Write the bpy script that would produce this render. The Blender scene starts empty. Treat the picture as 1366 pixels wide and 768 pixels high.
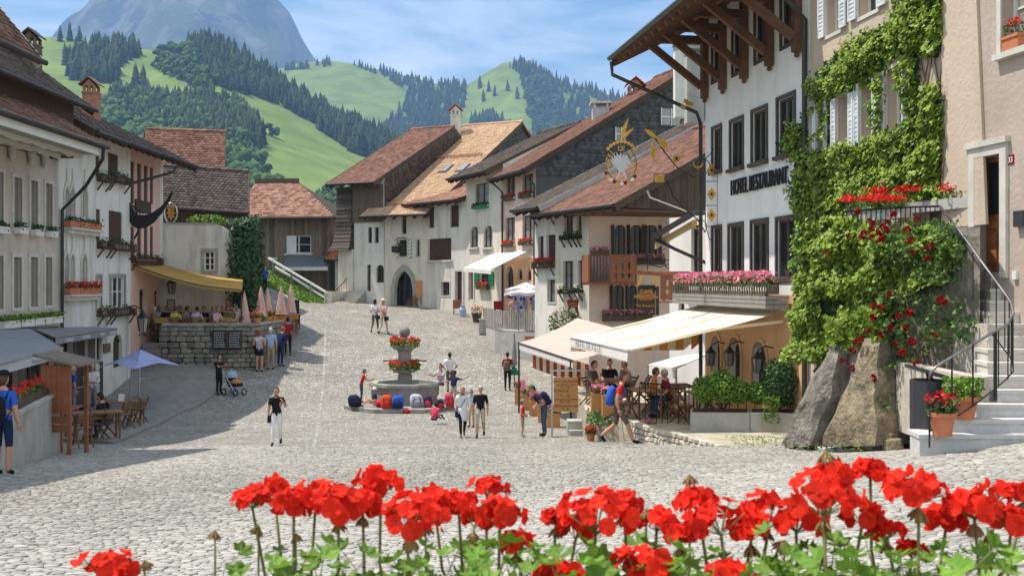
import bpy, bmesh, math, random
import numpy as np
from mathutils import Vector, Matrix
rad = math.radians
V = Vector
rnd = random.Random(11)
nrng = np.random.default_rng(5)
sc = bpy.context.scene
COL = sc.collection
# --------
F, CX, HY, CZ = 1400.0,683.0,378.0,4.8
cam = bpy.data.cameras.new("camera")
cam.sensor_width = 36.0
cam.lens = 36.0 * F / 1366.0
cam.shift_y = -(384.0 - HY) / 1366.0
cam.clip_start = 0.1
cam.clip_end = 30000
cam.dof.use_dof = True
cam.dof.focus_distance = 24.0
cam.dof.aperture_fstop = 10.0
cam_o = bpy.data.objects.new("camera", cam)
cam_o.location = (0,0, CZ)
cam_o.rotation_euler = (rad(90),0,0)
COL.objects.link(cam_o)
sc.camera = cam_o
SUN_AZ, SUN_EL = -74.0,63.0
to_sun = V((math.sin(rad(SUN_AZ)) * math.cos(rad(SUN_EL)), math.cos(rad(SUN_AZ)) * math.cos(rad(SUN_EL)), math.sin(rad(SUN_EL))))
world = bpy.data.worlds.new("World")
sc.world = world
world.use_nodes = True
wn, wl = world.node_tree.nodes, world.node_tree.links
wn.clear()
sky = wn.new("ShaderNodeTexSky")
sky.sky_type = 'NISHITA'
sky.sun_disc = False
sky.sun_elevation = rad(SUN_EL)
sky.sun_rotation = rad(SUN_AZ)
sky.altitude = 800
sky.air_density = 1.0
sky.dust_density = 0.6
sky.ozone_density = 1.0
tc = wn.new("ShaderNodeTexCoord")
mp = wn.new("ShaderNodeMapping")
mp.inputs["Scale"].default_value = (1.0,1.0,5.0)
mp.inputs["Rotation"].default_value = (0.0, rad(-7),0.0)
n1 = wn.new("ShaderNodeTexNoise")
n1.inputs["Scale"].default_value = 2.6
n1.inputs["Detail"].default_value = 7
n1.inputs["Roughness"].default_value = 0.62
n1.inputs["Distortion"].default_value = 0.35
cr = wn.new("ShaderNodeValToRGB")
cr.color_ramp.elements[0].position = 0.37
cr.color_ramp.elements[0].color = (0.0,0.0,0.0,1)
cr.color_ramp.elements[1].position = 0.64
cr.color_ramp.elements[1].color = (0.85,0.85,0.85,1)
mx = wn.new("ShaderNodeMix")
mx.data_type = 'RGBA'
mx.inputs["B"].default_value = (16.0,16.3,16.6,1)
bg = wn.new("ShaderNodeBackground")
bg.inputs["Strength"].default_value = 0.073
wo = wn.new("ShaderNodeOutputWorld")
wl.new(tc.outputs["Generated"], mp.inputs["Vector"])
wl.new(mp.outputs["Vector"], n1.inputs["Vector"])
wl.new(n1.outputs["Fac"], cr.inputs["Fac"])
wl.new(cr.outputs["Color"], mx.inputs["Factor"])
hs = wn.new("ShaderNodeHueSaturation"); hs.inputs["Hue"].default_value = 0.472; hs.inputs["Saturation"].default_value = 1.25; hs.inputs["Value"].default_value = 1.3
wl.new(sky.outputs["Color"], hs.inputs["Color"]); wl.new(hs.outputs["Color"], mx.inputs["A"])
wl.new(mx.outputs["Result"], bg.inputs["Color"])
wl.new(bg.outputs["Background"], wo.inputs["Surface"])
sun = bpy.data.lights.new("sun", 'SUN')
sun.energy = 5.0
sun.angle = rad(0.53)
sun.color = (1.0,0.93,0.82)
sun_o = bpy.data.objects.new("sun", sun)
sun_o.rotation_euler = to_sun.to_track_quat('Z', 'Y').to_euler()
sun_o.location = (-40,20,60)
COL.objects.link(sun_o)
sc.view_settings.view_transform = 'Standard'
sc.view_settings.look = 'None'
sc.view_settings.exposure = 0.75
sc.view_settings.gamma = 1.0
sc.view_settings.use_curve_mapping = False
sc.render.engine = 'CYCLES'
sc.cycles.use_denoising = True
sc.cycles.max_bounces = 6
sc.cycles.diffuse_bounces = 3
sc.cycles.volume_bounces = 0
sc.cycles.transparent_max_bounces = 8
# --------
def P(px, py, Y):
 return V(((px - CX) / F * Y, Y, CZ + (HY - py) / F * Y))
def XP(px, Y):
 return (px - CX) / F * Y
WORLD = {}
def thing(name, label, cat, loc=(0,0,0), group=None, kind=None):
 o = bpy.data.objects.new(name, None)
 o.empty_display_size = 0.2
 o.location = loc
 COL.objects.link(o)
 WORLD[o.name] = V(loc)
 tag(o, label, cat, group, kind)
 return o
def tag(o, label=None, cat=None, group=None, kind=None):
 if label: o["label"] = label
 if cat: o["category"] = cat
 if group: o["group"] = group
 if kind: o["kind"] = kind
 return o
def inst(name, mesh, loc, parent=None, rot=None, scale=None):  # an object with shared mesh data at a world position
 o = bpy.data.objects.new(name, mesh)
 base = WORLD[parent.name] if parent else V((0,0,0))
 o.location = V(loc) - base
 if rot is not None: o.rotation_euler = rot
 if scale is not None: o.scale = scale if hasattr(scale, '__len__') else (scale,) * 3
 o.parent = parent
 COL.objects.link(o)
 WORLD[o.name] = V(loc)
 return o
class MB:
 """collects faces in world space; build() links them as ONE mesh object"""
 def __init__(s):
  s.v, s.f, s.m, s.a = [], [], [], []
 def add(s, vs, fs, mi=0, a=0.5):
  k = len(s.v)
  s.v += [tuple(p) for p in vs]
  for f in fs:
   s.f.append([i + k for i in f]); s.m.append(mi); s.a.append(a)
  return s
 def quad(s, a, b, c, d, mi=0, at=0.5):
  return s.add([a, b, c, d], [[0,1,2,3]], mi, at)
 def poly(s, pts, mi=0, at=0.5):
  return s.add(pts, [list(range(len(pts)))], mi, at)
 def obox(s, o, ax, ay, az, mi=0, at=0.5):
  o, ax, ay, az = V(o), V(ax), V(ay), V(az)
  vs = [o, o + ax, o + ax + ay, o + ay, o + az, o + ax + az, o + ax + ay + az, o + ay + az]
  fs = [[0,3,2,1], [4,5,6,7], [0,1,5,4], [1,2,6,5], [2,3,7,6], [3,0,4,7]]
  if ax.cross(ay).dot(az) < 0: fs = [f[::-1] for f in fs]
  return s.add(vs, fs, mi, at)
 def box(s, x0, x1, y0, y1, z0, z1, mi=0, at=0.5):
  return s.obox((x0, y0, z0),(x1 - x0,0,0),(0, y1 - y0,0),(0,0, z1 - z0), mi, at)
 def bar(s, a, b, w, h=None, up=(0,0,1), mi=0, at=0.5):
  a, b = V(a), V(b); h = h or w
  d = b - a
  if d.length < 1e-6: return s
  d.normalize(); up = V(up)
  if abs(d.dot(up)) > 0.98: up = V((0,1,0)) if abs(d.y) < 0.9 else V((1,0,0))
  r = d.cross(up).normalized(); u = r.cross(d)
  return s.obox(a - r * w / 2 - u * h / 2, r * w, b - a, u * h, mi, at)
 def tube(s, pts, r, n=6, mi=0, at=0.5, caps=True):
  pts = [V(p) for p in pts]
  rr = r if hasattr(r, '__len__') else [r] * len(pts)
  k = len(s.v); prev = None
  for i, p in enumerate(pts):
   d = (pts[min(i + 1, len(pts) - 1)] - pts[max(i - 1,0)])
   d = d.normalized() if d.length > 1e-9 else V((0,0,1))
   if prev is None:
    x = d.orthogonal().normalized()
   else:
    x = (prev - d * prev.dot(d))
    x = x.normalized() if x.length > 1e-6 else d.orthogonal().normalized()
   prev = x; y = d.cross(x)
   for j in range(n):
    t = 2 * math.pi * j / n
    s.v.append(tuple(p + (x * math.cos(t) + y * math.sin(t)) * rr[i]))
  for i in range(len(pts) - 1):
   for j in range(n):
    a = k + i * n + j; b = k + i * n + (j + 1) % n
    s.f.append([a, b, b + n, a + n]); s.m.append(mi); s.a.append(at)
  if caps:
   s.f.append([k + j for j in range(n)][::-1]); s.m.append(mi); s.a.append(at)
   e = k + (len(pts) - 1) * n
   s.f.append([e + j for j in range(n)]); s.m.append(mi); s.a.append(at)
  return s
 def lathe(s, c, prof, n=16, mi=0, at=0.5, rot=0.0, sx=1, sy=1):
  c = V(c); k = len(s.v)
  for (r, z) in prof:
   for j in range(n):
    t = 2 * math.pi * j / n + rot
    s.v.append((c.x + r * math.cos(t) * sx, c.y + r * math.sin(t) * sy, c.z + z))
  for i in range(len(prof) - 1):
   for j in range(n):
    a = k + i * n + j; b = k + i * n + (j + 1) % n
    s.f.append([a, b, b + n, a + n]); s.m.append(mi); s.a.append(at)
  s.f.append([k + j for j in range(n)][::-1]); s.m.append(mi); s.a.append(at)
  e = k + (len(prof) - 1) * n
  s.f.append([e + j for j in range(n)]); s.m.append(mi); s.a.append(at)
  return s
 def prism(s, pts, off, mi=0, at=0.5):
  off = V(off); n = len(pts); pts = [V(p) for p in pts]
  fs = [list(range(n))[::-1], [n + i for i in range(n)]]
  for i in range(n):
   j = (i + 1) % n
   fs.append([i, j, n + j, n + i])
  nrm = V((0,0,0))
  for i in range(n):
   nrm += (pts[i] - pts[0]).cross(pts[(i + 1) % n] - pts[0])
  if nrm.dot(off) < 0: fs = [f[::-1] for f in fs]
  return s.add(list(pts) + [p + off for p in pts], fs, mi, at)
 def build(s, name, mats, parent=None, smooth=False, org=None, kind=None):
  me = bpy.data.meshes.new(name)
  if not isinstance(mats, (list, tuple)): mats = [mats]
  vs = np.array(s.v, dtype=np.float64).reshape(-1,3)
  if org is None:
   if parent: org = WORLD[parent.name]
   else: org = V((float(vs[:, 0].mean()), float(vs[:, 1].mean()), float(vs[:, 2].min())))
  org = V(org)
  me.from_pydata((vs - np.array(org)).tolist(), [], s.f)
  for m in mats: me.materials.append(m)
  me.polygons.foreach_set("material_index", np.array(s.m, dtype=np.int32))
  if len(set(s.a)) > 1 or s.a[:1] != [0.5]:
   at = me.attributes.new("var", 'FLOAT', 'FACE')
   at.data.foreach_set("value", np.array(s.a, dtype=np.float32))
  if smooth: me.polygons.foreach_set("use_smooth", np.ones(len(s.f), dtype=bool))
  me.update()
  o = bpy.data.objects.new(name, me)
  o.location = org - (WORLD[parent.name] if parent else V((0,0,0)))
  o.parent = parent
  COL.objects.link(o)
  WORLD[o.name] = org
  if kind: o["kind"] = kind
  return o
def np_mesh(name, verts, faces, mat, var=None, parent=None, kind=None, smooth=False, loop_n=None):
 """fast mesh from numpy arrays; faces all of one size"""
 me = bpy.data.meshes.new(name)
 verts = np.asarray(verts, dtype=np.float32); faces = np.asarray(faces, dtype=np.int32)
 nf, k = faces.shape
 me.vertices.add(len(verts)); me.vertices.foreach_set("co", verts.ravel())
 me.loops.add(nf * k); me.loops.foreach_set("vertex_index", faces.ravel())
 me.polygons.add(nf)
 me.polygons.foreach_set("loop_start", np.arange(0, nf * k, k, dtype=np.int32))
 me.polygons.foreach_set("loop_total", np.full(nf, k, dtype=np.int32))
 if smooth: me.polygons.foreach_set("use_smooth", np.ones(nf, dtype=bool))
 me.update(calc_edges=True)
 if var is not None:
  at = me.attributes.new("var", 'FLOAT', 'FACE')
  at.data.foreach_set("value", np.asarray(var, dtype=np.float32))
 for m in (mat if isinstance(mat, (list, tuple)) else [mat]): me.materials.append(m)
 o = bpy.data.objects.new(name, me)
 base = WORLD[parent.name] if parent else V((0,0,0))
 o.location = -base if parent else V((0,0,0))
 o.parent = parent
 COL.objects.link(o)
 WORLD[o.name] = V((0,0,0))
 if kind: o["kind"] = kind
 return o
# --------
MATS = {}
def M(name, col, col2=None, rough=0.85, var=0.18, scale=1.5, bump=0.25, bscale=30.0, bdist=0.01, metal=0.0, attr=False, rndm=0.0,
      spec=0.3, stretch=None, stain=0.0, trans=0.0, sss=0.0):
 """procedural surface: noise between two tones, optional per-piece attribute, per-object variation, stains and fine relief"""
 if name in MATS: return MATS[name]
 m = bpy.data.materials.new(name); m.use_nodes = True
 nt = m.node_tree; N, L = nt.nodes, nt.links
 b = N["Principled BSDF"]
 c1 = V(col); c2 = V(col2) if col2 else c1 * (1 + var)
 c0 = c1 * (1 - var) if not col2 else c1
 geo = N.new("ShaderNodeNewGeometry")
 vec = geo.outputs["Position"]
 if stretch:
  mpn = N.new("ShaderNodeMapping"); mpn.inputs["Scale"].default_value = stretch
  L.new(vec, mpn.inputs["Vector"]); vec = mpn.outputs["Vector"]
 nz = N.new("ShaderNodeTexNoise"); nz.inputs["Scale"].default_value = scale; nz.inputs["Detail"].default_value = 6; nz.inputs["Roughness"].default_value = 0.62
 L.new(vec, nz.inputs["Vector"])
 mr = N.new("ShaderNodeMapRange"); mr.inputs[1].default_value = 0.3; mr.inputs[2].default_value = 0.7
 L.new(nz.outputs["Fac"], mr.inputs[0])
 mix = N.new("ShaderNodeMix"); mix.data_type = 'RGBA'
 mix.inputs["A"].default_value = (*c0,1); mix.inputs["B"].default_value = (*c2,1)
 if attr:
  at = N.new("ShaderNodeAttribute"); at.attribute_name = "var"
  ad = N.new("ShaderNodeMath"); ad.operation = 'MULTIPLY_ADD'; ad.inputs[1].default_value = 0.3
  L.new(mr.outputs[0], ad.inputs[0]);
  sb = N.new("ShaderNodeMath"); sb.operation = 'MULTIPLY_ADD'; sb.inputs[1].default_value = 0.85; sb.inputs[2].default_value = -0.08
  L.new(at.outputs["Fac"], sb.inputs[0]); L.new(sb.outputs[0], ad.inputs[2])
  L.new(ad.outputs[0], mix.inputs["Factor"])
 else:
  L.new(mr.outputs[0], mix.inputs["Factor"])
 out = mix.outputs["Result"]
 if stain > 0:
  mp2 = N.new("ShaderNodeMapping"); mp2.inputs["Scale"].default_value = (1.6,1.6,0.28)
  L.new(geo.outputs["Position"], mp2.inputs["Vector"])
  n2 = N.new("ShaderNodeTexNoise"); n2.inputs["Scale"].default_value = 1.1; n2.inputs["Detail"].default_value = 8; n2.inputs["Roughness"].default_value = 0.68
  L.new(mp2.outputs["Vector"], n2.inputs["Vector"])
  m2 = N.new("ShaderNodeMapRange"); m2.inputs[1].default_value = 0.48; m2.inputs[2].default_value = 0.72; m2.inputs[4].default_value = stain
  L.new(n2.outputs["Fac"], m2.inputs[0])
  x2 = N.new("ShaderNodeMix"); x2.data_type = 'RGBA'; x2.inputs["B"].default_value = (c1[0] * 0.5, c1[1] * 0.47, c1[2] * 0.42,1)
  L.new(m2.outputs[0], x2.inputs["Factor"]); L.new(out, x2.inputs["A"]); out = x2.outputs["Result"]
 if rndm > 0:
  oi = N.new("ShaderNodeObjectInfo")
  m3 = N.new("ShaderNodeMapRange"); m3.inputs[3].default_value = 1 - rndm; m3.inputs[4].default_value = 1 + rndm
  L.new(oi.outputs["Random"], m3.inputs[0])
  vm = N.new("ShaderNodeVectorMath"); vm.operation = 'SCALE'
  L.new(out, vm.inputs[0]); L.new(m3.outputs[0], vm.inputs["Scale"]); out = vm.outputs["Vector"]
 L.new(out, b.inputs["Base Color"])
 b.inputs["Roughness"].default_value = rough
 b.inputs["Metallic"].default_value = metal
 b.inputs["Specular IOR Level"].default_value = spec
 if trans > 0:
  tr = N.new("ShaderNodeBsdfTranslucent"); ms = N.new("ShaderNodeMixShader"); ms.inputs[0].default_value = trans
  L.new(out, tr.inputs["Color"]); L.new(b.outputs[0], ms.inputs[1]); L.new(tr.outputs[0], ms.inputs[2])
  L.new(ms.outputs[0], N["Material Output"].inputs["Surface"])
 if bump > 0:
  n3 = N.new("ShaderNodeTexNoise"); n3.inputs["Scale"].default_value = bscale; n3.inputs["Detail"].default_value = 5
  L.new(vec, n3.inputs["Vector"])
  bp = N.new("ShaderNodeBump"); bp.inputs["Strength"].default_value = bump; bp.inputs["Distance"].default_value = bdist
  L.new(n3.outputs["Fac"], bp.inputs["Height"]); L.new(bp.outputs[0], b.inputs["Normal"])
 MATS[name] = m
 return m
def plaster(name, col, stain=0.35, bump=0.35, bscale=22):
 return M(name, col, var=0.07, scale=0.8, rough=0.92, bump=bump, bscale=bscale, bdist=0.012, stain=stain, spec=0.15)
W_WHITE = plaster("white_plaster", (0.68,0.66,0.61),0.75)
W_HOTEL = plaster("hotel_plaster", (0.78,0.77,0.75),0.22)
W_BEIGE = plaster("beige_stucco", (0.54,0.48,0.40),0.55)
W_CREAM = plaster("cream_plaster", (0.66,0.61,0.52),0.6)
W_OLD = plaster("old_lime_plaster", (0.66,0.62,0.55),0.75,0.6,9)
W_PINK = plaster("pink_plaster", (0.68,0.52,0.43),0.25)
W_ROSE = plaster("rose_plaster", (0.70,0.47,0.40),0.3)
W_ORANGE = plaster("orange_plaster", (0.62,0.37,0.20),0.25)
W_ROUGH = plaster("roughcast_plaster", (0.44,0.355,0.305),0.3,1.0,12)
W_ROUGH2 = plaster("pale_roughcast", (0.52,0.42,0.335),0.2,1.0,12)  # ivy house colour; also stands in for sunlight on the neighbour's wall
STONE = M("grey_stone", (0.36,0.35,0.32), var=0.25, scale=3, bump=0.5, bscale=18, stain=0.4)
STONE_L = M("light_stone", (0.56,0.53,0.48), var=0.12, scale=3, bump=0.3, bscale=25, stain=0.25)
ROCK = M("wall_stone", (0.13,0.12,0.10),(0.32,0.295,0.25), scale=2.2, bump=0.8, bscale=9, bdist=0.03, rndm=0.3, stain=0.3)
ROCK_L = M("pale_wall_stone", (0.42,0.37,0.30),(0.66,0.60,0.51), scale=3, bump=0.7, bscale=12, bdist=0.02, rndm=0.2)
MORTAR = M("mortar", (0.25,0.235,0.21), var=0.25, scale=5, bump=0.6, bscale=20)
CONC = M("concrete", (0.42,0.41,0.38), var=0.15, scale=2, bump=0.3, bscale=30, stain=0.5)
CONC_D = M("dark_concrete", (0.23,0.22,0.20), var=0.2, scale=3, bump=0.4, bscale=20, stain=0.4)
GRANITE = M("pale_granite", (0.52,0.51,0.50), var=0.12, scale=9, bump=0.2, bscale=80, stain=0.15)
WOOD_D = M("dark_wood", (0.055,0.036,0.024),(0.11,0.075,0.05), scale=3, stretch=(9,9,0.8), bump=0.4, bscale=6, rndm=0.25)
WOOD_H = M("soffit_wood", (0.095,0.045,0.026),(0.17,0.085,0.05), scale=3, bump=0.3, bscale=10, rndm=0.15)
WOOD_B = M("brown_shutter_paint", (0.075,0.042,0.028), var=0.25, scale=4, bump=0.2, rough=0.6, rndm=0.2)
WOOD_G = M("weathered_planks", (0.115,0.085,0.065),(0.24,0.185,0.145), scale=2.2, stretch=(7,7,0.6), bump=0.5, bscale=6, rndm=0.3)
WOOD_S = M("silver_wood", (0.24,0.225,0.20),(0.38,0.36,0.33), scale=3, stretch=(7,7,0.8), bump=0.4, bscale=6, rndm=0.2)
WOOD_T = M("teak_wood", (0.15,0.075,0.035),(0.27,0.145,0.07), scale=6, bump=0.2, rough=0.55, rndm=0.2)
WOOD_R = M("red_brown_wood", (0.22,0.075,0.035),(0.34,0.13,0.06), scale=4, stretch=(1,1,5), bump=0.2, rough=0.55, rndm=0.1)
WOOD_O = M("oak_door_wood", (0.25,0.09,0.035),(0.40,0.16,0.06), scale=5, stretch=(5,5,1), bump=0.2, rough=0.45)
FRAME_D = M("dark_window_frame", (0.075,0.058,0.048), var=0.2, bump=0.1, rough=0.6)
FRAME_W = M("white_frame_paint", (0.70,0.69,0.66), var=0.08, bump=0.1, rough=0.5)
GREY_PAINT = M("grey_shutter_paint", (0.30,0.285,0.25), var=0.15, bump=0.15, rough=0.65, rndm=0.1)
SHUT_W = M("white_shutter_paint", (0.64,0.65,0.68), var=0.1, bump=0.15, rough=0.6, rndm=0.08)
SHUT_GREEN = M("green_shutter_paint", (0.008,0.19,0.085), var=0.15, bump=0.1, rough=0.5)
IRON = M("black_iron", (0.018,0.017,0.018), var=0.3, bump=0.1, rough=0.45, metal=0.3, spec=0.5)
GUTTER = M("weathered_copper_pipe", (0.055,0.05,0.046), var=0.3, bump=0.15, rough=0.5, metal=0.5)
GUTTER_G = M("grey_green_gutter", (0.10,0.115,0.10), var=0.25, bump=0.1, rough=0.45, metal=0.5)
WORN = M("worn_iron", (0.20,0.20,0.21), var=0.35, scale=4, bump=0.1, rough=0.35, metal=0.8)
STEEL = M("galvanised_steel", (0.45,0.46,0.47), var=0.12, bump=0.05, rough=0.35, metal=0.85)
GOLD = M("gilt_metal", (0.78,0.44,0.07), var=0.25, scale=20, bump=0.2, rough=0.32, metal=0.75, spec=0.6)
SILVER = M("silver_paint", (0.62,0.63,0.65), var=0.15, scale=15, bump=0.1, rough=0.4, metal=0.3)
GLASS = M("window_glass", (0.022,0.025,0.028), var=0.5, scale=0.6, rough=0.06, bump=0.03, bscale=1.5, spec=0.6)
GLASS_C = M("curtained_glass", (0.16,0.155,0.145),(0.36,0.35,0.33), scale=2.0, stretch=(6,6,0.7), rough=0.12, bump=0.03, bscale=1.5, spec=0.6)
GREY_BLIND = M("closed_shutter_panel", (0.21,0.20,0.17), var=0.12, scale=2, bump=0.2, rough=0.7)
TILE_R = M("red_clay_tiles", (0.12,0.056,0.041),(0.31,0.155,0.108), scale=6, attr=True, bump=0.3, bscale=40)
TILE_B = M("brown_clay_tiles", (0.10,0.055,0.04),(0.30,0.165,0.115), scale=6, attr=True, bump=0.3, bscale=40)
TILE_D = M("dark_tiles", (0.045,0.038,0.034),(0.15,0.115,0.095), scale=6, attr=True, bump=0.3, bscale=40)
TILE_O = M("new_orange_tiles", (0.43,0.26,0.15),(0.60,0.40,0.26), scale=6, attr=True, bump=0.2, bscale=40)
TILE_P = M("pink_speckled_tiles", (0.20,0.08,0.058),(0.50,0.28,0.20), scale=6, attr=True, bump=0.3, bscale=40)
TILE_BR = M("bright_red_tiles", (0.42,0.10,0.04),(0.62,0.20,0.09), scale=6, attr=True, bump=0.2, bscale=40)
SLATE = M("slate_shingles", (0.055,0.055,0.062),(0.14,0.14,0.15), scale=5, attr=True, bump=0.3, bscale=30)
BRICK = M("chimney_brick", (0.30,0.13,0.075),(0.44,0.22,0.14), scale=9, bump=0.4, bscale=25)
CANVAS_W = M("cream_canvas", (0.80,0.75,0.62), var=0.05, bump=0.1, rough=0.9, trans=0.25)
CANVAS_P = M("faded_pink_canvas", (0.66,0.48,0.42), var=0.06, scale=2, bump=0.1, rough=0.9, trans=0.2)
CANVAS_WH = M("white_canvas", (0.80,0.79,0.77), var=0.05, bump=0.1, rough=0.9, trans=0.25)
CANVAS_G = M("grey_canvas", (0.24,0.24,0.25), var=0.08, bump=0.1, rough=0.9)
CANVAS_BG = M("blue_grey_canvas", (0.34,0.36,0.39), var=0.06, bump=0.1, rough=0.9, trans=0.1)
CANVAS_Y = M("ochre_canvas", (0.60,0.38,0.10), var=0.1, bump=0.15, rough=0.9, trans=0.3)
CANVAS_L = M("lilac_white_canvas", (0.74,0.69,0.80), var=0.05, bump=0.1, rough=0.9, trans=0.25)
CANVAS_B = M("pale_blue_canvas", (0.42,0.47,0.78), var=0.06, bump=0.1, rough=0.9, trans=0.2)
RED_STRIPE = M("dark_red_stripe", (0.28,0.05,0.04), var=0.1, bump=0.1)
ORANGE_STRIPE = M("orange_stripe", (0.60,0.27,0.06), var=0.1, bump=0.1)
CREAM_STRIPE = M("cream_stripe", (0.78,0.66,0.44), var=0.06, bump=0.1)
BLACK = M("black_print", (0.02,0.02,0.022), var=0.1, bump=0, rough=0.6)
WHITE_P = M("white_print", (0.80,0.80,0.78), var=0.04, bump=0, rough=0.6)
RED_P = M("red_sign_paint", (0.20,0.012,0.016), var=0.15, bump=0.05, rough=0.45)
TERRA = M("terracotta", (0.48,0.17,0.085), var=0.12, scale=5, bump=0.2, bscale=40, rough=0.8)
ORANGE_BOARD = M("menu_board_wood", (0.46,0.21,0.07),(0.60,0.30,0.12), scale=4, stretch=(1,1,6), bump=0.15, rough=0.6)
SLATE_BOARD = M("chalk_board", (0.018,0.02,0.022), var=0.3, bump=0.1, rough=0.7)
SOIL = M("potting_soil", (0.05,0.035,0.025), var=0.3, bump=0.8)
BIN = M("anthracite_enamel", (0.035,0.038,0.042), var=0.1, bump=0.03, rough=0.4, spec=0.5)
LEAF_IVY = M("ivy_leaves", (0.06,0.13,0.012),(0.35,0.46,0.05), scale=0.8, attr=True, bump=0, rough=0.5, trans=0.28)
LEAF_GER = M("geranium_leaf", (0.08,0.19,0.018),(0.22,0.37,0.05), scale=30, rndm=0.25, bump=0.2, bscale=120, bdist=0.002, rough=0.6, trans=0.3)
LEAF_BOX = M("box_leaves", (0.05,0.13,0.012),(0.25,0.41,0.05), scale=2, attr=True, bump=0, rough=0.55, trans=0.25)
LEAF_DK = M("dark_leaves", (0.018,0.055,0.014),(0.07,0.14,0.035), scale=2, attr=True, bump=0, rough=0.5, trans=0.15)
LEAF_ROSE = M("rose_leaves", (0.035,0.085,0.018),(0.15,0.24,0.06), scale=2, attr=True, bump=0, rough=0.5, trans=0.2)
PETAL_R = M("red_petal", (0.66,0.014,0.008),(0.88,0.045,0.02), scale=20, rndm=0.22, bump=0.15, bscale=90, bdist=0.002, rough=0.75, trans=0.35, spec=0.15)
PETAL_S = M("scarlet_blossom", (0.55,0.012,0.008),(0.85,0.05,0.03), scale=8, attr=True, bump=0, rough=0.7, trans=0.25)
PETAL_ROSE = M("crimson_rose", (0.30,0.006,0.010),(0.55,0.015,0.02), scale=8, attr=True, bump=0, rough=0.6, trans=0.15)
PETAL_P = M("pink_blossom", (0.70,0.10,0.22),(0.90,0.42,0.50), scale=8, attr=True, bump=0, rough=0.7, trans=0.25)
PETAL_Y = M("orange_blossom", (0.75,0.14,0.02),(0.85,0.34,0.04), scale=8, attr=True, bump=0, rough=0.7, trans=0.25)
STEM = M("green_stem", (0.10,0.13,0.035),(0.24,0.22,0.08), scale=20, bump=0.1, rough=0.6)
STEM_B = M("brown_stem", (0.12,0.075,0.04), var=0.3, bump=0.4)
BUD = M("withered_bud", (0.17,0.075,0.04),(0.30,0.22,0.08), scale=40, bump=0.3, bscale=100, bdist=0.002)
# --------
class Fac:
 """a vertical wall plane through two plan points; maps photo pixels to (distance along, height)"""
 def __init__(s, A, B):
  s.A = V((A[0], A[1], 0)); s.B = V((B[0], B[1], 0))
  d = s.B - s.A; s.L = d.length; s.u = d / s.L
  n = V((s.u.y, -s.u.x, 0))
  if n.dot(-(s.A + s.B) / 2) < 0: n = -n
  s.n = n
 def t(s, px):
  k = (px - CX) / F
  return (k * s.A.y - s.A.x) / (s.u.x - k * s.u.y)
 def z(s, px, py):
  Y = s.A.y + s.u.y * s.t(px)
  return CZ + (HY - py) / F * Y
 def pt(s, t, z, o=0.0):
  p = s.A + s.u * t + s.n * o
  return V((p.x, p.y, z))
 def rect(s, px0, px1, py0, py1):
  a, b = s.t(px0), s.t(px1); pm = (px0 + px1) / 2
  return (min(a, b), max(a, b), s.z(pm, py1), s.z(pm, py0))
 def box(s, mb, t0, t1, z0, z1, o0, o1, mi=0, at=0.5):
  return mb.obox(s.pt(t0, z0, o0), s.u * (t1 - t0), s.n * (o1 - o0), V((0,0, z1 - z0)), mi, at)
def holed_wall(mb, fac, t0, t1, z0, z1, holes, depth=0.22, mi=0):
 """wall sheet with real openings and their reveals"""
 hs = [(max(a, t0), min(b, t1), max(c, z0), min(d, z1)) for a, b, c, d in holes if b > t0 and a < t1 and c < z1 and d > z0]
 ts = sorted(set([t0, t1] + [h[0] for h in hs] + [h[1] for h in hs]))
 zs = sorted(set([z0, z1] + [h[2] for h in hs] + [h[3] for h in hs]))
 for i in range(len(ts) - 1):
  for j in range(len(zs) - 1):
   a, b, c, d = ts[i], ts[i + 1], zs[j], zs[j + 1]
   if b - a < 1e-5 or d - c < 1e-5: continue
   m, q = (a + b) / 2,(c + d) / 2
   if any(h[0] < m < h[1] and h[2] < q < h[3] for h in hs): continue
   mb.quad(fac.pt(a, c), fac.pt(b, c), fac.pt(b, d), fac.pt(a, d), mi)
 for a, b, c, d in hs:
  f, k = fac.pt, -depth
  mb.quad(f(a, c), f(a, d), f(a, d, k), f(a, c, k), mi)
  mb.quad(f(b, c), f(b, c, k), f(b, d, k), f(b, d), mi)
  mb.quad(f(a, d), f(b, d), f(b, d, k), f(a, d, k), mi)
  mb.quad(f(a, c), f(a, c, k), f(b, c, k), f(b, c), mi)
def arch_top(fac, t0, t1, zs, zt, kind, n=8):
 """points of an arched head from left spring to right spring"""
 out = []
 m, w = (t0 + t1) / 2,(t1 - t0) / 2
 for i in range(n + 1):
  x = -1 + 2 * i / n
  if kind == 'round': y = math.sqrt(max(0,1 - x * x))
  elif kind == 'pointed':
   y = math.sqrt(max(0,1 - ((abs(x) + 0.6) / 1.6) ** 2)) / math.sqrt(1 - (0.6 / 1.6) ** 2)
  elif kind == 'ogee':
   a = abs(x); y = (1 - a) ** 2 * 0.45 + math.sqrt(max(0,1 - a * a)) * 0.55
  else: y = 0.35 * 0 + math.cos(x * math.pi / 2)
  out.append((m + x * w, zs + (zt - zs) * y))
 return out
def spandrels(mb, fac, t0, t1, zs, zt, kind, mi=0, depth=0.22, o=0.0):
 """fills the corners of a square opening above an arched head"""
 pts = arch_top(fac, t0, t1, zs, zt, kind, 10)
 for (a, za),(b, zb) in zip(pts[:-1], pts[1:]):
  if max(za, zb) >= zt - 1e-4 and min(za, zb) >= zt - 1e-4: continue
  mb.add([fac.pt(a, za, o), fac.pt(b, zb, o), fac.pt(b, zt + 1e-3, o), fac.pt(a, zt + 1e-3, o)], [[0,1,2,3]], mi)
  mb.add([fac.pt(a, za, o), fac.pt(a, za, -depth), fac.pt(b, zb, -depth), fac.pt(b, zb, o)], [[0,1,2,3]], mi)
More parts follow.
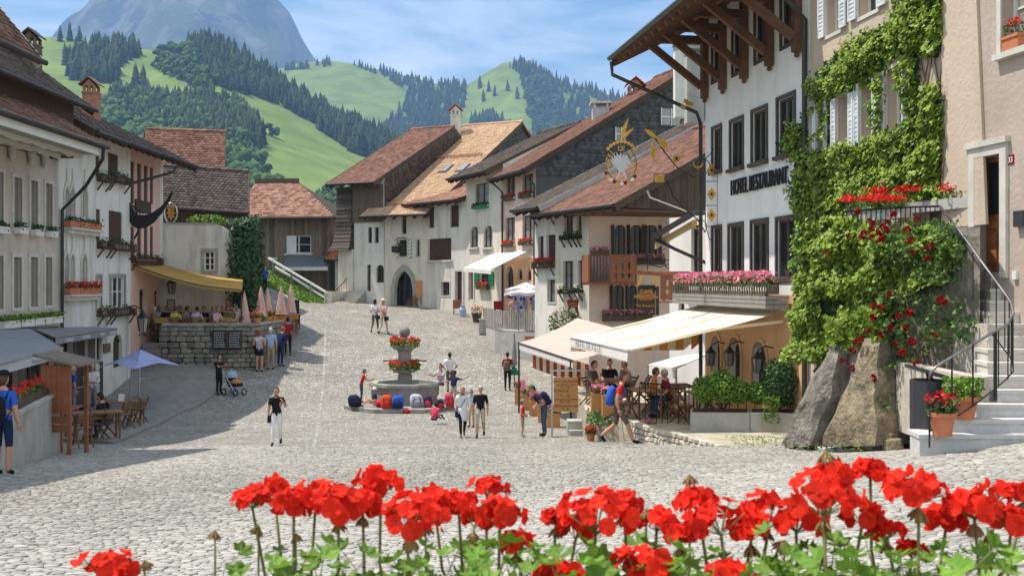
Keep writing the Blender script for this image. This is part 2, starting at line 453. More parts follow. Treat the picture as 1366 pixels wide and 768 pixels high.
def window(root, fac, r, frame=FRAME_D, glass=GLASS, sur=None, sur_w=0.1, shut=None, shut_mat=WOOD_B, sill=None, mull=1, trans=1,
           box=None, recess=0.14, arch=None, name="window", closed=None, bars=0.05):
 """casement in an opening: frame, two panes, mullion, surround, sill, shutters, flower box"""
 t0, t1, z0, z1 = r; w, h = t1 - t0, z1 - z0; o = -recess
 mb = MB(); e = 0.005
 if closed is None:
  fw = min(0.07, w * 0.12)
  fac.box(mb, t0 + e, t0 + fw, z0 + e, z1 - e, o - 0.05, o + 0.02); fac.box(mb, t1 - fw, t1 - e, z0 + e, z1 - e, o - 0.05, o + 0.02)
  fac.box(mb, t0 + fw, t1 - fw, z1 - fw, z1 - e, o - 0.05, o + 0.018); fac.box(mb, t0 + fw, t1 - fw, z0 + e, z0 + fw, o - 0.05, o + 0.018)
  for i in range(mull):
   c = t0 + w * (i + 1) / (mull + 1)
   fac.box(mb, c - bars * 0.7, c + bars * 0.7, z0 + fw, z1 - fw, o - 0.04, o + 0.03)
  for i in range(trans):
   c = z0 + h * (i + 1) / (trans + 1)
   fac.box(mb, t0 + fw, t1 - fw, c - bars * 0.35, c + bars * 0.35, o - 0.03, o + 0.008)
  win = mb.build(name, frame, root)
  n = mull + 1
  for i in range(n):
   a, b = t0 + w * i / n, t0 + w * (i + 1) / n
   p = MB(); fac.box(p, a + (e if i == 0 else -0.001 * i), b - (e if i == n - 1 else 0.001 * i), z0 + e, z1 - e, o - 0.045, o - 0.02 + 0.0007 * i)
   p.build("pane", glass, win)
 else:
  fac.box(mb, t0 + e, t1 - e, z0 + e, z1 - e, o - 0.04, o)
  k = max(2, int(w / 0.22))
  for i in range(k):
   a, b = t0 + w * i / k + 0.012, t0 + w * (i + 1) / k - 0.012
   fac.box(mb, a, b, z0 + 0.02, z1 - 0.02, o, o + 0.02)
  win = mb.build(name, closed, root)
 if sur:
  s = MB(); q = sur_w
  fac.box(s, t0 - q, t0, z0 - (0 if sill else q), z1 + q, -0.02,0.035); fac.box(s, t1, t1 + q, z0 - (0 if sill else q), z1 + q, -0.02,0.035)
  fac.box(s, t0, t1, z1, z1 + q, -0.02,0.033)
  if not sill: fac.box(s, t0, t1, z0 - q, z0,-0.02,0.033)
  s.build("surround", sur, win)
 if sill:
  s = MB(); fac.box(s, t0 - 0.12, t1 + 0.12, z0 - 0.1, z0,-0.1,0.12)
  s.build("sill", sill, win)
 if shut:
  sw = (w / 2) * (1.0 if shut is True else shut)
  for sd in (-1,1):
   a = t0 - sw - 0.03 if sd < 0 else t1 + 0.03
   s = MB(); b = a + sw
   fac.box(s, a, b, z0, z1,0.04,0.06)
   for (c, d, ee, g) in ((a, a + 0.05, z0, z1),(b - 0.05, b, z0, z1),(a + .05, b - .05, z0, z0 + 0.07),(a + .05, b - .05, z1 - 0.07, z1),(a + .05, b - .05,(z0 + z1) / 2 - 0.03,(z0 + z1) / 2 + 0.03)):
    fac.box(s, c, d, ee, g, 0.06,0.08)
   nz = max(4, int(h / 0.11));
   for i in range(nz):
    zz = z0 + 0.09 + (h - 0.2) * i / nz
    fac.box(s, a + 0.05, b - 0.05, zz, zz + 0.03,0.06,0.073)
   s.build("shutter", shut_mat, win)
 if box: flower_box(win, fac, t0 - 0.05, t1 + 0.05, z0 - 0.02, **box)
 return win
def scatter_leaves(n, pts, size, up=0.3, jit=0.5, rng=nrng, flat=False, normals=None):
 """numpy leaf cards: bent quads (2 triangles pairs) at given points; returns verts, faces, var"""
 pts = np.asarray(pts, dtype=np.float64); n = len(pts)
 d = rng.normal(size=(n, 3))
 if normals is not None: d = d * jit + np.asarray(normals)
 d[:, 2] += up
 d /= np.linalg.norm(d, axis=1, keepdims=True) + 1e-9
 a = rng.normal(size=(n, 3)); a -= d * (a * d).sum(1, keepdims=True); a /= np.linalg.norm(a, axis=1, keepdims=True) + 1e-9
 b = np.cross(d, a)
 s = (size * rng.uniform(0.65,1.35, n))[:, None]
 tip = pts + a * s; base = pts - a * s * 0.75
 l = pts + b * s * 0.72 - d * s * 0.22; r = pts - b * s * 0.72 - d * s * 0.22
 v = np.stack([base, r, tip, l], 1).reshape(-1,3)
 k = np.arange(n) * 4
 f = np.concatenate([np.stack([k, k + 1, k + 2], 1), np.stack([k, k + 2, k + 3], 1)])
 var = rng.uniform(0,1, n)
 return v, f, np.concatenate([var, var])
def leaf_mesh(name, pts, size, mat, parent=None, kind=None, **kw):
 v, f, a = scatter_leaves(len(pts), pts, size, **kw)
 return np_mesh(name, v, f, mat, a, parent, kind)
def flower_box(parent, fac, t0, t1, z, mat=WOOD_D, petal=None, h=0.2, d=0.22, off=0.02, rich=1.0, leaf=LEAF_ROSE, slats=False, droop=0.12, name="flower_box", fh=0.22):
 mb = MB()
 if slats:
  k = max(3, int((t1 - t0) / 0.16))
  fac.box(mb, t0, t1, z - h, z - h + 0.03, off, off + d)
  fac.box(mb, t0, t1, z - 0.04, z, off + d - 0.03, off + d); fac.box(mb, t0, t1, z - h + 0.03, z - h + 0.07, off + d - 0.03, off + d - 0.002)
  for i in range(k + 1):
   t = t0 + (t1 - t0 - 0.05) * i / k
   fac.box(mb, t, t + 0.05, z - h - 0.04, z + 0.02, off + d, off + d + 0.025)
  for t in (t0, t1 - 0.04): fac.box(mb, t, t + 0.04, z - h, z, off, off + d - 0.03)
  for i in range(2):
   t = t0 + 0.1 + (t1 - t0 - 0.2) * i
   mb.bar(fac.pt(t, z - h - 0.35,0.01), fac.pt(t, z - h, off + d * 0.9),0.05)
 else:
  fac.box(mb, t0, t1, z - h, z, off, off + d)
  fac.box(mb, t0 - 0.01, t1 + 0.01, z - 0.03, z + 0.012, off + d - 0.01, off + d + 0.015)
 o = mb.build(name, mat, parent)
 L = t1 - t0
 n = int(90 * L * rich)
 if n > 3:
  T = nrng.uniform(t0, t1, n); O = off + d * 0.5 + nrng.normal(0, d * 0.35, n); Z = z + nrng.uniform(-droop, fh * 0.8, n)
  pts = [fac.pt(T[i], Z[i] if O[i] > off + d or Z[i] > z else z + 0.04, max(O[i], off + 0.02)) for i in range(n)]
  leaf_mesh("foliage", pts, 0.05, leaf, o)
  if petal:
   n = int(70 * L * rich)
   T = nrng.uniform(t0, t1, n); O = off + d * 0.6 + nrng.normal(0, d * 0.35, n); Z = z + nrng.uniform(fh * 0.25, fh * 1.1, n)
   leaf_mesh("blossoms", [fac.pt(T[i], Z[i], max(O[i], off + 0.03)) for i in range(n)], 0.045, petal, o)
 return o
# --------
def tile_field(o, u, w, L, S, tw, te, nrm, lift=0.03, clip=None, jitter=0.006):
 """tiles laid in courses on a plane: o corner at the eave, u along the eave, w up the slope. Returns verts, quads, var"""
 o, u, w, nrm = [np.array(x, dtype=float) for x in (o, u, w, nrm)]
 rows = max(1, int(S / te)); te = S / rows; cols = max(1, int(L / tw)); tw = L / cols
 vs, fs, va = [], [], []
 k = 0
 for i in range(rows):
  sh = (i % 2) * 0.5
  j = np.arange(0 - (1 if sh else 0), cols)
  a0 = np.clip((j + sh) * tw + 0.006,0, L); a1 = np.clip((j + 1 + sh) * tw - 0.006,0, L)
  if clip is not None:
   lo, hi = clip(i * te + te * 0.5)
   a0 = np.clip(a0, lo, hi); a1 = np.clip(a1, lo, hi)
  ok = a1 - a0 > 0.02
  a0, a1 = a0[ok], a1[ok]; m = len(a0)
  if m == 0: continue
  b0 = i * te - 0.02 + nrng.normal(0, jitter, m); b1 = (i + 1) * te + 0.01
  l0 = lift + nrng.normal(0, jitter, m); am = (a0 + a1) / 2
  def pp(a, b, l): return o + a[:, None] * u + (b[:, None] if hasattr(b, '__len__') else b) * w + (l[:, None] if hasattr(l, '__len__') else l) * nrm
  B1 = np.full(m, b1); Z0 = np.full(m, 0.002)
  q = np.stack([pp(a0, b0, l0), pp(am, b0 - 0.02, l0 + lift * 0.4), pp(a1, b0, l0), pp(a1, B1, Z0), pp(a0, B1, Z0),
                      pp(a0, b0, l0 * 0 - 0.004), pp(am, b0 - 0.02, l0 * 0 - 0.004), pp(a1, b0, l0 * 0 - 0.004)], 1)
  vs.append(q.reshape(-1,3))
  kk = k + np.arange(m) * 8
  fs.append(np.stack([kk, kk + 1, kk + 3, kk + 4], 1)); fs.append(np.stack([kk + 1, kk + 2, kk + 3, kk + 3], 1))
  fs.append(np.stack([kk + 5, kk + 6, kk + 1, kk], 1)); fs.append(np.stack([kk + 6, kk + 7, kk + 2, kk + 1], 1))
  r = nrng.uniform(0,1, m); va += [r, r, r, r]
  k += 8 * m
 f = np.concatenate(fs)
 # the triangle (a repeated index) is turned into a quad-free list below
 tri = f[:, 2] == f[:, 3]
 var = np.concatenate(va)
 F3 = np.concatenate([f[~tri][:, [0,1,2]], f[~tri][:, [0,2,3]], f[tri][:, [0,1,2]]])
 var3 = np.concatenate([var[~tri], var[~tri], var[tri]])
 return np.concatenate(vs), F3, var3
def roof_plane(root, A, B, rise_dir, slope, run, tile, tw=0.2, te=0.26, thick=0.14, soffit=WOOD_H, gutter=GUTTER, back=True, name="roof", clip=None, ridge=True, verge=None):
 """one roof slope: A, B eave ends (world points), rise_dir horizontal unit vector towards the ridge; boards, tiles, gutter, far slope"""
 A, B = V(A), V(B); d = V(rise_dir); d.z = 0; d.normalize()
 u = (B - A); L = u.length; u = u / L
 w = (d + V((0,0, slope))); S = run * w.length; w = w.normalized()
 nrm = u.cross(w)
 if nrm.z < 0: nrm = -nrm
 mb = MB()
 mb.obox(A - nrm * thick, u * L, w * S, nrm * thick)
 C, D = A + w * S, B + w * S
 if back:
  w2 = (d + V((0,0,-slope))).normalized(); n2 = V((0,0,1)) * 1.0
  nb = u.cross(w2); nb = nb if nb.z > 0 else -nb
  mb.obox(C - nb * thick, u * L, w2 * S, nb * thick)
 ro = mb.build(name, soffit, root)
 v, f, a = tile_field(A + nrm * 0.004, u, w, L, S, tw, te, nrm, clip=clip)
 np_mesh("roof_tiles", v, f, tile, a, ro, "stuff")
 if ridge:
  r = MB(); k = max(2, int(L / 0.34))
  for i in range(k):
   p, q = C + u * (L * i / k), C + u * (L * (i + 1) / k)
   r.tube([p + V((0,0,0.0)), q + V((0,0,0.02)) + u * 0.02], [0.11,0.13], 6, at=rnd.random())
  r.build("ridge_tiles", tile, ro, kind="stuff")
 # fascia / barge boards along both rakes
 for p, sg in ((A, -1),(B, 1)):
  bmb = MB()
  bmb.obox(p - nrm * (thick + 0.12) + u * sg * (0.0 if sg > 0 else 0.04) + u * (0.004 if sg > 0 else -0.044 + 0.04 - 0.004), u * 0.04 * (1 if sg > 0 else -1), w * S, nrm * (thick + 0.14))
  bmb.build("barge_board", WOOD_D if verge is None else verge, ro)
 if gutter:
  g = MB(); e = -d * 0.07 + V((0,0,-0.02)) - nrm * 0.03
  g.tube([A + e, B + e], 0.075,8)
  g.build("gutter", gutter, ro)
 return ro, nrm, u, w, L, S
def shingle_wall(root, base, u, z_of, r0, r1, zb, mat, nrm, tw=0.2, te=0.2, name="shingles"):
 """shingles hung on a vertical gable: base point at r=0, u horizontal, roof height z_of(r); between r0..r1, above zb"""
 zt = max(z_of(r0 + (r1 - r0) * i / 40) for i in range(41))
 def clip(s):
  z = zb + s
  rs = [r0 + (r1 - r0) * i / 200 for i in range(201) if z_of(r0 + (r1 - r0) * i / 200) > z + 0.1]
  return (0,0) if not rs else (rs[0] - r0, rs[-1] - r0)
 b = V(base) + V(u) * r0; b.z = zb
 v, f, a = tile_field(b + V(nrm) * 0.01, V(u), V((0,0,1)), r1 - r0, zt - zb, tw, te, V(nrm), lift=0.025, clip=clip)
 return np_mesh(name, v, f, mat, a, root, "stuff")
def text_mesh(name, body, size, origin, xdir, ydir, mat, parent=None, extrude=0.01, align='LEFT', spacing=1.0, bold=0.0, cat=None, shear=0.0, label=None):
 cu = bpy.data.curves.new(name, 'FONT'); cu.body = body; cu.size = size; cu.extrude = extrude; cu.align_x = align; cu.space_character = spacing
 cu.offset = bold; cu.shear = shear; cu.resolution_u = 3
 tmp = bpy.data.objects.new(name + "_t", cu); COL.objects.link(tmp)
 dg = bpy.context.evaluated_depsgraph_get()
 me = bpy.data.meshes.new_from_object(tmp.evaluated_get(dg)); bpy.data.objects.remove(tmp)
 x = V(xdir).normalized(); y = V(ydir); y = (y - x * y.dot(x)).normalized(); z = x.cross(y)
 mt = Matrix((x, y, z)).transposed().to_4x4()
 base = WORLD[parent.name] if parent else V((0,0,0))
 org = V(origin); me.transform(mt); me.transform(Matrix.Translation(org - base))
 me.materials.clear(); me.materials.append(mat); me.name = name
 o = bpy.data.objects.new(name, me); o.parent = parent; COL.objects.link(o); WORLD[o.name] = base
 if label: o["label"] = label
 return o
# --------
_gy = np.array([-20,2,5.6,9.3,14,19.6,24.3,30,35.5,41,44,48,52,54,60,66,72,90])
_gg = np.array([1.7,2.0,2.3,2.6,3.05,3.5,3.95,4.5,4.8,4.8,4.6,3.95,3.15,2.75,1.95,1.4,1.2,1.3])
_fy = np.linspace(-20,90,1101)
_fg = np.convolve(np.pad(np.interp(_fy, _gy, _gg),12, mode='edge'), np.ones(25) / 25, mode='valid')
def gz(X, Y):
 X = np.asarray(X, dtype=float); Y = np.asarray(Y, dtype=float)
 g = np.interp(Y, _fy, _fg)
 g = g - 0.05 * np.clip(X, 0,12) * np.clip((33 - Y) / 9,0,1)
 g = g - 0.09 * np.clip(X - 2,0,8) * np.clip((20 - Y) / 5,0,1) * np.clip((Y - 6) / 6,0,1)
 g = g - np.minimum(0.1 * np.clip(-X - 8,0, None),0.6) * np.clip((Y - 40) / 4,0,1)
 g = g - 1.2 * np.clip((Y - 54) / 10,0,1) * np.clip((-X - 12.5) / 4,0,1)
 g = g + 2.5 * np.clip((Y - 64.2) / 2,0,1) * np.clip(-X - 11.3,0,1)
 return CZ - g
def gzf(x, y): return float(gz(x, y))
def hit(px, py):
 Y = 3.0
 while Y < 90:
  p = P(px, py, Y)
  if p.z <= gzf(p.x, Y): return V((p.x, Y, gzf(p.x, Y)))
  Y += 0.02
 return V((XP(px, 70),70, gzf(XP(px, 70),70)))
def noise2(x, y, seed=0, oct=4):
 r = np.random.default_rng(seed); s = 0
 for o in range(oct):
  for _ in range(4):
   a = r.uniform(0,2 * np.pi); k = (2 ** o) * r.uniform(0.7,1.3)
   s = s + np.sin((x * np.cos(a) + y * np.sin(a)) * k + r.uniform(0,6.28)) / (2 ** o) / 4
 return s
GRASS = M("meadow_grass", (0.095,0.15,0.03),(0.20,0.265,0.065), scale=0.02, bump=0.0, rough=0.95, spec=0.1)
TURF = M("bank_grass", (0.09,0.17,0.02),(0.20,0.29,0.045), scale=2.5, bump=0.6, bscale=25, rough=0.95, spec=0.1)
def mountain_material():
 m = M("mountain_slope", (0.075,0.115,0.025),(0.15,0.19,0.05), scale=0.004, bump=0, rough=0.95, spec=0.1)
 nt = m.node_tree; N, L = nt.nodes, nt.links; b = N["Principled BSDF"]
 old = b.inputs["Base Color"].links[0].from_socket
 geo = N.new("ShaderNodeNewGeometry"); mp = N.new("ShaderNodeMapping"); mp.inputs["Scale"].default_value = (0.006,0.006,0.0022)
 L.new(geo.outputs["Position"], mp.inputs["Vector"])
 n = N.new("ShaderNodeTexNoise"); n.inputs["Scale"].default_value = 1.0; n.inputs["Detail"].default_value = 9; n.inputs["Roughness"].default_value = 0.7; n.inputs["Distortion"].default_value = 0.6
 L.new(mp.outputs["Vector"], n.inputs["Vector"])
 r = N.new("ShaderNodeMapRange"); r.inputs[1].default_value = 0.49; r.inputs[2].default_value = 0.6
 L.new(n.outputs["Fac"], r.inputs[0])
 x = N.new("ShaderNodeMix"); x.data_type = 'RGBA'; x.inputs["B"].default_value = (0.26,0.255,0.235,1)
 L.new(r.outputs[0], x.inputs["Factor"]); L.new(old, x.inputs["A"])
 n2 = N.new("ShaderNodeTexNoise"); n2.inputs["Scale"].default_value = 0.0035; n2.inputs["Detail"].default_value = 8; n2.inputs["Roughness"].default_value = 0.7
 L.new(geo.outputs["Position"], n2.inputs["Vector"])
 r2 = N.new("ShaderNodeMapRange"); r2.inputs[1].default_value = 0.52; r2.inputs[2].default_value = 0.58
 L.new(n2.outputs["Fac"], r2.inputs[0])
 y = N.new("ShaderNodeMix"); y.data_type = 'RGBA'; y.inputs["B"].default_value = (0.035,0.055,0.025,1)
 L.new(r2.outputs[0], y.inputs["Factor"]); L.new(x.outputs["Result"], y.inputs["A"]); L.new(y.outputs["Result"], b.inputs["Base Color"])
 bp = N.new("ShaderNodeBump"); bp.inputs["Strength"].default_value = 1.0; bp.inputs["Distance"].default_value = 140.0
 L.new(n.outputs["Fac"], bp.inputs["Height"]); L.new(bp.outputs[0], b.inputs["Normal"])
 return m
# the ground: one sheet from the town's ridge down to the valley and out to the horizon
def ground_sheet():
 xs = np.unique(np.concatenate([np.linspace(-60,60,61), np.linspace(-6000,-60,40), np.linspace(60,6000,40)]))
 ys = np.unique(np.concatenate([np.linspace(-40,110,76), np.linspace(-1500,-40,16), np.linspace(110,9000,60)]))
 X, Y = np.meshgrid(xs, ys)
 town = gz(np.clip(X, -22,12), np.clip(Y, -5,78)) - 0.25
 d = np.maximum(np.maximum(np.abs(X + 2) - 30,0), np.maximum(Y - 80, np.maximum(-30 - Y, 0)))
 k = np.clip(d / 70,0,1); k = k * k * (3 - 2 * k)
 Z = town * (1 - k) + (-48 + 3 * noise2(X / 90, Y / 90,3)) * k
 ny, nx = X.shape
 idx = np.arange(ny * nx).reshape(ny, nx)
 f = np.stack([idx[:-1, :-1], idx[:-1,1:], idx[1:, 1:], idx[1:, :-1]], -1).reshape(-1,4)
 o = np_mesh("ground", np.stack([X, Y, Z], -1).reshape(-1,3), f, GRASS, smooth=True)
 tag(o, kind="structure")
ground_sheet()
# cobbled square ---------------------------------------------------
def cobble_material():
 m = M("cobbles_far", (0.295,0.278,0.245),(0.465,0.442,0.397), scale=0.5, bump=0.0, rough=0.8)
 nt = m.node_tree; N, L = nt.nodes, nt.links; b = N["Principled BSDF"]
 old = b.inputs["Base Color"].links[0].from_socket
 geo = N.new("ShaderNodeNewGeometry"); mp = N.new("ShaderNodeMapping"); mp.inputs["Scale"].default_value = (7.5,10.5,0.0)
 L.new(geo.outputs["Position"], mp.inputs["Vector"])
 vo = N.new("ShaderNodeTexVoronoi"); vo.inputs["Scale"].default_value = 1.0; vo.feature = 'F1'
 ve = N.new("ShaderNodeTexVoronoi"); ve.inputs["Scale"].default_value = 1.0; ve.feature = 'DISTANCE_TO_EDGE'
 L.new(mp.outputs["Vector"], vo.inputs["Vector"]); L.new(mp.outputs["Vector"], ve.inputs["Vector"])
 sp = N.new("ShaderNodeSeparateColor"); L.new(vo.outputs["Color"], sp.inputs[0])
 mr = N.new("ShaderNodeMapRange"); mr.inputs[3].default_value = 0.62; mr.inputs[4].default_value = 1.32
 L.new(sp.outputs[0], mr.inputs[0])
 sc1 = N.new("ShaderNodeVectorMath"); sc1.operation = 'SCALE'; L.new(old, sc1.inputs[0]); L.new(mr.outputs[0], sc1.inputs["Scale"])
 e = N.new("ShaderNodeMapRange"); e.inputs[1].default_value = 0.02; e.inputs[2].default_value = 0.14
 L.new(ve.outputs["Distance"], e.inputs[0])
 mx2 = N.new("ShaderNodeMix"); mx2.data_type = 'RGBA'; mx2.inputs["A"].default_value = (0.24,0.22,0.185,1)
 L.new(e.outputs[0], mx2.inputs["Factor"]); L.new(sc1.outputs[0], mx2.inputs["B"]); L.new(mx2.outputs["Result"], b.inputs["Base Color"])
 bp = N.new("ShaderNodeBump"); bp.inputs["Strength"].default_value = 1.0; bp.inputs["Distance"].default_value = 0.03
 L.new(e.outputs[0], bp.inputs["Height"]); L.new(bp.outputs[0], b.inputs["Normal"])
 return m
COBBLE_FAR = cobble_material()
JOINT = M("cobble_joint_sand", (0.20,0.185,0.16),(0.32,0.30,0.265), scale=3, bump=0.5, bscale=40)
COBBLE = M("cobble_stone", (0.195,0.183,0.16),(0.445,0.424,0.38), scale=7, attr=True, bump=0.35, bscale=28, bdist=0.01, rough=0.75)
Y_STONES = 28.0
def square_sheet():
 xs = np.arange(-24,13.01,0.5); ys = np.concatenate([np.arange(2.0,78.01,0.5)])
 X, Y = np.meshgrid(xs, ys); Z = gz(X, Y)
 Z = Z - 0.022 * (Y < Y_STONES)
 ny, nx = X.shape; idx = np.arange(ny * nx).reshape(ny, nx)
 f = np.stack([idx[:-1, :-1], idx[:-1,1:], idx[1:, 1:], idx[1:, :-1]], -1).reshape(-1,4)
 o = np_mesh("cobbled_square", np.stack([X, Y, Z], -1).reshape(-1,3), f, [JOINT, COBBLE_FAR], smooth=True)
 mi = (np.repeat((ys[:-1] >= Y_STONES - 0.01), nx - 1)).astype(np.int32)
 o.data.polygons.foreach_set("material_index", mi)
 return tag(o, "grey cobbled village square sloping up to the houses", None, None, "structure")
SQUARE = square_sheet()
def cobbles():
 r = nrng; cx, cy, hx, hy = [], [], [], []
 y = 8.6
 while y < Y_STONES:
  d = r.uniform(0.062,0.108); half = 0.52 * y + 1.2
  n = int(2 * half / 0.092)
  w = r.uniform(0.06,0.175, n) * (1 + 0.25 * (r.random(n) < 0.1)); x = np.cumsum(w) - half
  ok = (x - w / 2 < min(half, 11.5)) & (x > -21)
  cx.append((x - w / 2)[ok]); hx.append((w / 2)[ok]); cy.append(np.full(ok.sum(), y + d / 2)); hy.append(np.full(ok.sum(), d / 2))
  y += d
 cx, cy, hx, hy = map(np.concatenate, (cx, cy, hx, hy))
 n = len(cx)
 cy = cy + 0.28 * np.sin(cx * 0.55 + 0.3 * cy) + 0.10 * np.sin(cx * 1.9 + 1.3 * np.sin(cy * 0.8)) + r.normal(0,0.012, n)
 ang = r.normal(0,0.10, n) + 0.12 * np.cos(cx * 0.55 + 0.3 * cy)
 K = 6
 th = np.arange(K) / K * 2 * np.pi + r.uniform(0,1,(n, 1))
 ex = np.sign(np.cos(th)) * np.abs(np.cos(th)) ** 0.45; ey = np.sign(np.sin(th)) * np.abs(np.sin(th)) ** 0.45
 jit = r.uniform(0.82,1.06,(n, K))
 lx = ex * hx[:, None] * jit * 1.03; ly = ey * hy[:, None] * jit * 1.03
 ca, sa = np.cos(ang)[:, None], np.sin(ang)[:, None]
 wx, wy = lx * ca - ly * sa, lx * sa + ly * ca
 h = r.uniform(-0.004,0.008, n); tx, ty = r.normal(0,0.035,(n, 1)), r.normal(0,0.035,(n, 1))
 def ring(s, dz):
  X = cx[:, None] + wx * s; Y = cy[:, None] + wy * s
  return np.stack([X, Y, gz(X, Y) + dz[:, None] + (wx * tx + wy * ty) * (s < 1.01)], -1)
 bot, mid, top = ring(1.03, np.full(n, -0.035)), ring(1.01, h - 0.003), ring(0.90, h + 0.003)
 v = np.concatenate([bot, mid, top], 1)
 base = []
 for a in range(2):
  for i in range(K):
   j = (i + 1) % K
   base += [[a * K + i, a * K + j, (a + 1) * K + j], [a * K + i, (a + 1) * K + j, (a + 1) * K + i]]
 for i in range(1, K - 1): base.append([2 * K, 2 * K + i, 2 * K + i + 1])
 base = np.array(base); nf = len(base)
 tone = np.clip(r.beta(2.2,2.6, n) + 0.20 * noise2(cx / 2.5, cy / 2.5,9,4) + 0.10 * noise2(cx / 0.6, cy / 9.0,19,3),0,1)
 # the stones nearest in view are objects of their own
 vis = (np.abs(cx) < 0.49 * cy) & (HY + (CZ - gz(cx, cy)) / cy * F < 770)
 order = np.argsort(np.where(vis, cy, 1e9))[:300]
 own = np.zeros(n, bool); own[order] = True
 for i in order:
  me = bpy.data.meshes.new("cobblestone")
  c = np.array([cx[i], cy[i], float(gz(cx[i], cy[i]))])
  me.from_pydata((v[i] - c).tolist(), [], base.tolist())
  at = me.attributes.new("var", 'FLOAT', 'FACE'); at.data.foreach_set("value", np.full(nf, tone[i], dtype=np.float32))
  me.materials.append(COBBLE)
  inst("cobblestone", me, c, SQUARE)
 vv = v[~own]; m = len(vv)
 f = (np.arange(m)[:, None, None] * (3 * K) + base[None]).reshape(-1,3)
 np_mesh("cobblestones", vv.reshape(-1,3), f, COBBLE, np.repeat(tone[~own], nf), SQUARE, "stuff")
cobbles()
# pale stone channel running up the square, slab by slab
def channel(pts):
 for (a, b) in zip(pts[:-1], pts[1:]):
  p, q = hit(*a), hit(*b); n = max(1, int((q - p).length / 0.5)); w = V((0.055,0,0))
  for i in range(n):
   s_, e = p + (q - p) * (i / n), p + (q - p) * ((i + 0.88) / n); m = MB(); z = lambda v, k: V((v.x, v.y, gzf(v.x, v.y) + k))
   m.prism([z(s_ - w, -0.05), z(s_ + w, -0.05), z(e + w, -0.05), z(e - w, -0.05)], (0,0,0.058)); m.build("channel_slab", M("channel_stone", (0.31,0.30,0.275), var=0.2, scale=6, bump=0.3, rndm=0.2), SQUARE)
channel([(418,596),(428,540),(432,500),(434,440)])
# asphalt pavement in front of the shops on the shaded side, with its kerb step
ASPHALT = M("old_asphalt", (0.20,0.19,0.175),(0.29,0.275,0.25), scale=2, bump=0.5, bscale=60, rough=0.9)
def flat_patch(name, pts, up, mat, kind="structure", skirt=0.3, label=None):
 mb = MB(); tops = [V((p.x, p.y, gzf(p.x, p.y) + up)) for p in pts]
 n = len(tops); c = sum(tops, V((0,0,0))) / n; c.z = gzf(c.x, c.y) + up
 rings = [tops, [c + (p - c) * 0.5 for p in tops]]
 for q in rings[1]: q.z = gzf(q.x, q.y) + up
 for i in range(n):
  j = (i + 1) % n
  mb.quad(rings[0][i], rings[0][j], rings[1][j], rings[1][i]); mb.add([rings[1][i], rings[1][j], c], [[0,1,2]])
  mb.quad(tops[i], tops[i] - V((0,0, skirt)), tops[j] - V((0,0, skirt)), tops[j])
 o = mb.build(name, mat); tag(o, label, None, None, kind); return o
def dens(pts, k=4):
 out = []
 for i in range(len(pts)):
  a, b = pts[i], pts[(i + 1) % len(pts)]
  for q in range(k): out.append(a + (b - a) * (q / k))
 return out
pav = dens([hit(150,592), hit(195,574), hit(240,552), hit(287,527), hit(300,508), V((-13.5,46.2,0)), V((-16.2,46.2,0)), V((-16.2,38,0)), V((-16.2,33,0)), V((-14.8,31,0))])
flat_patch("pavement", pav, 0.07, ASPHALT, label="dark asphalt pavement in front of the shaded shops")
# hills ------------------------------------------------------------
class Hill:
 def __init__(s, name, crest, D0, D1, base_py, mat, rough, seed, px_range, rows=70, cols=150, label=None, gully=0.0):
  s.gully = gully
  s.cp = np.array([c[0] for c in crest], float); s.cy = np.array([c[1] for c in crest], float)
  s.D0, s.D1, s.b, s.rough, s.seed = D0, D1, base_py, rough, seed
  px = np.linspace(px_range[0], px_range[1], cols); t = np.linspace(0,1.0, rows)
  PX, T = np.meshgrid(px, t)
  pts = s.pos(PX, T)
  bk = []
  for q in (0.15,0.5,1.0):
   p = pts[-1].copy(); k = (1 + 0.35 * q); z0 = p[:, 2].copy()
   p[:, :2] *= k; p[:, 2] = z0 - (z0 + 60) * q * q * 0.9 - 4; bk.append(p)
  ft = []
  for q, zz in ((0.55,-130.0),(0.8,-75.0)):
   p = pts[0].copy(); p[:, :2] *= q; p[:, 2] = zz; ft.append(p)
  allp = np.concatenate([np.stack(ft), pts, np.stack(bk)], 0)
  ny, nx = allp.shape[:2]; idx = np.arange(ny * nx).reshape(ny, nx)
  f = np.stack([idx[:-1, :-1], idx[:-1,1:], idx[1:, 1:], idx[1:, :-1]], -1).reshape(-1,4)
  s.o = np_mesh(name, allp.reshape(-1,3), f, mat, smooth=True)
  tag(s.o, label, None, None, "structure")
 def py(s, px, t):
  c = np.interp(px, s.cp, s.cy)
  return s.b + (c - s.b) * t
 def pos(s, px, t):
  d = s.D0 + (s.D1 - s.D0) * t
  z = CZ + (HY - s.py(px, t)) / F * d
  x = (px - CX) / F * d
  z = z + s.rough * noise2(x / (s.D1 * 0.05), d / (s.D1 * 0.05), s.seed, 5) * np.clip(t * 4,0,1) * np.clip((1.02 - t) * 3,0.25,1)
  if s.gully: z = z - s.gully * np.abs(noise2(x / 190 + 0.3 * noise2(x / 300, d / 300,5,2), d / 1500,77,4)) * np.clip(t * 3,0,1)
  return np.stack([x, d, z], -1)
crestA = [(-400,160),(-60,120),(40,72),(70,42),(100,8),(140,-30),(220,-85),(300,-80),(350,-40),(385,0),(402,30),(420,52),(437,72),(452,92),(500,130),(560,170),(760,240),(1100,300)]
crestB = [(-500,120),(-150,75),(0,60),(60,50),(130,55),(200,67),(252,60),(290,56),(330,82),(370,108),(400,128),(440,152),(480,172),(520,190),(560,206),(600,230),(650,272),(700,318),(760,345)]
crestC = [(200,130),(330,100),(380,90),(400,84),(440,81),(470,85),(540,101),(580,112),(625,113),(650,96),(672,84),(700,80),(730,98),(760,113),(790,120),(830,132),(900,150),(1000,168),(1300,210),(1700,240)]
MOUNT = mountain_material()
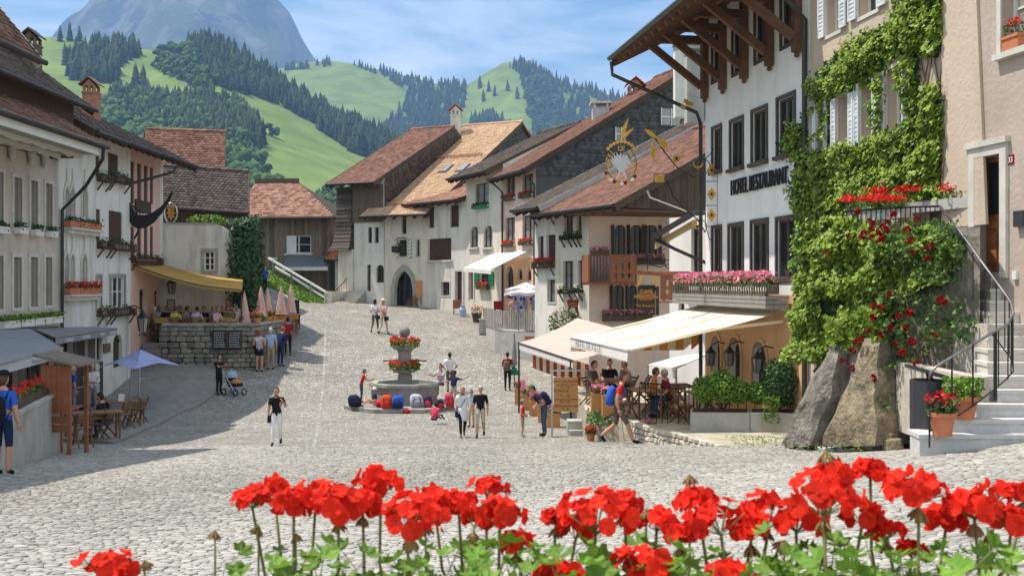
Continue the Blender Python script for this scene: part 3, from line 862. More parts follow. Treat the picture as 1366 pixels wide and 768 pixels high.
hillA = Hill("mountain", crestA, 3000,5200,320, MOUNT, 75,21,(-380,1050),110,300, gully=170, label="hazy blue rocky mountain behind the green hills")
hillC = Hill("far_hill", crestC, 1450,2600,300, GRASS, 14,22,(220,1650),70,170, label="wooded hill with pale meadows under the sky")
hillB = Hill("near_hill", crestB, 330,1250,345, GRASS, 7,23,(-450,755),90,180, label="bright green meadow hill with dark spruce woods")
def in_poly(x, y, poly):
 x = np.asarray(x); y = np.asarray(y); ins = np.zeros(x.shape, bool); n = len(poly)
 for i in range(n):
  x0, y0 = poly[i]; x1, y1 = poly[(i + 1) % n]
  c = ((y0 > y) != (y1 > y)) & (x < (x1 - x0) * (y - y0) / (y1 - y0 + 1e-9) + x0)
  ins ^= c
 return ins
def tree_templates():
 def conifer(seed):
  r = np.random.default_rng(seed); vs, fs = [], []
  tiers = 5
  for k in range(tiers):
   z0 = 0.06 + 0.94 * (k / tiers) * 0.92; z1 = min(1.0, z0 + 0.36); rr = 0.20 * (1 - k / tiers) ** 0.85 + 0.025
   b = len(vs); vs.append((0,0, z1)); n = 8
   for j in range(n):
    a = 2 * np.pi * j / n + r.uniform(0,0.5); q = rr * (1.15 if j % 2 else 0.68) * r.uniform(0.85,1.15)
    vs.append((q * np.cos(a), q * np.sin(a), z0 - (0.05 if j % 2 else -0.02)))
   for j in range(n): fs.append((b, b + 1 + j, b + 1 + (j + 1) % n))
  return np.array(vs), np.array(fs)
 def broad(seed):
  r = np.random.default_rng(seed); bm = bmesh.new(); vs, fs = [], []
  for k in range(9):
   b0 = bmesh.new(); bmesh.ops.create_icosphere(b0, subdivisions=1, radius=1)
   c = np.array([r.normal(0,0.19), r.normal(0,0.19),0.25 + 0.55 * r.random()]); q = r.uniform(0.12,0.24)
   k0 = len(vs); b0.verts.ensure_lookup_table()
   for v in b0.verts: vs.append(tuple(np.array(v.co) * q * r.uniform(0.55,1.35) + c))
   for f in b0.faces: fs.append(tuple(x.index + k0 for x in f.verts))
   b0.free()
  bm.free(); return np.array(vs), np.array(fs)
 return [conifer(i) for i in range(5)], [broad(40 + i) for i in range(5)]
CONIF, BROAD = tree_templates()
CONIFER_M = M("spruce_needles", (0.010,0.026,0.010),(0.050,0.080,0.028), scale=0.12, attr=True, bump=0, rough=0.9, spec=0.1)
BROAD_M = M("broadleaf_crowns", (0.025,0.062,0.014),(0.085,0.145,0.035), scale=0.2, attr=True, bump=0, rough=0.9, spec=0.1)
BARK = M("spruce_bark", (0.06,0.045,0.035), var=0.3, bump=0.4)
def scatter_trees(name, hill, polys, spacing_px2, templ, mat, hmin, hmax, label, cat, seed, t_rng=(0.0,1.0), wide=1.0):
 """trees planted on the hill where the photo shows wood; one mass"""
 r = np.random.default_rng(seed); vs, fs, va = [], [], []; k = 0
 for poly in polys:
  xs = [p[0] for p in poly]; ys = [p[1] for p in poly]
  area = 0.5 * abs(sum(poly[i][0] * poly[(i + 1) % len(poly)][1] - poly[(i + 1) % len(poly)][0] * poly[i][1] for i in range(len(poly))))
  n = int(area / spacing_px2); bb = (max(xs) - min(xs)) * (max(ys) - min(ys))
  m = int(n * bb / max(area, 1) * 1.05) + 4
  px = r.uniform(min(xs), max(xs), m); py = r.uniform(min(ys), max(ys), m)
  ok = in_poly(px, py, poly); px, py = px[ok], py[ok]
  c = np.interp(px, hill.cp, hill.cy); t = (py - hill.b) / (c - hill.b)
  ok = (t > t_rng[0]) & (t < min(t_rng[1], 1.0)); px, t = px[ok], t[ok]
  p = hill.pos(px, t)
  for i in range(len(px)):
   v, f = templ[r.integers(len(templ))]; h = r.uniform(hmin, hmax) * (1 if r.random() > 0.15 else 0.7); a = r.uniform(0,6.28); w = h * wide * r.uniform(0.8,1.2)
   ca, sa = np.cos(a), np.sin(a)
   vv = np.stack([(v[:, 0] * ca - v[:, 1] * sa) * w, (v[:, 0] * sa + v[:, 1] * ca) * w, v[:, 2] * h], 1) + p[i] - np.array([0,0,0.04 * h])
   vs.append(vv); fs.append(f + k); k += len(v); va.append(np.full(len(f), r.uniform()))
 o = np_mesh(name, np.concatenate(vs), np.concatenate(fs), mat, np.concatenate(va))
 tag(o, label, cat, None, "stuff"); return o
con_B = [[(86,74),(110,70),(125,64),(160,58),(184,60),(185,76),(158,92),(158,108),(110,110),(88,98)],
         [(250,62),(290,57),(330,83),(370,108),(400,128),(440,152),(480,172),(520,190),(558,206),(545,214),(500,206),(470,204),(450,190),(400,160),(370,140),(330,126),(290,116),(268,92),(252,78)],
         [(140,138),(165,120),(192,118),(210,134),(245,136),(285,138),(300,180),(200,180)],
         [(345,178),(352,205),(335,228),(300,215),(310,160)],
         [(225,145),(300,140),(335,160),(345,200),(300,215),(240,200)]]
bro_B = [[(205,74),(255,66),(268,92),(290,116),(270,122),(240,104),(210,92)],
         [(135,142),(165,124),(195,122),(210,138),(245,138),(300,144),(325,152),(335,188),(322,210),(348,232),(368,250),(384,275),(405,300),(300,300),(135,200)],
         [(428,272),(455,268),(480,300),(500,340),(430,338)], [(560,222),(620,250),(700,325),(560,330),(500,300)]]
scatter_trees("conifer_forest", hillB, con_B, 14, CONIF, CONIFER_M, 13,24, "dense dark spruce woods on the green hill", "forest", 61)
scatter_trees("broadleaf_forest", hillB, bro_B, 22, BROAD, BROAD_M, 11,18, "mixed lighter green wood on the hillside behind the roofs", "forest", 62)
con_C = [[(690,88),(705,82),(735,100),(765,114),(800,122),(850,136),(910,152),(1000,170),(1000,270),(760,270),(735,205),(700,195),(718,145),(700,125)],
         [(470,87),(545,102),(600,112),(622,114),(620,145),(590,195),(540,204),(500,186),(528,155),(545,125),(515,103)],
         [(420,140),(470,160),(540,178),(600,195),(650,215),(600,236),(500,210),(430,175)],
         [(666,90),(700,82),(704,95),(690,98)], [(625,160),(660,150),(700,190),(690,210),(630,190)],
         [(380,92),(440,84),(440,88),(380,97)]]
bro_C = [[(560,205),(640,190),(720,205),(780,260),(600,262)], [(700,100),(730,110),(760,190),(720,200),(705,150)]]
scatter_trees("distant_conifer_forest", hillC, con_C, 11, CONIF, CONIFER_M, 14,26, "blue-green spruce forest covering the far hill", "forest", 63)
scatter_trees("distant_broadleaf_forest", hillC, bro_C, 24, BROAD, BROAD_M, 14,22, "pale hazy broadleaf trees low on the far hill", "forest", 64)
con_A = [[(395,70),(440,80),(480,120),(440,140),(380,110)], [(60,60),(140,45),(250,40),(250,75),(60,80)]]
def lone_tree(px, py, hill, h, label, seed, group=None, broad=False, wide=1.0):
 c = float(np.interp(px, hill.cp, hill.cy)); t = min(0.99,(py - hill.b) / (c - hill.b))
 p = hill.pos(np.array(px, float), np.array(t)); p = V([float(q) for q in p])
 T = (BROAD if broad else CONIF)[seed % 5]
 root = thing("broadleaf_tree" if broad else "spruce_tree", label, "tree", p, group)
 tr = MB(); tr.tube([p - V((0,0,1)), p + V((0,0, h * 0.5))], [h * 0.022, h * 0.012], 6); tr.build("trunk", BARK, root)
 v, f = T
 a = seed * 1.3; ca, sa = math.cos(a), math.sin(a)
 vv = np.stack([(v[:, 0] * ca - v[:, 1] * sa) * h * wide, (v[:, 0] * sa + v[:, 1] * ca) * h * wide, v[:, 2] * h], 1) + np.array(p)
 np_mesh("crown", vv, f, BROAD_M if broad else CONIFER_M, np.full(len(f),0.3 + 0.4 * ((seed * 37) % 10) / 10), root)
for i, (x, y, h) in enumerate([(467,199,26),(473,202,30),(481,205,31),(487,207,25),(494,210,24),(508,213,22),(514,214,24),(520,215,20)]):
 lone_tree(x, y, hillB, h, ("first", "second", "third", "fourth", "fifth", "sixth", "seventh", "last")[i] + " dark spruce, counted from the left, in the short row on the meadow strip", i, "spruces in a row on the meadow strip")
for i, (x, y, h, l) in enumerate([(181,118,30, "tall pointed spruce standing free above the brick chimney"),(191,116,27, "broad spruce just beside the tall pointed one above the brick chimney"),
                                  (80,56,20, "small spruce on the skyline meadow beside the roof ridge"),(93,55,24, "taller of the skyline spruces near the roof ridge"),(106,56,20, "last spruce of the skyline trio left of the big wood")]):
 lone_tree(x, y, hillB, h, l, 20 + i)
for i, (x, y, h, l) in enumerate([(360,186,12, "lone round bush on the open meadow slope"),(367,188,10, "smaller bush beside the lone round bush on the meadow")]):
 lone_tree(x, y, hillB, h, l, 30 + i, broad=True, wide=1.2)
for i, (x, y, h) in enumerate([(640,118,34),(652,122,30),(660,128,28),(645,135,30),(677,120,28),(690,130,30)]):
 lone_tree(x, y, hillC, h, ("uppermost small spruce", "second small spruce", "third small spruce", "lowest left spruce", "spruce nearest the summit wood", "spruce at the right-hand edge")[i] + " on the pale meadow below the far summit", 40 + i, "scattered spruces under the far summit")
# the air: an even haze round everything
def haze():
 mb = MB(); mb.box(-4200,4200,-60,7300,-120,2150)
 m = bpy.data.materials.new("haze"); m.use_nodes = True; N, L = m.node_tree.nodes, m.node_tree.links
 N.remove(N["Principled BSDF"])
 pv = N.new("ShaderNodeVolumePrincipled"); pv.inputs["Color"].default_value = (0.34,0.56,1.0,1); pv.inputs["Density"].default_value = HAZE_D; pv.inputs["Anisotropy"].default_value = 0.0
 L.new(pv.outputs[0], N["Material Output"].inputs["Volume"])
 o = mb.build("haze", m, org=(0,0,0)); tag(o, "thin blue summer haze over the hills", None, None, "stuff")
HAZE_D = 1.75e-4
haze()
# --------
GABLE_BOARD = M("gable_sheathing", (0.085,0.078,0.072), var=0.2, bump=0.2)
def side_wall(mb, p0, din, depth, z0, zr, mi=0, back_drop=True, n=1):
 """gable end: from p0 inwards along din, up to the roof line zr(r)"""
 rs = [depth * i / 24 for i in range(25)]
 for a, b in zip(rs[:-1], rs[1:]):
  A, B = p0 + din * a, p0 + din * b
  mb.quad(V((A.x, A.y, z0)), V((B.x, B.y, z0)), V((B.x, B.y, zr(b))), V((A.x, A.y, zr(a))), mi)
def house(name, label, A, B, z0, zw, depth, wallm, wins, roof=None, gable=None, zone=None, near_gable=None, shingle_from=None, group=None):
 """street front A->B (plan points), walls z0..zw with openings; roof=dict(eave, oh, slope, run, tile, ef, en)"""
 fac = Fac(A, B)
 root = thing(name, label, "house", fac.pt(fac.L / 2, z0), group)
 holes = [fac.rect(*w[:4]) for w in wins]
 din = -fac.n
 def zr(r):
  if roof is None: return zw
  z = roof['eave'] + (r + roof['oh']) * roof['slope'] - 0.15
  rr = roof['run'] - roof['oh']
  if r > rr: z = roof['eave'] + roof['run'] * roof['slope'] - (r - rr) * roof['slope'] - 0.15
  return max(z, z0 + 1)
 zf = zr(0) if roof else zw
 mb = MB()
 holed_wall(mb, fac, 0, fac.L, z0, zf, holes)
 if zone:
  zz = fac.z(zone[0], zone[1])
  z_mb = MB(); holed_wall(z_mb, fac, 0, fac.L, z0, zz, holes, depth=0.02)
  z_mb.v = [tuple(V(p) + fac.n * 0.008) for p in z_mb.v]
 for w, h in zip(wins, holes):
  k = w[4]
  if k.get('arch'):
   spr = h[3] - (h[1] - h[0]) * (0.5 if k['arch'] != 'pointed' else 0.85) * k.get('ah', 1.0)
   spandrels(mb, fac, h[0], h[1], spr, h[3], k['arch'])
 side_wall(mb, fac.pt(0,0), din, depth, z0, zr);
 if shingle_from: gm = MB(); side_wall(gm, fac.pt(fac.L, 0), din, depth, z0, zr)
 else: side_wall(mb, fac.pt(fac.L, 0), din, depth, z0, zr)
 b0, b1 = fac.pt(0,0,-depth), fac.pt(fac.L, 0,-depth)
 mb.quad(V((b0.x, b0.y, z0)), V((b1.x, b1.y, z0)), V((b1.x, b1.y, zr(depth))), V((b0.x, b0.y, zr(depth))))
 wall = mb.build("wall", wallm, root)
 if zone: z_mb.build("painted_ground_floor", zone[2], wall)
 for w, h in zip(wins, holes):
  k = dict(w[4]); k.pop('arch', None); k.pop('ah', None)
  if k.pop('door', None): door(root, fac, h, **k)
  else: window(root, fac, h, **k)
 if roof:
  e = roof; a = fac.pt(-e.get('ef', 0.3), e['eave'], e['oh']); b = fac.pt(fac.L + e.get('en', 0.3), e['eave'], e['oh'])
  ro = roof_plane(root, a, b, din, e['slope'], e['run'], e['tile'], e.get('tw', 0.2), e.get('te', 0.26), gutter=e.get('gutter', GUTTER), soffit=e.get('soffit', WOOD_H), verge=e.get('verge'))[0]
  if e.get('rafters', True):
   rf = MB(); nr = max(2, int((b - a).length / 0.8))
   for i in range(nr + 1):
    q = a + (b - a) * ((i + 0.3) / (nr + 0.6)); w = (din + V((0,0, e['slope'])))
    rf.bar(q + V((0,0,-0.24)) + din * 0.1, q + V((0,0,-0.24)) + w * (e['oh'] - 0.02),0.1,0.14)
   rf.build("rafters", WOOD_D, ro)
 if shingle_from:
  zb, mat = shingle_from; gm.build("gable_wall", GABLE_BOARD, root)
  p = fac.pt(fac.L, 0,0) + fac.u * 0.012
  shingle_wall(root, p, din, zr, -0.0, depth, zb, mat, fac.u)
 return root, fac, zr
def door(root, fac, r, mat=WOOD_B, frame=None, recess=0.16, pointed=False):
 t0, t1, z0, z1 = r; mb = MB(); o = -recess; e = 0.006
 fac.box(mb, t0 + e, t1 - e, z0, z1 - e, o - 0.05, o)
 w = t1 - t0; k = max(2, int(w / 0.18))
 for i in range(k): fac.box(mb, t0 + w * i / k + 0.01, t0 + w * (i + 1) / k - 0.01, z0 + 0.03, z1 - 0.03, o, o + 0.02)
 d = mb.build("door", mat, root)
 h = MB(); fac.box(h, t1 - 0.16, t1 - 0.1, z0 + 1.0, z0 + 1.12, o + 0.02, o + 0.08); h.build("handle", IRON, d)
 if frame:
  s = MB(); q = 0.14
  fac.box(s, t0 - q, t0, z0, z1 + q, -0.02,0.05); fac.box(s, t1, t1 + q, z0, z1 + q, -0.02,0.05); fac.box(s, t0, t1, z1, z1 + q, -0.02,0.048)
  s.build("door_frame", frame, d)
 return d
def chimney(label, base, w, h, body, cap, brick_cap=True):
 root = thing("chimney", label, "chimney", base)
 x, y, z = base; mb = MB(); mb.box(x - w / 2, x + w / 2, y - w / 2, y + w / 2, z - 1.5, z + h); mb.build("stack", body, root)
 hd = MB()
 if brick_cap:
  for sx in (-1,0,1):
   for sy in (-1,1): hd.box(x + sx * w * 0.38 - w * 0.09, x + sx * w * 0.38 + w * 0.09, y + sy * w * 0.4 - w * 0.08, y + sy * w * 0.4 + w * 0.08, z + h, z + h + w * 0.42)
  hd.box(x - w * 0.56, x + w * 0.56, y - w * 0.56, y + w * 0.56, z + h - w * 0.12, z + h - 0.002)
  hd.build("hood_piers", body, root)
  r = MB(); zt = z + h + w * 0.42
  for i, sg in enumerate((-1,1)):
   for k in range(3):
    a0, a1 = 0.72 - 0.24 * k, 0.72 - 0.24 * (k + 1)
    r.obox((x + sg * w * a0, y - w * 0.68, zt + w * 0.2 * k + 0.02),(sg * -w * 0.26,0, w * 0.20),(0, w * 1.36,0),(0,0,0.05), at=0.3 + 0.2 * k)
  r.build("hood_tiles", cap, root, kind="stuff")
  g = MB(); g.prism([(x - w * 0.5, y - w * 0.5, zt),(x + w * 0.5, y - w * 0.5, zt),(x, y - w * 0.5, zt + w * 0.52)], (0, w, 0)); g.build("hood_gable", body, root)
 else:
  for sx in (-1,1):
   for sy in (-1,1): hd.box(x + sx * w * 0.38 - 0.06, x + sx * w * 0.38 + 0.06, y + sy * w * 0.38 - 0.06, y + sy * w * 0.38 + 0.06, z + h, z + h + 0.25)
  hd.box(x - w * 0.62, x + w * 0.62, y - w * 0.62, y + w * 0.62, z + h + 0.25, z + h + 0.36)
  hd.build("cover_slab", cap, root)
 return root
def pipe(root, pts, r=0.055, mat=GUTTER, name="downpipe"):
 mb = MB(); mb.tube(pts, r, 8); return mb.build(name, mat, root)
# hotel ------------------------------------------------------------
HD = V((-0.166,1.0,0)).normalized()
def right_line(px):
 k = (px - CX) / F; Y = 11.25 / (k + 0.166); return (11.25 - 0.166 * Y, Y)
zg_hotel = CZ - 3.62
hA, hB = right_line(941), right_line(1079)
HF = Fac(hA, hB)
BR = dict(frame=FRAME_D, sur=FRAME_D, sur_w=0.09, trans=0, glass=GLASS, recess=0.07)
w_h = []
for (a, b, t, bo) in ((951,962,40,106),(978,991,30,96),(1008,1023,12,79),(1043,1059,-8,59)): w_h.append((a, b, t, bo, dict(BR)))
for (a, b, t, bo) in ((951,962,171,228),(975,991,161,224),(1004,1023,147,216),(1038,1060,130,206)): w_h.append((a, b, t, bo, dict(BR, sill=FRAME_D)))
for (a, b, t, bo) in ((951,962,304,372),(973,991,301,372),(1003,1024,296,372),(1037,1062,292,372)): w_h.append((a, b, t, bo, dict(BR)))
AW = dict(frame=WOOD_D, glass=GLASS, trans=2, arch='round', recess=0.2)
for (a, b, t, bo) in ((950,962,448,512),(973,989,450,516),(1004,1024,456,522),(1038,1060,464,530)): w_h.append((a, b, t, bo, dict(AW)))
hotel, HF, hzr = house("hotel_building", "white hotel with brown framed windows and deep timber eaves", hA, hB, zg_hotel - 0.4, CZ + 9.5,9.0, W_HOTEL, w_h,
                 roof=dict(eave=CZ + 7.0, oh=2.75, slope=0.5, run=7.4, tile=TILE_B, ef=0.85, en=0.15, gutter=GUTTER_G, rafters=False),
                 zone=(1000,392, W_ORANGE))
# arch surrounds on the orange floor
for w in w_h[12:]:
 r = HF.rect(*w[:4]); mb = MB(); spr = r[3] - (r[1] - r[0]) * 0.5
 pts = arch_top(HF, r[0], r[1], spr, r[3], 'round', 10); out = arch_top(HF, r[0] - 0.13, r[1] + 0.13, spr, r[3] + 0.14, 'round', 10)
 for i in range(10):
  mb.prism([HF.pt(pts[i][0], pts[i][1], 0.0), HF.pt(pts[i + 1][0], pts[i + 1][1], 0.0), HF.pt(out[i + 1][0], out[i + 1][1], 0.0), HF.pt(out[i][0], out[i][1], 0.0)], HF.n * 0.045)
 for a, b in ((r[0] - 0.13, r[0]),(r[1], r[1] + 0.13)): HF.box(mb, a, b, r[2], spr, 0,0.045)
 mb.build("arch_surround", M("orange_stone", (0.60,0.36,0.18), var=0.1, bump=0.2), hotel)
# brackets under the eaves: wall post, cross beam, diagonal strut
zb_h = CZ + 5.62; zt_h = CZ + 7.25
for px in (944,968,997,1031,1068):
 t = HF.t(px); mb = MB()
 HF.box(mb, t - 0.11, t + 0.11, zb_h, zt_h + 0.9,0.012,0.2)
 mb.lathe(HF.pt(t, zb_h - 0.14,0.10), [(0.03,0),(0.08,0.05),(0.05,0.09),(0.1,0.14)], 8)
 p = mb.build("bracket_post", WOOD_H, hotel)
 bm_ = MB(); bm_.bar(HF.pt(t, zt_h + 0.12,0.2), HF.pt(t, zt_h + 0.12,2.25),0.2,0.24); bm_.build("cross_beam", WOOD_H, hotel)
 st = MB(); st.bar(HF.pt(t, zb_h + 0.35,0.2), HF.pt(t, zt_h + 0.0,1.9),0.16,0.2); st.build("strut", WOOD_H, hotel)
for i, o in enumerate((1.95,1.1)):
 mb = MB(); mb.bar(HF.pt(-0.75, zt_h + 0.34 + 0.0, o), HF.pt(HF.L + 0.1, zt_h + 0.34, o),0.18,0.2); mb.build("purlin", WOOD_H, hotel)
mb = MB()
for i in range(15):
 t = -0.8 + (HF.L + 0.9) * i / 14
 mb.bar(HF.pt(t, CZ + 7.0 - 0.27 + 0.04,2.68), HF.pt(t, CZ + 7.0 - 0.27 + 1.37,0.02),0.11,0.13)
mb.build("rafters", WOOD_H, hotel)
pipe(hotel, [HF.pt(-0.8, CZ + 6.85,2.75), HF.pt(-0.8, CZ + 6.45,2.72), HF.pt(-0.5, CZ + 5.9,1.6), HF.pt(-0.22, CZ + 5.25,0.2), HF.pt(-0.2, CZ + 4.9,0.08), HF.pt(-0.2, CZ - 3.0,0.08)], 0.06)
pipe(hotel, [HF.pt(HF.L - 0.02, CZ + 6.9,2.7), HF.pt(HF.L - 0.02, CZ + 6.8,0.6), HF.pt(HF.L - 0.02, CZ + 6.3,0.1), HF.pt(HF.L - 0.02, CZ - 2.9,0.1)], 0.065)
# lettering on the wall
t_a = HF.t(977); z_a = HF.z(977,261)
text_mesh("wall_lettering", "HOTEL RESTAURANT", 0.40, HF.pt(t_a, z_a, 0.05), HF.u, V((0,0,1)), BLACK, hotel, extrude=0.025, bold=0.0, spacing=1.0)
txt = bpy.data.objects["wall_lettering"]
bb = [v.co for v in txt.data.vertices]; base = WORLD[hotel.name]
us = [(V(v) + base - HF.pt(t_a, z_a)).dot(HF.u) for v in bb]; kx = (HF.t(1053) - t_a) / max(us)
for v in txt.data.vertices:
 q = v.co + base - HF.pt(t_a, z_a); du = q.dot(HF.u); v.co = v.co + HF.u * (du * (kx - 1)); v.co.z += 0.55 * (q.z - z_a + z_a) if False else 0.55 * q.z
# shelf with pink geraniums above the awning
mb = MB(); ta, tb = HF.t(926), HF.t(1058)
for i in range(3): HF.box(mb, ta, tb, CZ - 0.62 + i * 0.11, CZ - 0.62 + i * 0.11 + 0.095,0.1 + 0.02 * (i % 2),0.72)
mb.build("balcony_shelf", WOOD_S, hotel)
fb = flower_box(hotel, HF, ta + 0.05, tb - 0.05, CZ - 0.05, mat=WOOD_G, petal=PETAL_P, h=0.22, d=0.36, off=0.34, rich=4.2, fh=0.34, leaf=LEAF_ROSE, slats=True)
# wall lanterns on the orange floor
def wall_lantern(label, fac, t, z, root=None, s=1.0):
 r = thing("wall_lantern", label, "lantern", fac.pt(t, z, 0.35 * s))
 mb = MB(); mb.tube([fac.pt(t, z + 0.28 * s, 0.005), fac.pt(t, z + 0.32 * s, 0.18 * s), fac.pt(t, z + 0.24 * s, 0.33 * s), fac.pt(t, z + 0.2 * s, 0.35 * s)], 0.014 * s, 6)
 mb.build("bracket", IRON, r)
 c = fac.pt(t, z, 0.35 * s)
 mb = MB(); mb.lathe(c, [(0.05 * s, -0.24 * s),(0.075 * s, -0.22 * s),(0.11 * s, 0.06 * s),(0.12 * s, 0.065 * s)], 6); mb.build("lantern_glass", GLASS_C, r)
 mb = MB(); mb.lathe(c, [(0.135 * s, 0.066 * s),(0.07 * s, 0.14 * s),(0.03 * s, 0.2 * s),(0.01 * s, 0.21 * s)], 6); mb.build("cap", IRON, r)
 mb = MB()
 for j in range(6):
  a = 2 * math.pi * j / 6
  mb.tube([c + V((0.08 * s * math.cos(a),0.08 * s * math.sin(a),-0.22 * s)), c + V((0.122 * s * math.cos(a),0.122 * s * math.sin(a),0.066 * s))], 0.008 * s, 4)
 mb.build("cage", IRON, r)
for px, py, l in ((967,474, "black iron lantern beside the first arched hotel door"),(993,474, "black iron lantern between the middle arched hotel doors"),(1032,482, "black iron lantern nearest the round clipped shrub")):
 wall_lantern(l, HF, HF.t(px), HF.z(px, py), s=1.25)
# the restaurant terrace: raised paved platform with stone edge
PLAT_Z = CZ - 3.6
plat_pts = [V((2.15,34.8,0)), V((2.1,29.8,0)), V((3.25,27.3,0)), V((3.9,25.4,0)), V((4.75,23.3,0)), V((7.45,22.6,0)), V((7.0,25.5,0)), V((6.0,33,0)), V((5.6,36,0))]
mb = MB(); mb.prism([V((p.x, p.y, PLAT_Z - 1.2)) for p in plat_pts], (0,0,1.2))
GRAVEL = M("worn_terrace_paving", (0.30,0.26,0.19),(0.50,0.46,0.37), scale=1.6, bump=0.8, bscale=7, bdist=0.04, stain=0.2)
plat = mb.build("terrace_paving", GRAVEL); tag(plat, "worn paved terrace in front of the hotel", None, None, "structure")
# rubble wall along its edge, stone by stone
def rubble(root, a, b, z_top0, z_top1, zb, n_out, size, mat, name="stone", seed=1, thick=0.12):
 r = random.Random(seed); a, b = V(a), V(b); L = (b - a).length; u = (b - a) / L; n_out = V(n_out); z = zb; row = 0; cnt = 0
 protos = STONES[mat.name] if mat.name in STONES else make_stones(mat)
 ztm = max(z_top0, z_top1)
 while z < ztm - 0.04:
  h = size * r.uniform(0.6,1.0); h = min(h, max(ztm - z, 0.06)); t = -size * r.random() * 0.5
  while t < L:
   w = size * r.uniform(0.8,1.8); m = t + w / 2
   if 0 <= m <= L:
    zt = z_top0 + (z_top1 - z_top0) * m / L
    if z + h * 0.55 < zt:
     p = a + u * m; hh = min(h, zt - z)
     inst(name, protos[r.randrange(len(protos))], V((p.x, p.y, z + hh / 2)) + n_out * thick * 0.12 * r.random(), root, rot=(0,0, math.atan2(u.y, u.x) + (0 if r.random() < .5 else math.pi)), scale=(w * 0.485, thick, hh * 0.48)); cnt += 1
   t += w
  z += h; row += 1
 return cnt
STONES = {}
def make_stones(mat):
 out = []
 for i in range(8):
  r = random.Random(100 + i); bm = bmesh.new(); bmesh.ops.create_cube(bm, size=2.0)
  bmesh.ops.bevel(bm, geom=list(bm.edges), offset=0.34, segments=1, affect='EDGES')
  for v in bm.verts: v.co = V((v.co.x * r.uniform(0.88,1.04), v.co.y * r.uniform(0.8,1.1), v.co.z * r.uniform(0.88,1.04)))
  me = bpy.data.meshes.new("stone"); bm.to_mesh(me); bm.free(); me.materials.append(mat); out.append(me)
 STONES[mat.name] = out; return out
sw = thing("rubble_wall", "low dry stone wall sinking into the cobbles beside the hotel terrace", "wall", (4.0,25.3, PLAT_Z - 0.4))
cnt = 0
for p, q in zip([plat_pts[2], V((3.6,26.2,0)), plat_pts[3]], [V((3.6,26.2,0)), plat_pts[3], plat_pts[4]]):
 d = (q - p).normalized(); no = V((d.y, -d.x, 0)); no = no if no.x < 0 else -no
 g0 = min(gzf(p.x, p.y), gzf(q.x, q.y)) - 0.06
 rubble(sw, V((p.x, p.y, 0)) + no * 0.06, V((q.x, q.y, 0)) + no * 0.06, PLAT_Z + 0.05, PLAT_Z + 0.03, g0, no, 0.17, ROCK_L, seed=int(p.x * 100))
# right-hand neighbour overgrown with ivy ---------------------------
iA, iB = right_line(1081), right_line(1258)
SW = dict(frame=FRAME_W, glass=GLASS, recess=0.22, trans=2, sur=STONE_L, sur_w=0.08, shut=0.85, shut_mat=SHUT_W)
w_i = [(1103,1122,-22,44, dict(SW)),(1146,1172,-60,18, dict(SW)),
       (1092,1101,138,208, dict(SW)),(1119,1134,128,198, dict(SW)),(1150,1166,108,190, dict(SW)),(1184,1206,90,176, dict(SW)),(1083,1088,318,380, dict(SW, shut=None)),(1086,1094,470,548, dict(closed=SHUT_W))]
ivy_house, IF, _ = house("ivy_house", "stone house with white shutters smothered in bright green ivy", iA, iB, CZ - 4.0, CZ + 9.0,8.0, W_ROUGH2, w_i)
rA, rB = right_line(1258.5), right_line(1560)
w_r = [(1337,1400,-60,62, dict(frame=FRAME_W, glass=GLASS_C, recess=0.22, trans=1, sur=STONE_L, sur_w=0.11, sill=STONE_L)),
       (1303,1337,208,363, dict(door=True, mat=WOOD_O, recess=0.2))]
pale_house, RF, _ = house("roughcast_house", "beige roughcast house with an oak door numbered 33 at the top of stone steps", rA, rB, CZ - 4.2, CZ + 9.0,8.0, W_ROUGH, w_r)
# sunlit part of the wall by the ivy, painted as a paler tapering strip
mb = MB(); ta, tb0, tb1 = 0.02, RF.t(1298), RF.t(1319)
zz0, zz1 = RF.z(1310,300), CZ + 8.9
mb.prism([RF.pt(ta, zz0,0.003), RF.pt(tb1, zz0,0.003), RF.pt(tb0 - 0.1, zz1,0.003), RF.pt(ta, zz1,0.003)], RF.n * 0.05); mb.build("sunlit_strip", W_ROUGH2, pale_house)
# oak door panels, stone door case, number plate, post box
r = RF.rect(1303,1337,208,363)
mb = MB(); q = 0.17
RF.box(mb, r[0] - q, r[0], r[2] - 0.1, r[3] + q, -0.02,0.06); RF.box(mb, r[1], r[1] + q, r[2] - 0.1, r[3] + q, -0.02,0.06); RF.box(mb, r[0], r[1], r[3], r[3] + q, -0.02,0.058)
RF.box(mb, r[0] - q - 0.05, r[1] + q + 0.05, r[3] + q, r[3] + q + 0.1,-0.02,0.1)
mb.build("stone_door_case", STONE_L, pale_house)
mb = MB(); w = r[1] - r[0]
for a, b, c, d in ((0.12,0.46,0.08,0.34),(0.54,0.88,0.08,0.34),(0.12,0.46,0.38,0.44),(0.54,0.88,0.38,0.44)):
 H = r[3] - r[2]; RF.box(mb, r[0] + w * a, r[0] + w * b, r[2] + H * c, r[2] + H * d, -0.179,-0.15)
mb.build("door_panel", WOOD_O, pale_house)
mb = MB(); RF.box(mb, r[0] + w * 0.14, r[0] + w * 0.86, r[2] + (r[3] - r[2]) * 0.5, r[2] + (r[3] - r[2]) * 0.95,-0.179,-0.165); mb.build("door_glass", GLASS, pale_house)
t, z = RF.t(1349), RF.z(1349,213)
mb = MB(); RF.box(mb, t - 0.08, t + 0.08, z - 0.08, z + 0.08,0.0,0.015); hn = mb.build("house_number_plate", RED_P, pale_house)
text_mesh("number", "33", 0.13, RF.pt(t, z - 0.045,0.018), RF.u, V((0,0,1)), WHITE_P, hn, extrude=0.002, align='CENTER')
mb = MB(); t, z = RF.t(1362), RF.z(1362,292); RF.box(mb, t - 0.08, t + 0.18, z - 0.13, z + 0.13,0.0,0.09); mb.build("letter_box", BIN, pale_house)
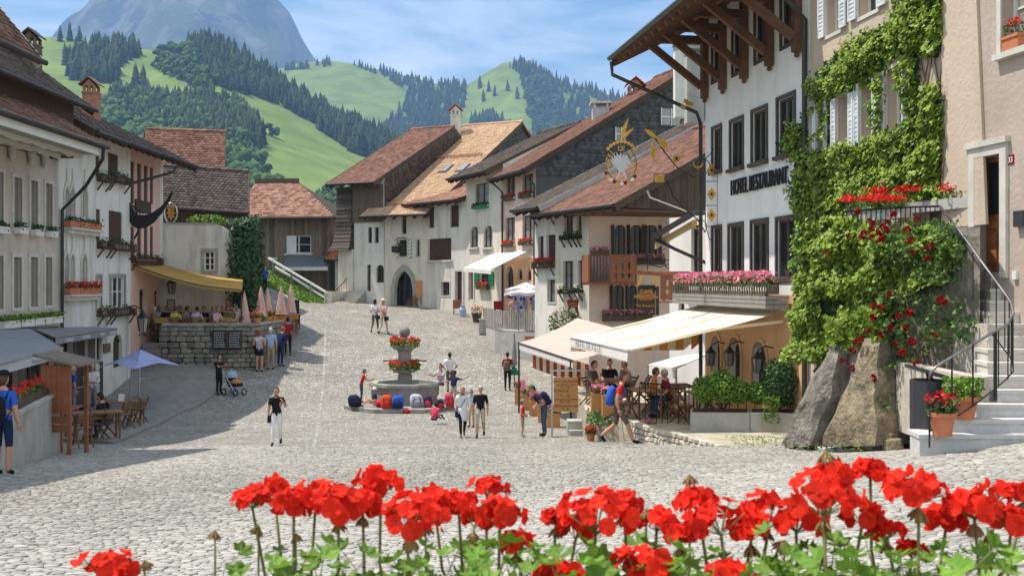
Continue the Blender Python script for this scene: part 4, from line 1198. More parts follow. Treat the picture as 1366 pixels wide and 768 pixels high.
mb = MB(); t, z = RF.t(1344), RF.z(1344,291); RF.box(mb, t - 0.03, t + 0.03, z - 0.06, z + 0.06,0.0,0.04); mb.build("door_bell", FRAME_W, pale_house)
mb = MB(); t, z = RF.t(1356), RF.z(1356,367); RF.box(mb, t - 0.05, t + 0.05, z - 0.07, z + 0.07,0.0,0.05); mb.build("wall_socket", FRAME_W, pale_house)
# terracotta trough on the high window sill
ws = RF.rect(1337,1400,-60,62)
tr = thing("terracotta_window_trough", "terracotta trough with red geraniums on the high stone window sill", "flower pot", RF.pt(ws[0] + 0.3, ws[2], 0.0))
mb = MB(); mb.obox(RF.pt(ws[0] + 0.1, ws[2] + 0.001,-0.1), RF.u * 0.42, RF.n * 0.18, V((0,0,0.2))); RF.box(mb, ws[0] + 0.08, ws[0] + 0.54, ws[2] + 0.2, ws[2] + 0.25,-0.115,0.1); mb.build("trough", TERRA, tr)
pts = [RF.pt(ws[0] + 0.1 + 0.42 * nrng.random(), ws[2] + 0.24 + 0.2 * nrng.random(),-0.08 + 0.16 * nrng.random()) for _ in range(60)]
leaf_mesh("foliage", pts, 0.035, LEAF_ROSE, tr)
leaf_mesh("blossoms", [RF.pt(ws[0] + 0.15 + 0.36 * nrng.random(), ws[2] + 0.4 + 0.16 * nrng.random(),-0.06 + 0.14 * nrng.random()) for _ in range(46)], 0.035, PETAL_S, tr)
# far end of the square: the row of houses ---------------------------
def pl(px, Y): return (XP(px, Y), Y)
c715, c672, c622, c575, c513, c488 = pl(715,53), pl(672,57.5), pl(622,62), pl(575,65), pl(513,66.5), pl(488,67.1)
DW = dict(frame=FRAME_D, glass=GLASS, recess=0.15)
# F2: orange roofed house with the pointed gateway
f2w = [(532,543,320,342, dict(DW, sur=STONE_L)),(536,542,290,312, dict(DW, mull=0)),(556,560,320,342, dict(DW, mull=0, sur=STONE_L, sur_w=0.06)),
       (527,551,361,411, dict(DW, arch='pointed', glass=GLASS, mull=2, trans=1, recess=0.5))]
orange_house, F2, f2z = house("orange_roof_house", "cream house with a new orange tiled roof and a pointed stone gateway", c513, c575, CZ - 2.2, CZ + 5,26, W_CREAM, f2w,
      roof=dict(eave=CZ + 4.25, oh=1.0, slope=0.55, run=13.6, tile=TILE_O, ef=1.2, en=0.25, tw=0.24, te=0.3), shingle_from=(CZ + 4.2, SLATE))
mb = MB(); r = F2.rect(527,551,361,411); spr = r[3] - (r[1] - r[0]) * 0.85
pts = arch_top(F2, r[0], r[1], spr, r[3], 'pointed', 12); out = arch_top(F2, r[0] - 0.28, r[1] + 0.28, spr, r[3] + 0.42, 'pointed', 12)
for i in range(12): mb.prism([F2.pt(*pts[i]), F2.pt(*pts[i + 1]), F2.pt(*out[i + 1]), F2.pt(*out[i])], F2.n * 0.06)
for a, b in ((r[0] - 0.28, r[0]),(r[1], r[1] + 0.28)): F2.box(mb, a, b, CZ - 2.2, spr, 0,0.06)
mb.build("gateway_arch", STONE, orange_house)
# striped shutters beside its window
for i, (a, b) in enumerate(((527,531.5),(545,549.5))):
 rr = F2.rect(a, b, 319,344); mb = MB(); F2.box(mb, rr[0], rr[1], rr[2], rr[3], 0.02,0.05); sh = mb.build("striped_shutter", GREY_PAINT, orange_house)
 s2 = MB()
 for k in range(5): s2.prism([F2.pt(rr[0] + .01, rr[2] + k * 0.22 + 0.02,0.05), F2.pt(rr[1] - .01, rr[2] + k * 0.22 + 0.16,0.05), F2.pt(rr[1] - .01, rr[2] + k * 0.22 + 0.26,0.05), F2.pt(rr[0] + .01, rr[2] + k * 0.22 + 0.12,0.05)], F2.n * 0.006)
 s2.build("stripe", WHITE_P, sh)
# roof windows and snow guard
nrm2 = V((0,0,1)); din = -F2.n; sl = 0.55
def on_roof(fac, eave, oh, slope, t, r, lift=0.0):
 d = -fac.n; p = fac.pt(t, eave, oh) + d * r; return V((p.x, p.y, eave + r * slope + lift))
for t in (1.2,2.5):
 mb = MB(); w = (din + V((0,0, sl))).normalized(); n_ = F2.u.cross(w); n_ = n_ if n_.z > 0 else -n_
 mb.obox(on_roof(F2, CZ + 4.25,1.0, sl, t, 5.6,0.03), F2.u * 0.62, w * 1.3, n_ * 0.06); k = mb.build("roof_window", FRAME_D, orange_house)
 m2 = MB(); m2.obox(on_roof(F2, CZ + 4.25,1.0, sl, t + 0.07,5.7,0.12), F2.u * 0.48, w * 1.1, n_ * 0.01); m2.build("pane", GLASS_C, k)
for r_ in (1.1,7.8):
 mb = MB(); p, q = on_roof(F2, CZ + 4.25,1, sl, -0.9, r_, 0.16), on_roof(F2, CZ + 4.25,1, sl, F2.L, r_, 0.16)
 for k in range(9):
  a = p + (q - p) * (k / 8); mb.bar(a - V((0,0,0.16)), a + V((0,0,0.1)),0.05)
 mb.tube([p, q], 0.03,6); mb.tube([p + V((0,0,0.1)), q + V((0,0,0.1))], 0.025,6); mb.build("snow_guard", BRICK, orange_house)
# F1: tall barn-like house with brown roof, timber gable and shingled corner
f1w = [(491,496,303,324, dict(DW, mull=0)),(500,505,303,324, dict(DW, mull=0)),(489.5,494.5,353,388, dict(door=True, mat=WOOD_B)),(502,512,353,377, dict(DW, arch='round', mull=1))]
u12 = (V((*c513,0)) - V((*c575,0))).normalized()
f1A = V((*c488,0)) + u12 * 0.9
tall_house, F1, f1z = house("timber_gable_house", "tall house with a weathered brown tiled roof and dark timber gable", (f1A.x, f1A.y),(c513[0] - 0.02, c513[1] + 0.03), CZ - 2.2, CZ + 7,20, W_WHITE, f1w,
      roof=dict(eave=CZ + 6.35, oh=1.1, slope=0.46, run=10.6, tile=TILE_R, ef=1.4, en=-0.1), shingle_from=(CZ + 4.6, TILE_D))
mb = MB()
k = 9
for i in range(k):
 a = -0.1 + (F1.L + 0.05) * i / k; F1.box(mb, a + 0.006, a + (F1.L + 0.05) / k - 0.006, CZ + 3.9, CZ + 6.3,0.02,0.06 + 0.015 * (i % 2))
mb.build("boarded_storey", WOOD_G, tall_house)
# the flared shingled corner tower below the eave
mb = MB(); prof = []
for zz, o in ((CZ + 6.2,0.0),(CZ + 4.5,0.02),(CZ + 3.2,0.08),(CZ + 2.45,0.22),(CZ + 2.1,0.42)): prof.append((zz, o))
for (za, oa),(zb, ob) in zip(prof[:-1], prof[1:]):
 rows = max(2, int((za - zb) / 0.22))
 for j in range(rows):
  z1 = za + (zb - za) * j / rows; z2 = za + (zb - za) * (j + 1) / rows; o1 = oa + (ob - oa) * j / rows; o2 = oa + (ob - oa) * (j + 1) / rows + 0.04
  a0, a1 = -1.25,-0.12
  mb.quad(F1.pt(a0 - o2, z2,0.1 + o2), F1.pt(a1, z2,0.1 + o2), F1.pt(a1, z1,0.1 + o1), F1.pt(a0 - o1, z1,0.1 + o1), at=rnd.random())
  mb.quad(F1.pt(a1, z2,0.1 + o2), F1.pt(a1, z2,-2), F1.pt(a1, z1,-2), F1.pt(a1, z1,0.1 + o1), at=rnd.random())
  mb.quad(F1.pt(a0 - o2, z2,-2), F1.pt(a0 - o2, z2,0.1 + o2), F1.pt(a0 - o1, z1,0.1 + o1), F1.pt(a0 - o1, z1,-2), at=rnd.random())
mb.build("shingled_corner", TILE_D, tall_house, kind="stuff")
mb = MB(); F1.box(mb, -1.15,-0.02, CZ - 2.2, CZ + 2.2,-2.0,0.12); mb.build("plastered_corner", W_CREAM, tall_house)
# its outside steps with iron rail
st = thing("stone_steps", "short flight of stone steps with an iron rail at the tall timber house", "steps", F1.pt(-0.3, CZ - 1.7,1.4))
for i in range(6):
 mb = MB(); F1.box(mb, -0.35,1.0 - i * 0.0, CZ - 1.75 + i * 0.21, CZ - 1.75 + (i + 1) * 0.21 - 0.004,0.14,1.9 - i * 0.29); mb.build("step", STONE, st)
mb = MB(); F1.box(mb, -0.9,-0.36, CZ - 1.9, CZ - 0.5,0.14,2.0); mb.build("side_wall", W_CREAM, st)
mb = MB(); mb.tube([F1.pt(-0.4, CZ + 0.35,0.25), F1.pt(-0.4, CZ - 0.75,1.9)], 0.03,6)
for i in range(7): mb.tube([F1.pt(-0.4, CZ - 0.55 - i * 0.16,0.3 + i * 0.26), F1.pt(-0.4, CZ + 0.3 - i * 0.17,0.3 + i * 0.26)], 0.014,4)
mb.build("handrail", IRON, st)
# little white annex with a bright orange roof left of it
ax0, ax1 = pl(447,69.0), pl(470,68.6)
annex, AF, _ = house("small_annex", "small white house with a bright orange hipped roof by the railing", ax0, ax1, CZ - 2.4, CZ + 1.6,4, W_WHITE, [(455,461,352,376, dict(DW, mull=0)),(455,459,402,412, dict(DW, mull=0))],
      roof=dict(eave=CZ + 1.6, oh=0.5, slope=0.55, run=2.4, tile=TILE_BR, ef=0.5, en=0.2, tw=0.22, te=0.24))
# F3: old house with a low tiled roof
f3w = [(571,579,276,304, dict(DW, closed=WOOD_B)),(600,612,273,303, dict(DW, closed=WOOD_B)),(571,602,318,347, dict(DW, closed=WOOD_B, sill=STONE_L)),(608,617,362,403, dict(door=True, mat=WOOD_B, frame=STONE_L)),(589,600,376,394, dict(DW, sur=STONE_L, sur_w=0.06))]
f3A = V((*c575,0)) + V((*c575,0)) * 0.0
old_house, F3, f3z = house("old_plaster_house", "old house with flaking cream plaster and boarded brown openings", (c575[0] - 0.3, c575[1] + 0.1), c622, CZ - 2.2, CZ + 5,9, W_OLD, f3w,
      roof=dict(eave=CZ + 4.95, oh=0.7, slope=0.32, run=4.2, tile=TILE_P, ef=1.6, en=-0.1))
# F4: taller house with green shutters
AR = dict(frame=FRAME_D, glass=GLASS, arch='round', ah=0.5, recess=0.15, sill=STONE_L)
f4w = [(634,652,244,274, dict(DW, mull=1, glass=GLASS_C, sill=STONE_L, box=dict(petal=None, mat=SHUT_GREEN, rich=2.0, leaf=LEAF_DK, h=0.14))),(627,638,302,330, dict(AR, glass=GLASS_C)),(645,657,301,330, dict(AR, glass=GLASS_C)),
       (626,632,362,399, dict(door=True, mat=WOOD_B, frame=STONE_L)),(640,653,362,381, dict(DW, shut=0.9, shut_mat=SHUT_GREEN, box=dict(petal=PETAL_S, mat=WOOD_D, rich=2.5)))]
green_house, F4, f4z = house("green_shutter_house", "cream house with green shutters behind the white awning", c622, c672, CZ - 2.6, CZ + 6.5,10, W_CREAM, f4w,
      roof=dict(eave=CZ + 6.15, oh=1.1, slope=0.5, run=6.0, tile=TILE_D, ef=0.3, en=-0.15))
# F5: pink house with orange ground floor and tall slate gable
FBX = dict(petal=PETAL_S, mat=WOOD_D, rich=1.8, h=0.13, fh=0.2)
f5w = [(675,687,235,264, dict(DW, glass=GLASS_C, sill=STONE_L, box=FBX)),(697,711,232,260, dict(DW, glass=GLASS_C, sill=STONE_L, box=FBX)),(674,687,290,326, dict(DW, glass=GLASS_C, sill=STONE_L, box=FBX)),(697,711,287,323, dict(DW, glass=GLASS_C, sill=STONE_L, box=FBX)),
       (675,685,354,398, dict(DW, arch='round')),(690,697,357,373, dict(DW, arch='round', mull=0)),(702,709,357,374, dict(DW, arch='round', mull=0))]
pink_house, F5, f5z = house("pink_house", "pink house with an orange ground floor and a long slate clad gable", c672, c715, CZ - 3.2, CZ + 6,17, W_PINK, f5w,
      roof=dict(eave=CZ + 5.7, oh=0.85, slope=0.607, run=10.2, tile=TILE_R, ef=0.2, en=0.4), zone=(693,345, W_ORANGE), shingle_from=(CZ + 5.5, SLATE))
pipe(pink_house, [F5.pt(0, CZ + 5.6,0.8), F5.pt(0.02, CZ + 5.0,0.1), F5.pt(0.02, CZ - 2.5,0.08)]); pipe(pink_house, [F5.pt(F5.L, CZ + 5.6,0.8), F5.pt(F5.L, CZ + 5.0,0.1), F5.pt(F5.L, CZ - 2.5,0.08)])
# attic windows in the slate gable
GP = V((*c715,0)) + F5.u * 0.05
GF = Fac((GP.x, GP.y),(GP.x - F5.n.x * 12, GP.y - F5.n.y * 12))
for (a, b, c, d) in ((881,907,145,168),(820,835,170,188)):
 rr = GF.rect(a, b, c, d); mb = MB(); GF.box(mb, rr[0] - 0.08, rr[1] + 0.08, rr[2] - 0.08, rr[3] + 0.08,0.02,0.06); gw = mb.build("attic_window", FRAME_D, pink_house)
 for k in range(2):
  m2 = MB(); w_ = (rr[1] - rr[0]) / 2; GF.box(m2, rr[0] + w_ * k + 0.04, rr[0] + w_ * (k + 1) - 0.04, rr[2] + 0.03, rr[3] - 0.03,0.06,0.07); m2.build("pane", GLASS_C, gw)
  m3 = MB(); GF.box(m3, rr[0] + w_ * k, rr[0] + w_ * k + 0.05, rr[2], rr[3], 0.07,0.09); GF.box(m3, rr[0] + w_ * k + .05, rr[0] + w_ * (k + 1),(rr[2] + rr[3]) / 2 - 0.025,(rr[2] + rr[3]) / 2 + 0.025,0.07,0.088); m3.build("glazing_bar", FRAME_W, gw)
# F6, F7
d67 = V((-0.45,0.89,0)).normalized()
p7 = V((XP(786,44),44,0)); p67 = p7 + d67 * 2.85; p6 = p67 + d67 * 2.0
BX6 = dict(petal=PETAL_S, mat=WOOD_D, rich=2.4, h=0.22, slats=True)
f6w = [(719,725,248,272, dict(DW, closed=WOOD_B)),(729,741,246,270, dict(DW, closed=WOOD_B)),(718,725,315,350, dict(DW, closed=WOOD_B)),(729,741,313,349, dict(DW, closed=WOOD_B)),(731,741,373,403, dict(DW, glass=GLASS_C, sur=STONE_L, sur_w=0.06))]
white6, F6, f6z = house("white_flower_house", "narrow white house with red geranium boxes and brown shutters", (p6.x, p6.y),(p67.x, p67.y), CZ - 4.4, CZ + 3.6,15, W_WHITE, f6w[2:],
      roof=dict(eave=CZ + 3.35, oh=1.1, slope=0.48, run=9.6, tile=TILE_D, ef=0.2, en=0.35, verge=M("zinc_verge", (0.42,0.43,0.42), var=0.15, bump=0.1, rough=0.5, metal=0.3)))
flower_box(white6, F6,0.15, F6.L - 0.05, F6.z(729,351), mat=WOOD_D, petal=PETAL_S, rich=2.4, h=0.22, slats=True, off=0.03)
flower_box(white6, F6,0.15, F6.L - 0.05, F6.z(729,284), mat=WOOD_D, petal=PETAL_S, rich=1.4, h=0.22, slats=True, off=0.03)
BX7 = dict(petal=None, mat=IRON, rich=1.0, h=0.16, slats=True)
f7w = [(753,764,287,314, dict(DW, glass=GLASS_C, box=BX7)),(769,776,286,313, dict(DW, mull=0, glass=GLASS_C, box=BX7)),(751,765,348,386, dict(DW, glass=GLASS_C, box=BX7)),(771,778,347,385, dict(DW, mull=0, glass=GLASS_C, box=BX7))]
cream7, F7, f7z = house("balcony_house", "cream house with a carved wooden balcony under a deep red roof", (p67.x, p67.y),(p7.x, p7.y), CZ - 4.6, CZ + 3.6,9, W_CREAM, f7w,
      roof=dict(eave=CZ + 3.05, oh=1.0, slope=0.51, run=8.2, tile=TILE_R, ef=0.25, en=3.5))
# its camera-facing wall is recessed under the roof: shuttered windows and flower boxes
S7a = p7 + V((0.02,-0.03,0)); S7b = S7a + V((0.985,0.17,0)) * 5.2
SF = Fac((S7a.x, S7a.y),(S7b.x, S7b.y))
mb = MB(); s7 = [(820,835,300,342, 'a'),(841,857,300,342, 'a'),(861,877,300,342, 'a'),(818,833,380,420, 'b'),(838,850,380,420, 'b'),(862,874,382,420, 'b')]
holes = [SF.rect(*s[:4]) for s in s7]
holed_wall(mb, SF, 0,5.0, CZ - 4.6, CZ + 3.7, holes)
for h in holes: spandrels(mb, SF, h[0], h[1], h[3] - 0.2, h[3], 'round')
mb.build("gable_wall", W_PINK, cream7)
for s, h in zip(s7, holes): window(cream7, SF, h, frame=FRAME_D, shut=0.55, shut_mat=WOOD_B, glass=GLASS)
flower_box(cream7, SF, SF.t(803), SF.t(868), SF.z(835,420), mat=WOOD_D, petal=PETAL_P, rich=2.8, h=0.25, d=0.28)
flower_box(cream7, SF, SF.t(838), SF.t(885), SF.z(860,346), mat=WOOD_D, petal=PETAL_P, rich=1.8, h=0.22, d=0.26)
# boarded gable under the front edge of the deep roof
ge = F7.L + 3.35
for i in range(16):
 r0 = 0.35 + i * 0.36; mb = MB(); zr0 = CZ + 3.05 + (r0) * 0.51 - 0.2; zr1 = CZ + 3.05 + (r0 + 0.35) * 0.51 - 0.2; zb = CZ + 2.95
 if min(zr0, zr1) < zb + 0.05: continue
 a, b = F7.pt(ge, 0,1.0 - r0), F7.pt(ge, 0,1.0 - r0 - 0.345)
 mb.prism([V((a.x, a.y, zb)), V((b.x, b.y, zb)), V((b.x, b.y, min(zr1, CZ + 5.2))), V((a.x, a.y, min(zr0, CZ + 5.2)))], -F7.u * 0.04)
 mb.build("gable_board", WOOD_D, cream7)
mb = MB(); mb.obox(F7.pt(F7.L - 0.2, CZ + 2.82,0.98), F7.u * 3.5,-F7.n * 5.6, V((0,0,0.08))); mb.build("soffit_boards", WOOD_H, cream7)
# the carved balcony on the corner
bal = MB(); q0 = SF.t(788.5) - 0.12; zb0, zb1 = SF.z(810,377), SF.z(810,341); bx = SF.t(838)
SF.box(bal, q0 - 0.25, bx, zb0 - 0.1, zb0,0.03,1.1); bo = bal.build("balcony_floor", WOOD_R, cream7)
def carved(name, fac, t0, t1, z0, z1, o, root, n=4, mat=WOOD_R):
 """panel of boards with cross and heart cut-outs: boards with notched edges meeting at the holes"""
 w = (t1 - t0) / n; h = z1 - z0
 for i in range(n):
  a, b = t0 + i * w + 0.006, t0 + (i + 1) * w - 0.006; m = MB(); g = w * 0.26
  prof = [(0,0.0),(0,0.14),(g * .55,0.22),(g, 0.30),(g * .4,0.36),(0,0.38),(0,0.5),(g * .5,0.53),(g, 0.57),(g * .5,0.61),(g * .5, .66),(g, 0.70),(g * .5,0.74),(0,0.77),(0,1.0)]
  pts = [(a + (d if i > 0 else 0), z0 + q * h) for d, q in prof] + [(b - (d if i < n - 1 else 0), z0 + q * h) for d, q in prof[::-1]]
  lo = [(a + (b - a) * q, z0 - 0.08 * math.sin(q * math.pi)) for q in (0.75,0.5,0.25)]
  m.prism([fac.pt(x, y, o) for x, y in pts + lo], fac.n * 0.03); m.build("carved_board", mat, root)
carved("balcony", SF, SF.t(804), bx, zb0, zb1 - 0.06,1.07, bo, 4)
m = MB(); SF.box(m, q0 - 0.25, bx + 0.03, zb1 - 0.06, zb1 + 0.02,1.05,1.14); SF.box(m, q0 - 0.28, q0 - 0.2, zb0, zb1,0.03,1.12); SF.box(m, bx - 0.0, bx + 0.05, zb0 - 0.05, zb1 - 0.06,0.03,1.12); m.build("rail", WOOD_R, bo)
m = MB()
for i in range(6): SF.box(m, q0 - 0.18 + i * 0.13, q0 - 0.13 + i * 0.13, zb0, zb1 - 0.06,1.06,1.1)
m.build("balusters", WOOD_D, bo)
flower_box(bo, SF, q0 - 0.2, SF.t(803), zb1 + 0.12, mat=WOOD_D, petal=PETAL_P, rich=2.2, h=0.12, d=0.16, off=1.05)
# F8: white wall behind the hotel corner with its own gutter and canopy
e8a, e8b = pl(893,37.0), pl(950,35.0)
w8, E8, _ = house("white_corner_house", "white house wall tucked behind the corner of the hotel", e8a, e8b, CZ - 4.2, CZ + 2.3,6, W_HOTEL, [(922,932,300,368, dict(DW)),(905,913,380,440, dict(DW))])
mb = MB(); a, b = P(869,322,35.5), P(922,291,33.5)
mb.obox(a, b - a, V((0.3,0.9,0.15)), V((0,0,0.22))); mb.build("canopy_roof", GUTTER, w8)
mb = MB(); mb.obox(a + V((0.15,0.25,-0.26)),(b - a) * 0.97, V((0.25,0.7,0.1)), V((0,0,0.24))); mb.build("canopy_lining", M("ochre_boards", (0.55,0.42,0.22), var=0.12, bump=0.2), w8)
pipe(w8, [P(864,256,36), P(868,265,35.6), P(918,284,34.2), P(919,292,34.2)], 0.06); pipe(w8, [P(872,318,35.6), P(900,332,34.8), P(945,352,34.0)], 0.06)
# carved panel hung from the corner house
pa = pl(881,34.0); pb = pl(919,33.6); CPF = Fac(pa, pb)
cp = thing("carved_wood_panel", "red brown wooden panel with three heart and cross cut-outs at the corner", "panel", CPF.pt(0.4, CZ - 0.6))
carved("panel", CPF, 0, CPF.L, CPF.z(900,398), CPF.z(900,366),0.0, cp, 4)
m = MB(); CPF.box(m, -0.03, CPF.L + 0.03, CPF.z(900,367), CPF.z(900,362),-0.04,0.06); CPF.box(m, -0.03, CPF.L + 0.03, CPF.z(900,404), CPF.z(900,398) - 0.09,-0.04,0.06); m.build("rail", WOOD_R, cp)
# chimneys
chimney("plastered chimney with a red tiled hood above the orange roof", tuple(P(608,176,77)),0.72,1.2, W_CREAM, TILE_BR)
chimney("small brick chimney with a tiled hood above the slate gable roof", tuple(P(847,134,59)),0.8,0.4, BRICK, TILE_BR)
chimney("squat rendered chimney with a flat white cover slab", tuple(P(801,168,57)),0.9,0.9, CONC, STONE_L, False)
chimney("tall grey rendered chimney behind the hotel eaves", tuple(P(926,110,38)),0.62,0.9, CONC, STONE, False)
chimney("slim white chimney beside the tall grey one behind the hotel", tuple(P(908,105,40)),0.5,1.0, W_WHITE, STONE, False)
# --------
LX = -16.0
def lY(px, X=LX): return X * F / (px - CX)
def lpt(px, X=LX): return (X, lY(px, X))
zL = CZ - 4.6
SHOPW = M("shopfront_boards", (0.075,0.06,0.05),(0.15,0.125,0.105), scale=2, stretch=(6,6,0.7), bump=0.4, bscale=8)
# L1 beige stuccoed house with stone window frames
LW = dict(closed=GREY_BLIND, recess=0.12, sur=STONE_L, sur_w=0.13)
wl_box = dict(petal=None, mat=FRAME_W, rich=2.2, h=0.2, d=0.2, leaf=LEAF_DK)
w1 = []
for (a, b, c, d) in ((-9,3.5,229,302),(18,28.5,237,303),(40.5,49.5,241,306),(60.5,69,245,308)): w1.append((a, b, c, d, dict(LW, box=wl_box)))
for (a, b, c, d) in ((-9,3.5,341,412),(17.5,28,343,410),(40,49.5,343,409),(60,68.5,343,407)): w1.append((a, b, c, d, dict(LW)))
for (a, b, c, d) in ((-60,-20,445,540),(-8,24,452,535),(34,72,448,530)): w1.append((a, b, c, d, dict(frame=WOOD_D, glass=GLASS, mull=2, trans=0, recess=0.2)))
beige1, L1, _ = house("beige_stucco_house", "beige stucco shop house with stone framed windows and painted curved eaves", (LX, 27.9), lpt(78), zL, CZ + 4.32,9, W_BEIGE, w1, zone=(40,438, SHOPW))
def eave_roof(root, X_eave, X_ridge, z_eave, slope, Y0, Y1, tile, mats=WOOD_D, gutter=GUTTER, tw=0.2, te=0.25, name="roof", soffit=WOOD_D):
 return roof_plane(root, (X_eave, Y0, z_eave),(X_eave, Y1, z_eave), V((-1,0,0)), slope, X_eave - X_ridge, tile, tw, te, gutter=gutter, soffit=soffit, name=name)
eave_roof(beige1,-13.75,-15.6, CZ + 4.65,0.62,27.73,35.6, TILE_B, name="lower_roof")
eave_roof(beige1,-14.75,-20.6, CZ + 6.15,0.72,27.73,37.2, TILE_D, name="upper_roof")
mb = MB(); mb.box(-20.5,-15.45,27.95,37.0, CZ + 4.4, CZ + 6.6); mb.build("attic_wall", WOOD_D, beige1)
# flat painted soffit with scalloped boards and corbels
mb = MB(); mb.box(-15.98,-13.9,27.9,35.4, CZ + 4.34, CZ + 4.42); mb.build("painted_soffit", M("grey_green_soffit", (0.34,0.34,0.29), var=0.1, bump=0.1), beige1)
for k in range(2):
 m = MB(); x0 = -14.5 - 0.75 * k; n = 40
 top, bot = [], []
 for i in range(n + 1):
  y = 27.95 + 7.4 * i / n; top.append(V((x0, y, CZ + 4.337))); bot.append(V((x0, y, CZ + 4.337 - 0.10 - 0.07 * abs(math.sin(i * 0.62)) - (0.05 if (i % 10) in (4,5) else 0))))
 for i in range(n): m.prism([top[i], top[i + 1], bot[i + 1], bot[i]], (0.05,0,0))
 m.build("scalloped_board", M("pale_soffit_trim", (0.58,0.56,0.49), var=0.08, bump=0.1), beige1)
mb = MB(); mb.box(-13.93,-13.86,27.9,35.6, CZ + 4.30, CZ + 4.62); mb.build("fascia", FRAME_W, beige1)
for px in (11,37,55):
 m = MB(); t = L1.t(px); m.lathe(L1.pt(t, CZ + 3.86,0.12), [(0.02,0),(0.09,0.12),(0.11,0.3),(0.15,0.46)], 10); m.build("corbel", STONE_L, beige1)
# L2 white house with ogee windows
OG = dict(closed=GREY_BLIND, recess=0.12, arch='ogee', ah=1.6)
w2 = [(85.5,91,248,288, dict(OG)),(93,98.5,248,288, dict(OG)),(109,115.5,248,290, dict(OG)),(85,90.5,338,384, dict(OG)),(93,98,338,384, dict(OG)),(108.5,115,338,384, dict(OG)),
      (84,98,452,520, dict(frame=WOOD_D, glass=GLASS, mull=1, recess=0.25)),(103,118,452,516, dict(door=True, mat=WOOD_D))]
white2, L2, _ = house("ogee_window_house", "narrow white house with ogee arched windows and terracotta flower troughs", (LX, lY(78)), lpt(127), zL, CZ + 5.6,9, W_WHITE, w2, zone=(100,440, SHOPW))
for w in w2[:6]:
 r = L2.rect(*w[:4]); m = MB(); spr = r[3] - (r[1] - r[0]) * 0.8
 p_, o_ = arch_top(L2, r[0], r[1], spr, r[3], 'ogee', 12), arch_top(L2, r[0] - 0.09, r[1] + 0.09, spr, r[3] + 0.25, 'ogee', 12)
 for i in range(12): m.prism([L2.pt(*p_[i]), L2.pt(*p_[i + 1]), L2.pt(*o_[i + 1]), L2.pt(*o_[i])], L2.n * 0.05)
 for a, b in ((r[0] - 0.09, r[0]),(r[1], r[1] + 0.09)): L2.box(m, a, b, r[2], spr, 0,0.05)
 m.bar(L2.pt((r[0] + r[1]) / 2, r[3] + 0.2,0.025), L2.pt((r[0] + r[1]) / 2, r[3] + 0.62,0.025),0.05); m.build("ogee_moulding", STONE_L, white2)
for py in (298,385):
 zz = L2.z(105, py); m = MB(); L2.box(m, L2.t(83), L2.t(126.5), zz - 0.42, zz - 0.27,0,0.22); L2.box(m, L2.t(83), L2.t(126.5), zz - 0.27, zz - 0.2,0,0.34); m.build("moulded_shelf", STONE_L, white2)
 for a, b in ((83.5,97, ),(98,111),(112,126)): flower_box(white2, L2, L2.t(a), L2.t(b), zz + 0.02, mat=TERRA, petal=PETAL_S if py > 300 else None, rich=1.4, h=0.21, d=0.22, off=0.06, leaf=LEAF_DK)
# L3 white house with brown shutters and carved flower racks
CB = dict(closed=WOOD_B, recess=0.06)
w3 = [(127.6,133,208,236, dict(CB)),(144,158,205,238, dict(CB)),(128,134,279,322, dict(CB)),(145,163,282,325, dict(CB)),
      (128.5,135,368,410, dict(frame=FRAME_W, glass=GLASS, recess=0.12, mull=0, sur=STONE, sur_w=0.08)),(146.5,166.5,368,410, dict(frame=FRAME_W, glass=GLASS, recess=0.12, mull=2, sur=STONE, sur_w=0.09)),
      (151,163,446,490, dict(door=True, mat=WOOD_D)),(129,136,440,480, dict(frame=WOOD_D, glass=GLASS, mull=0))]
w3[6][4]['arch'] = 'round'; w3[6][4]['ah'] = 0.6
white3, L3, _ = house("brown_shutter_house", "white house with closed brown shutters and dark carved flower racks", (LX, lY(127.2)), lpt(174), zL, CZ + 5.6,9, W_WHITE, w3)
for (a, b, py) in ((127.8,142,234),(144,167,236),(128,143,323),(145,173,326),(128,143,413),(145.5,173,412)):
 flower_box(white3, L3, L3.t(a) + 0.03, L3.t(b), L3.z((a + b) / 2, py), mat=WOOD_D, petal=None, rich=0.5, h=0.26, d=0.26, slats=True, leaf=LEAF_DK)
m = MB(); L3.box(m, L3.t(137), L3.t(146), L3.z(141,470), L3.z(141,458),0.0,0.05); m.build("menu_case", WOOD_G, white3)
# L4 rose house with tall narrow shutters
LX4 = -16.5
w4 = []
for a, b in ((174,179),(183,188.5),(192,197),(200,204.5)):
 w4.append((a, b, 208,272, dict(CB))); w4.append((a, b, 302,346, dict(CB)))
w4 += [(206,212,388,420, dict(door=True, mat=WOOD_D)),(186,194,386,424, dict(door=True, mat=WOOD_D))]
rose4, L4, _ = house("rose_house", "rose plastered house with tall narrow brown shutters above the terrace", (LX4,44.05), lpt(217, LX4), zL, CZ + 5.6,9, W_ROSE, w4)
m = MB(); L4.box(m, L4.t(179.5), L4.t(200), L4.z(190,284), L4.z(190,268),-0.02,0.06); m.build("painted_window", WOOD_D, rose4)
flower_box(rose4, L4, L4.t(174), L4.t(210), L4.z(192,344), mat=WOOD_D, petal=None, rich=0.6, h=0.24, d=0.26, slats=True, leaf=LEAF_DK)
m = MB(); L4.box(m, L4.L - 0.5, L4.L, zL, CZ + 5.6,0.004,0.02); m.build("white_quoin", W_WHITE, rose4)
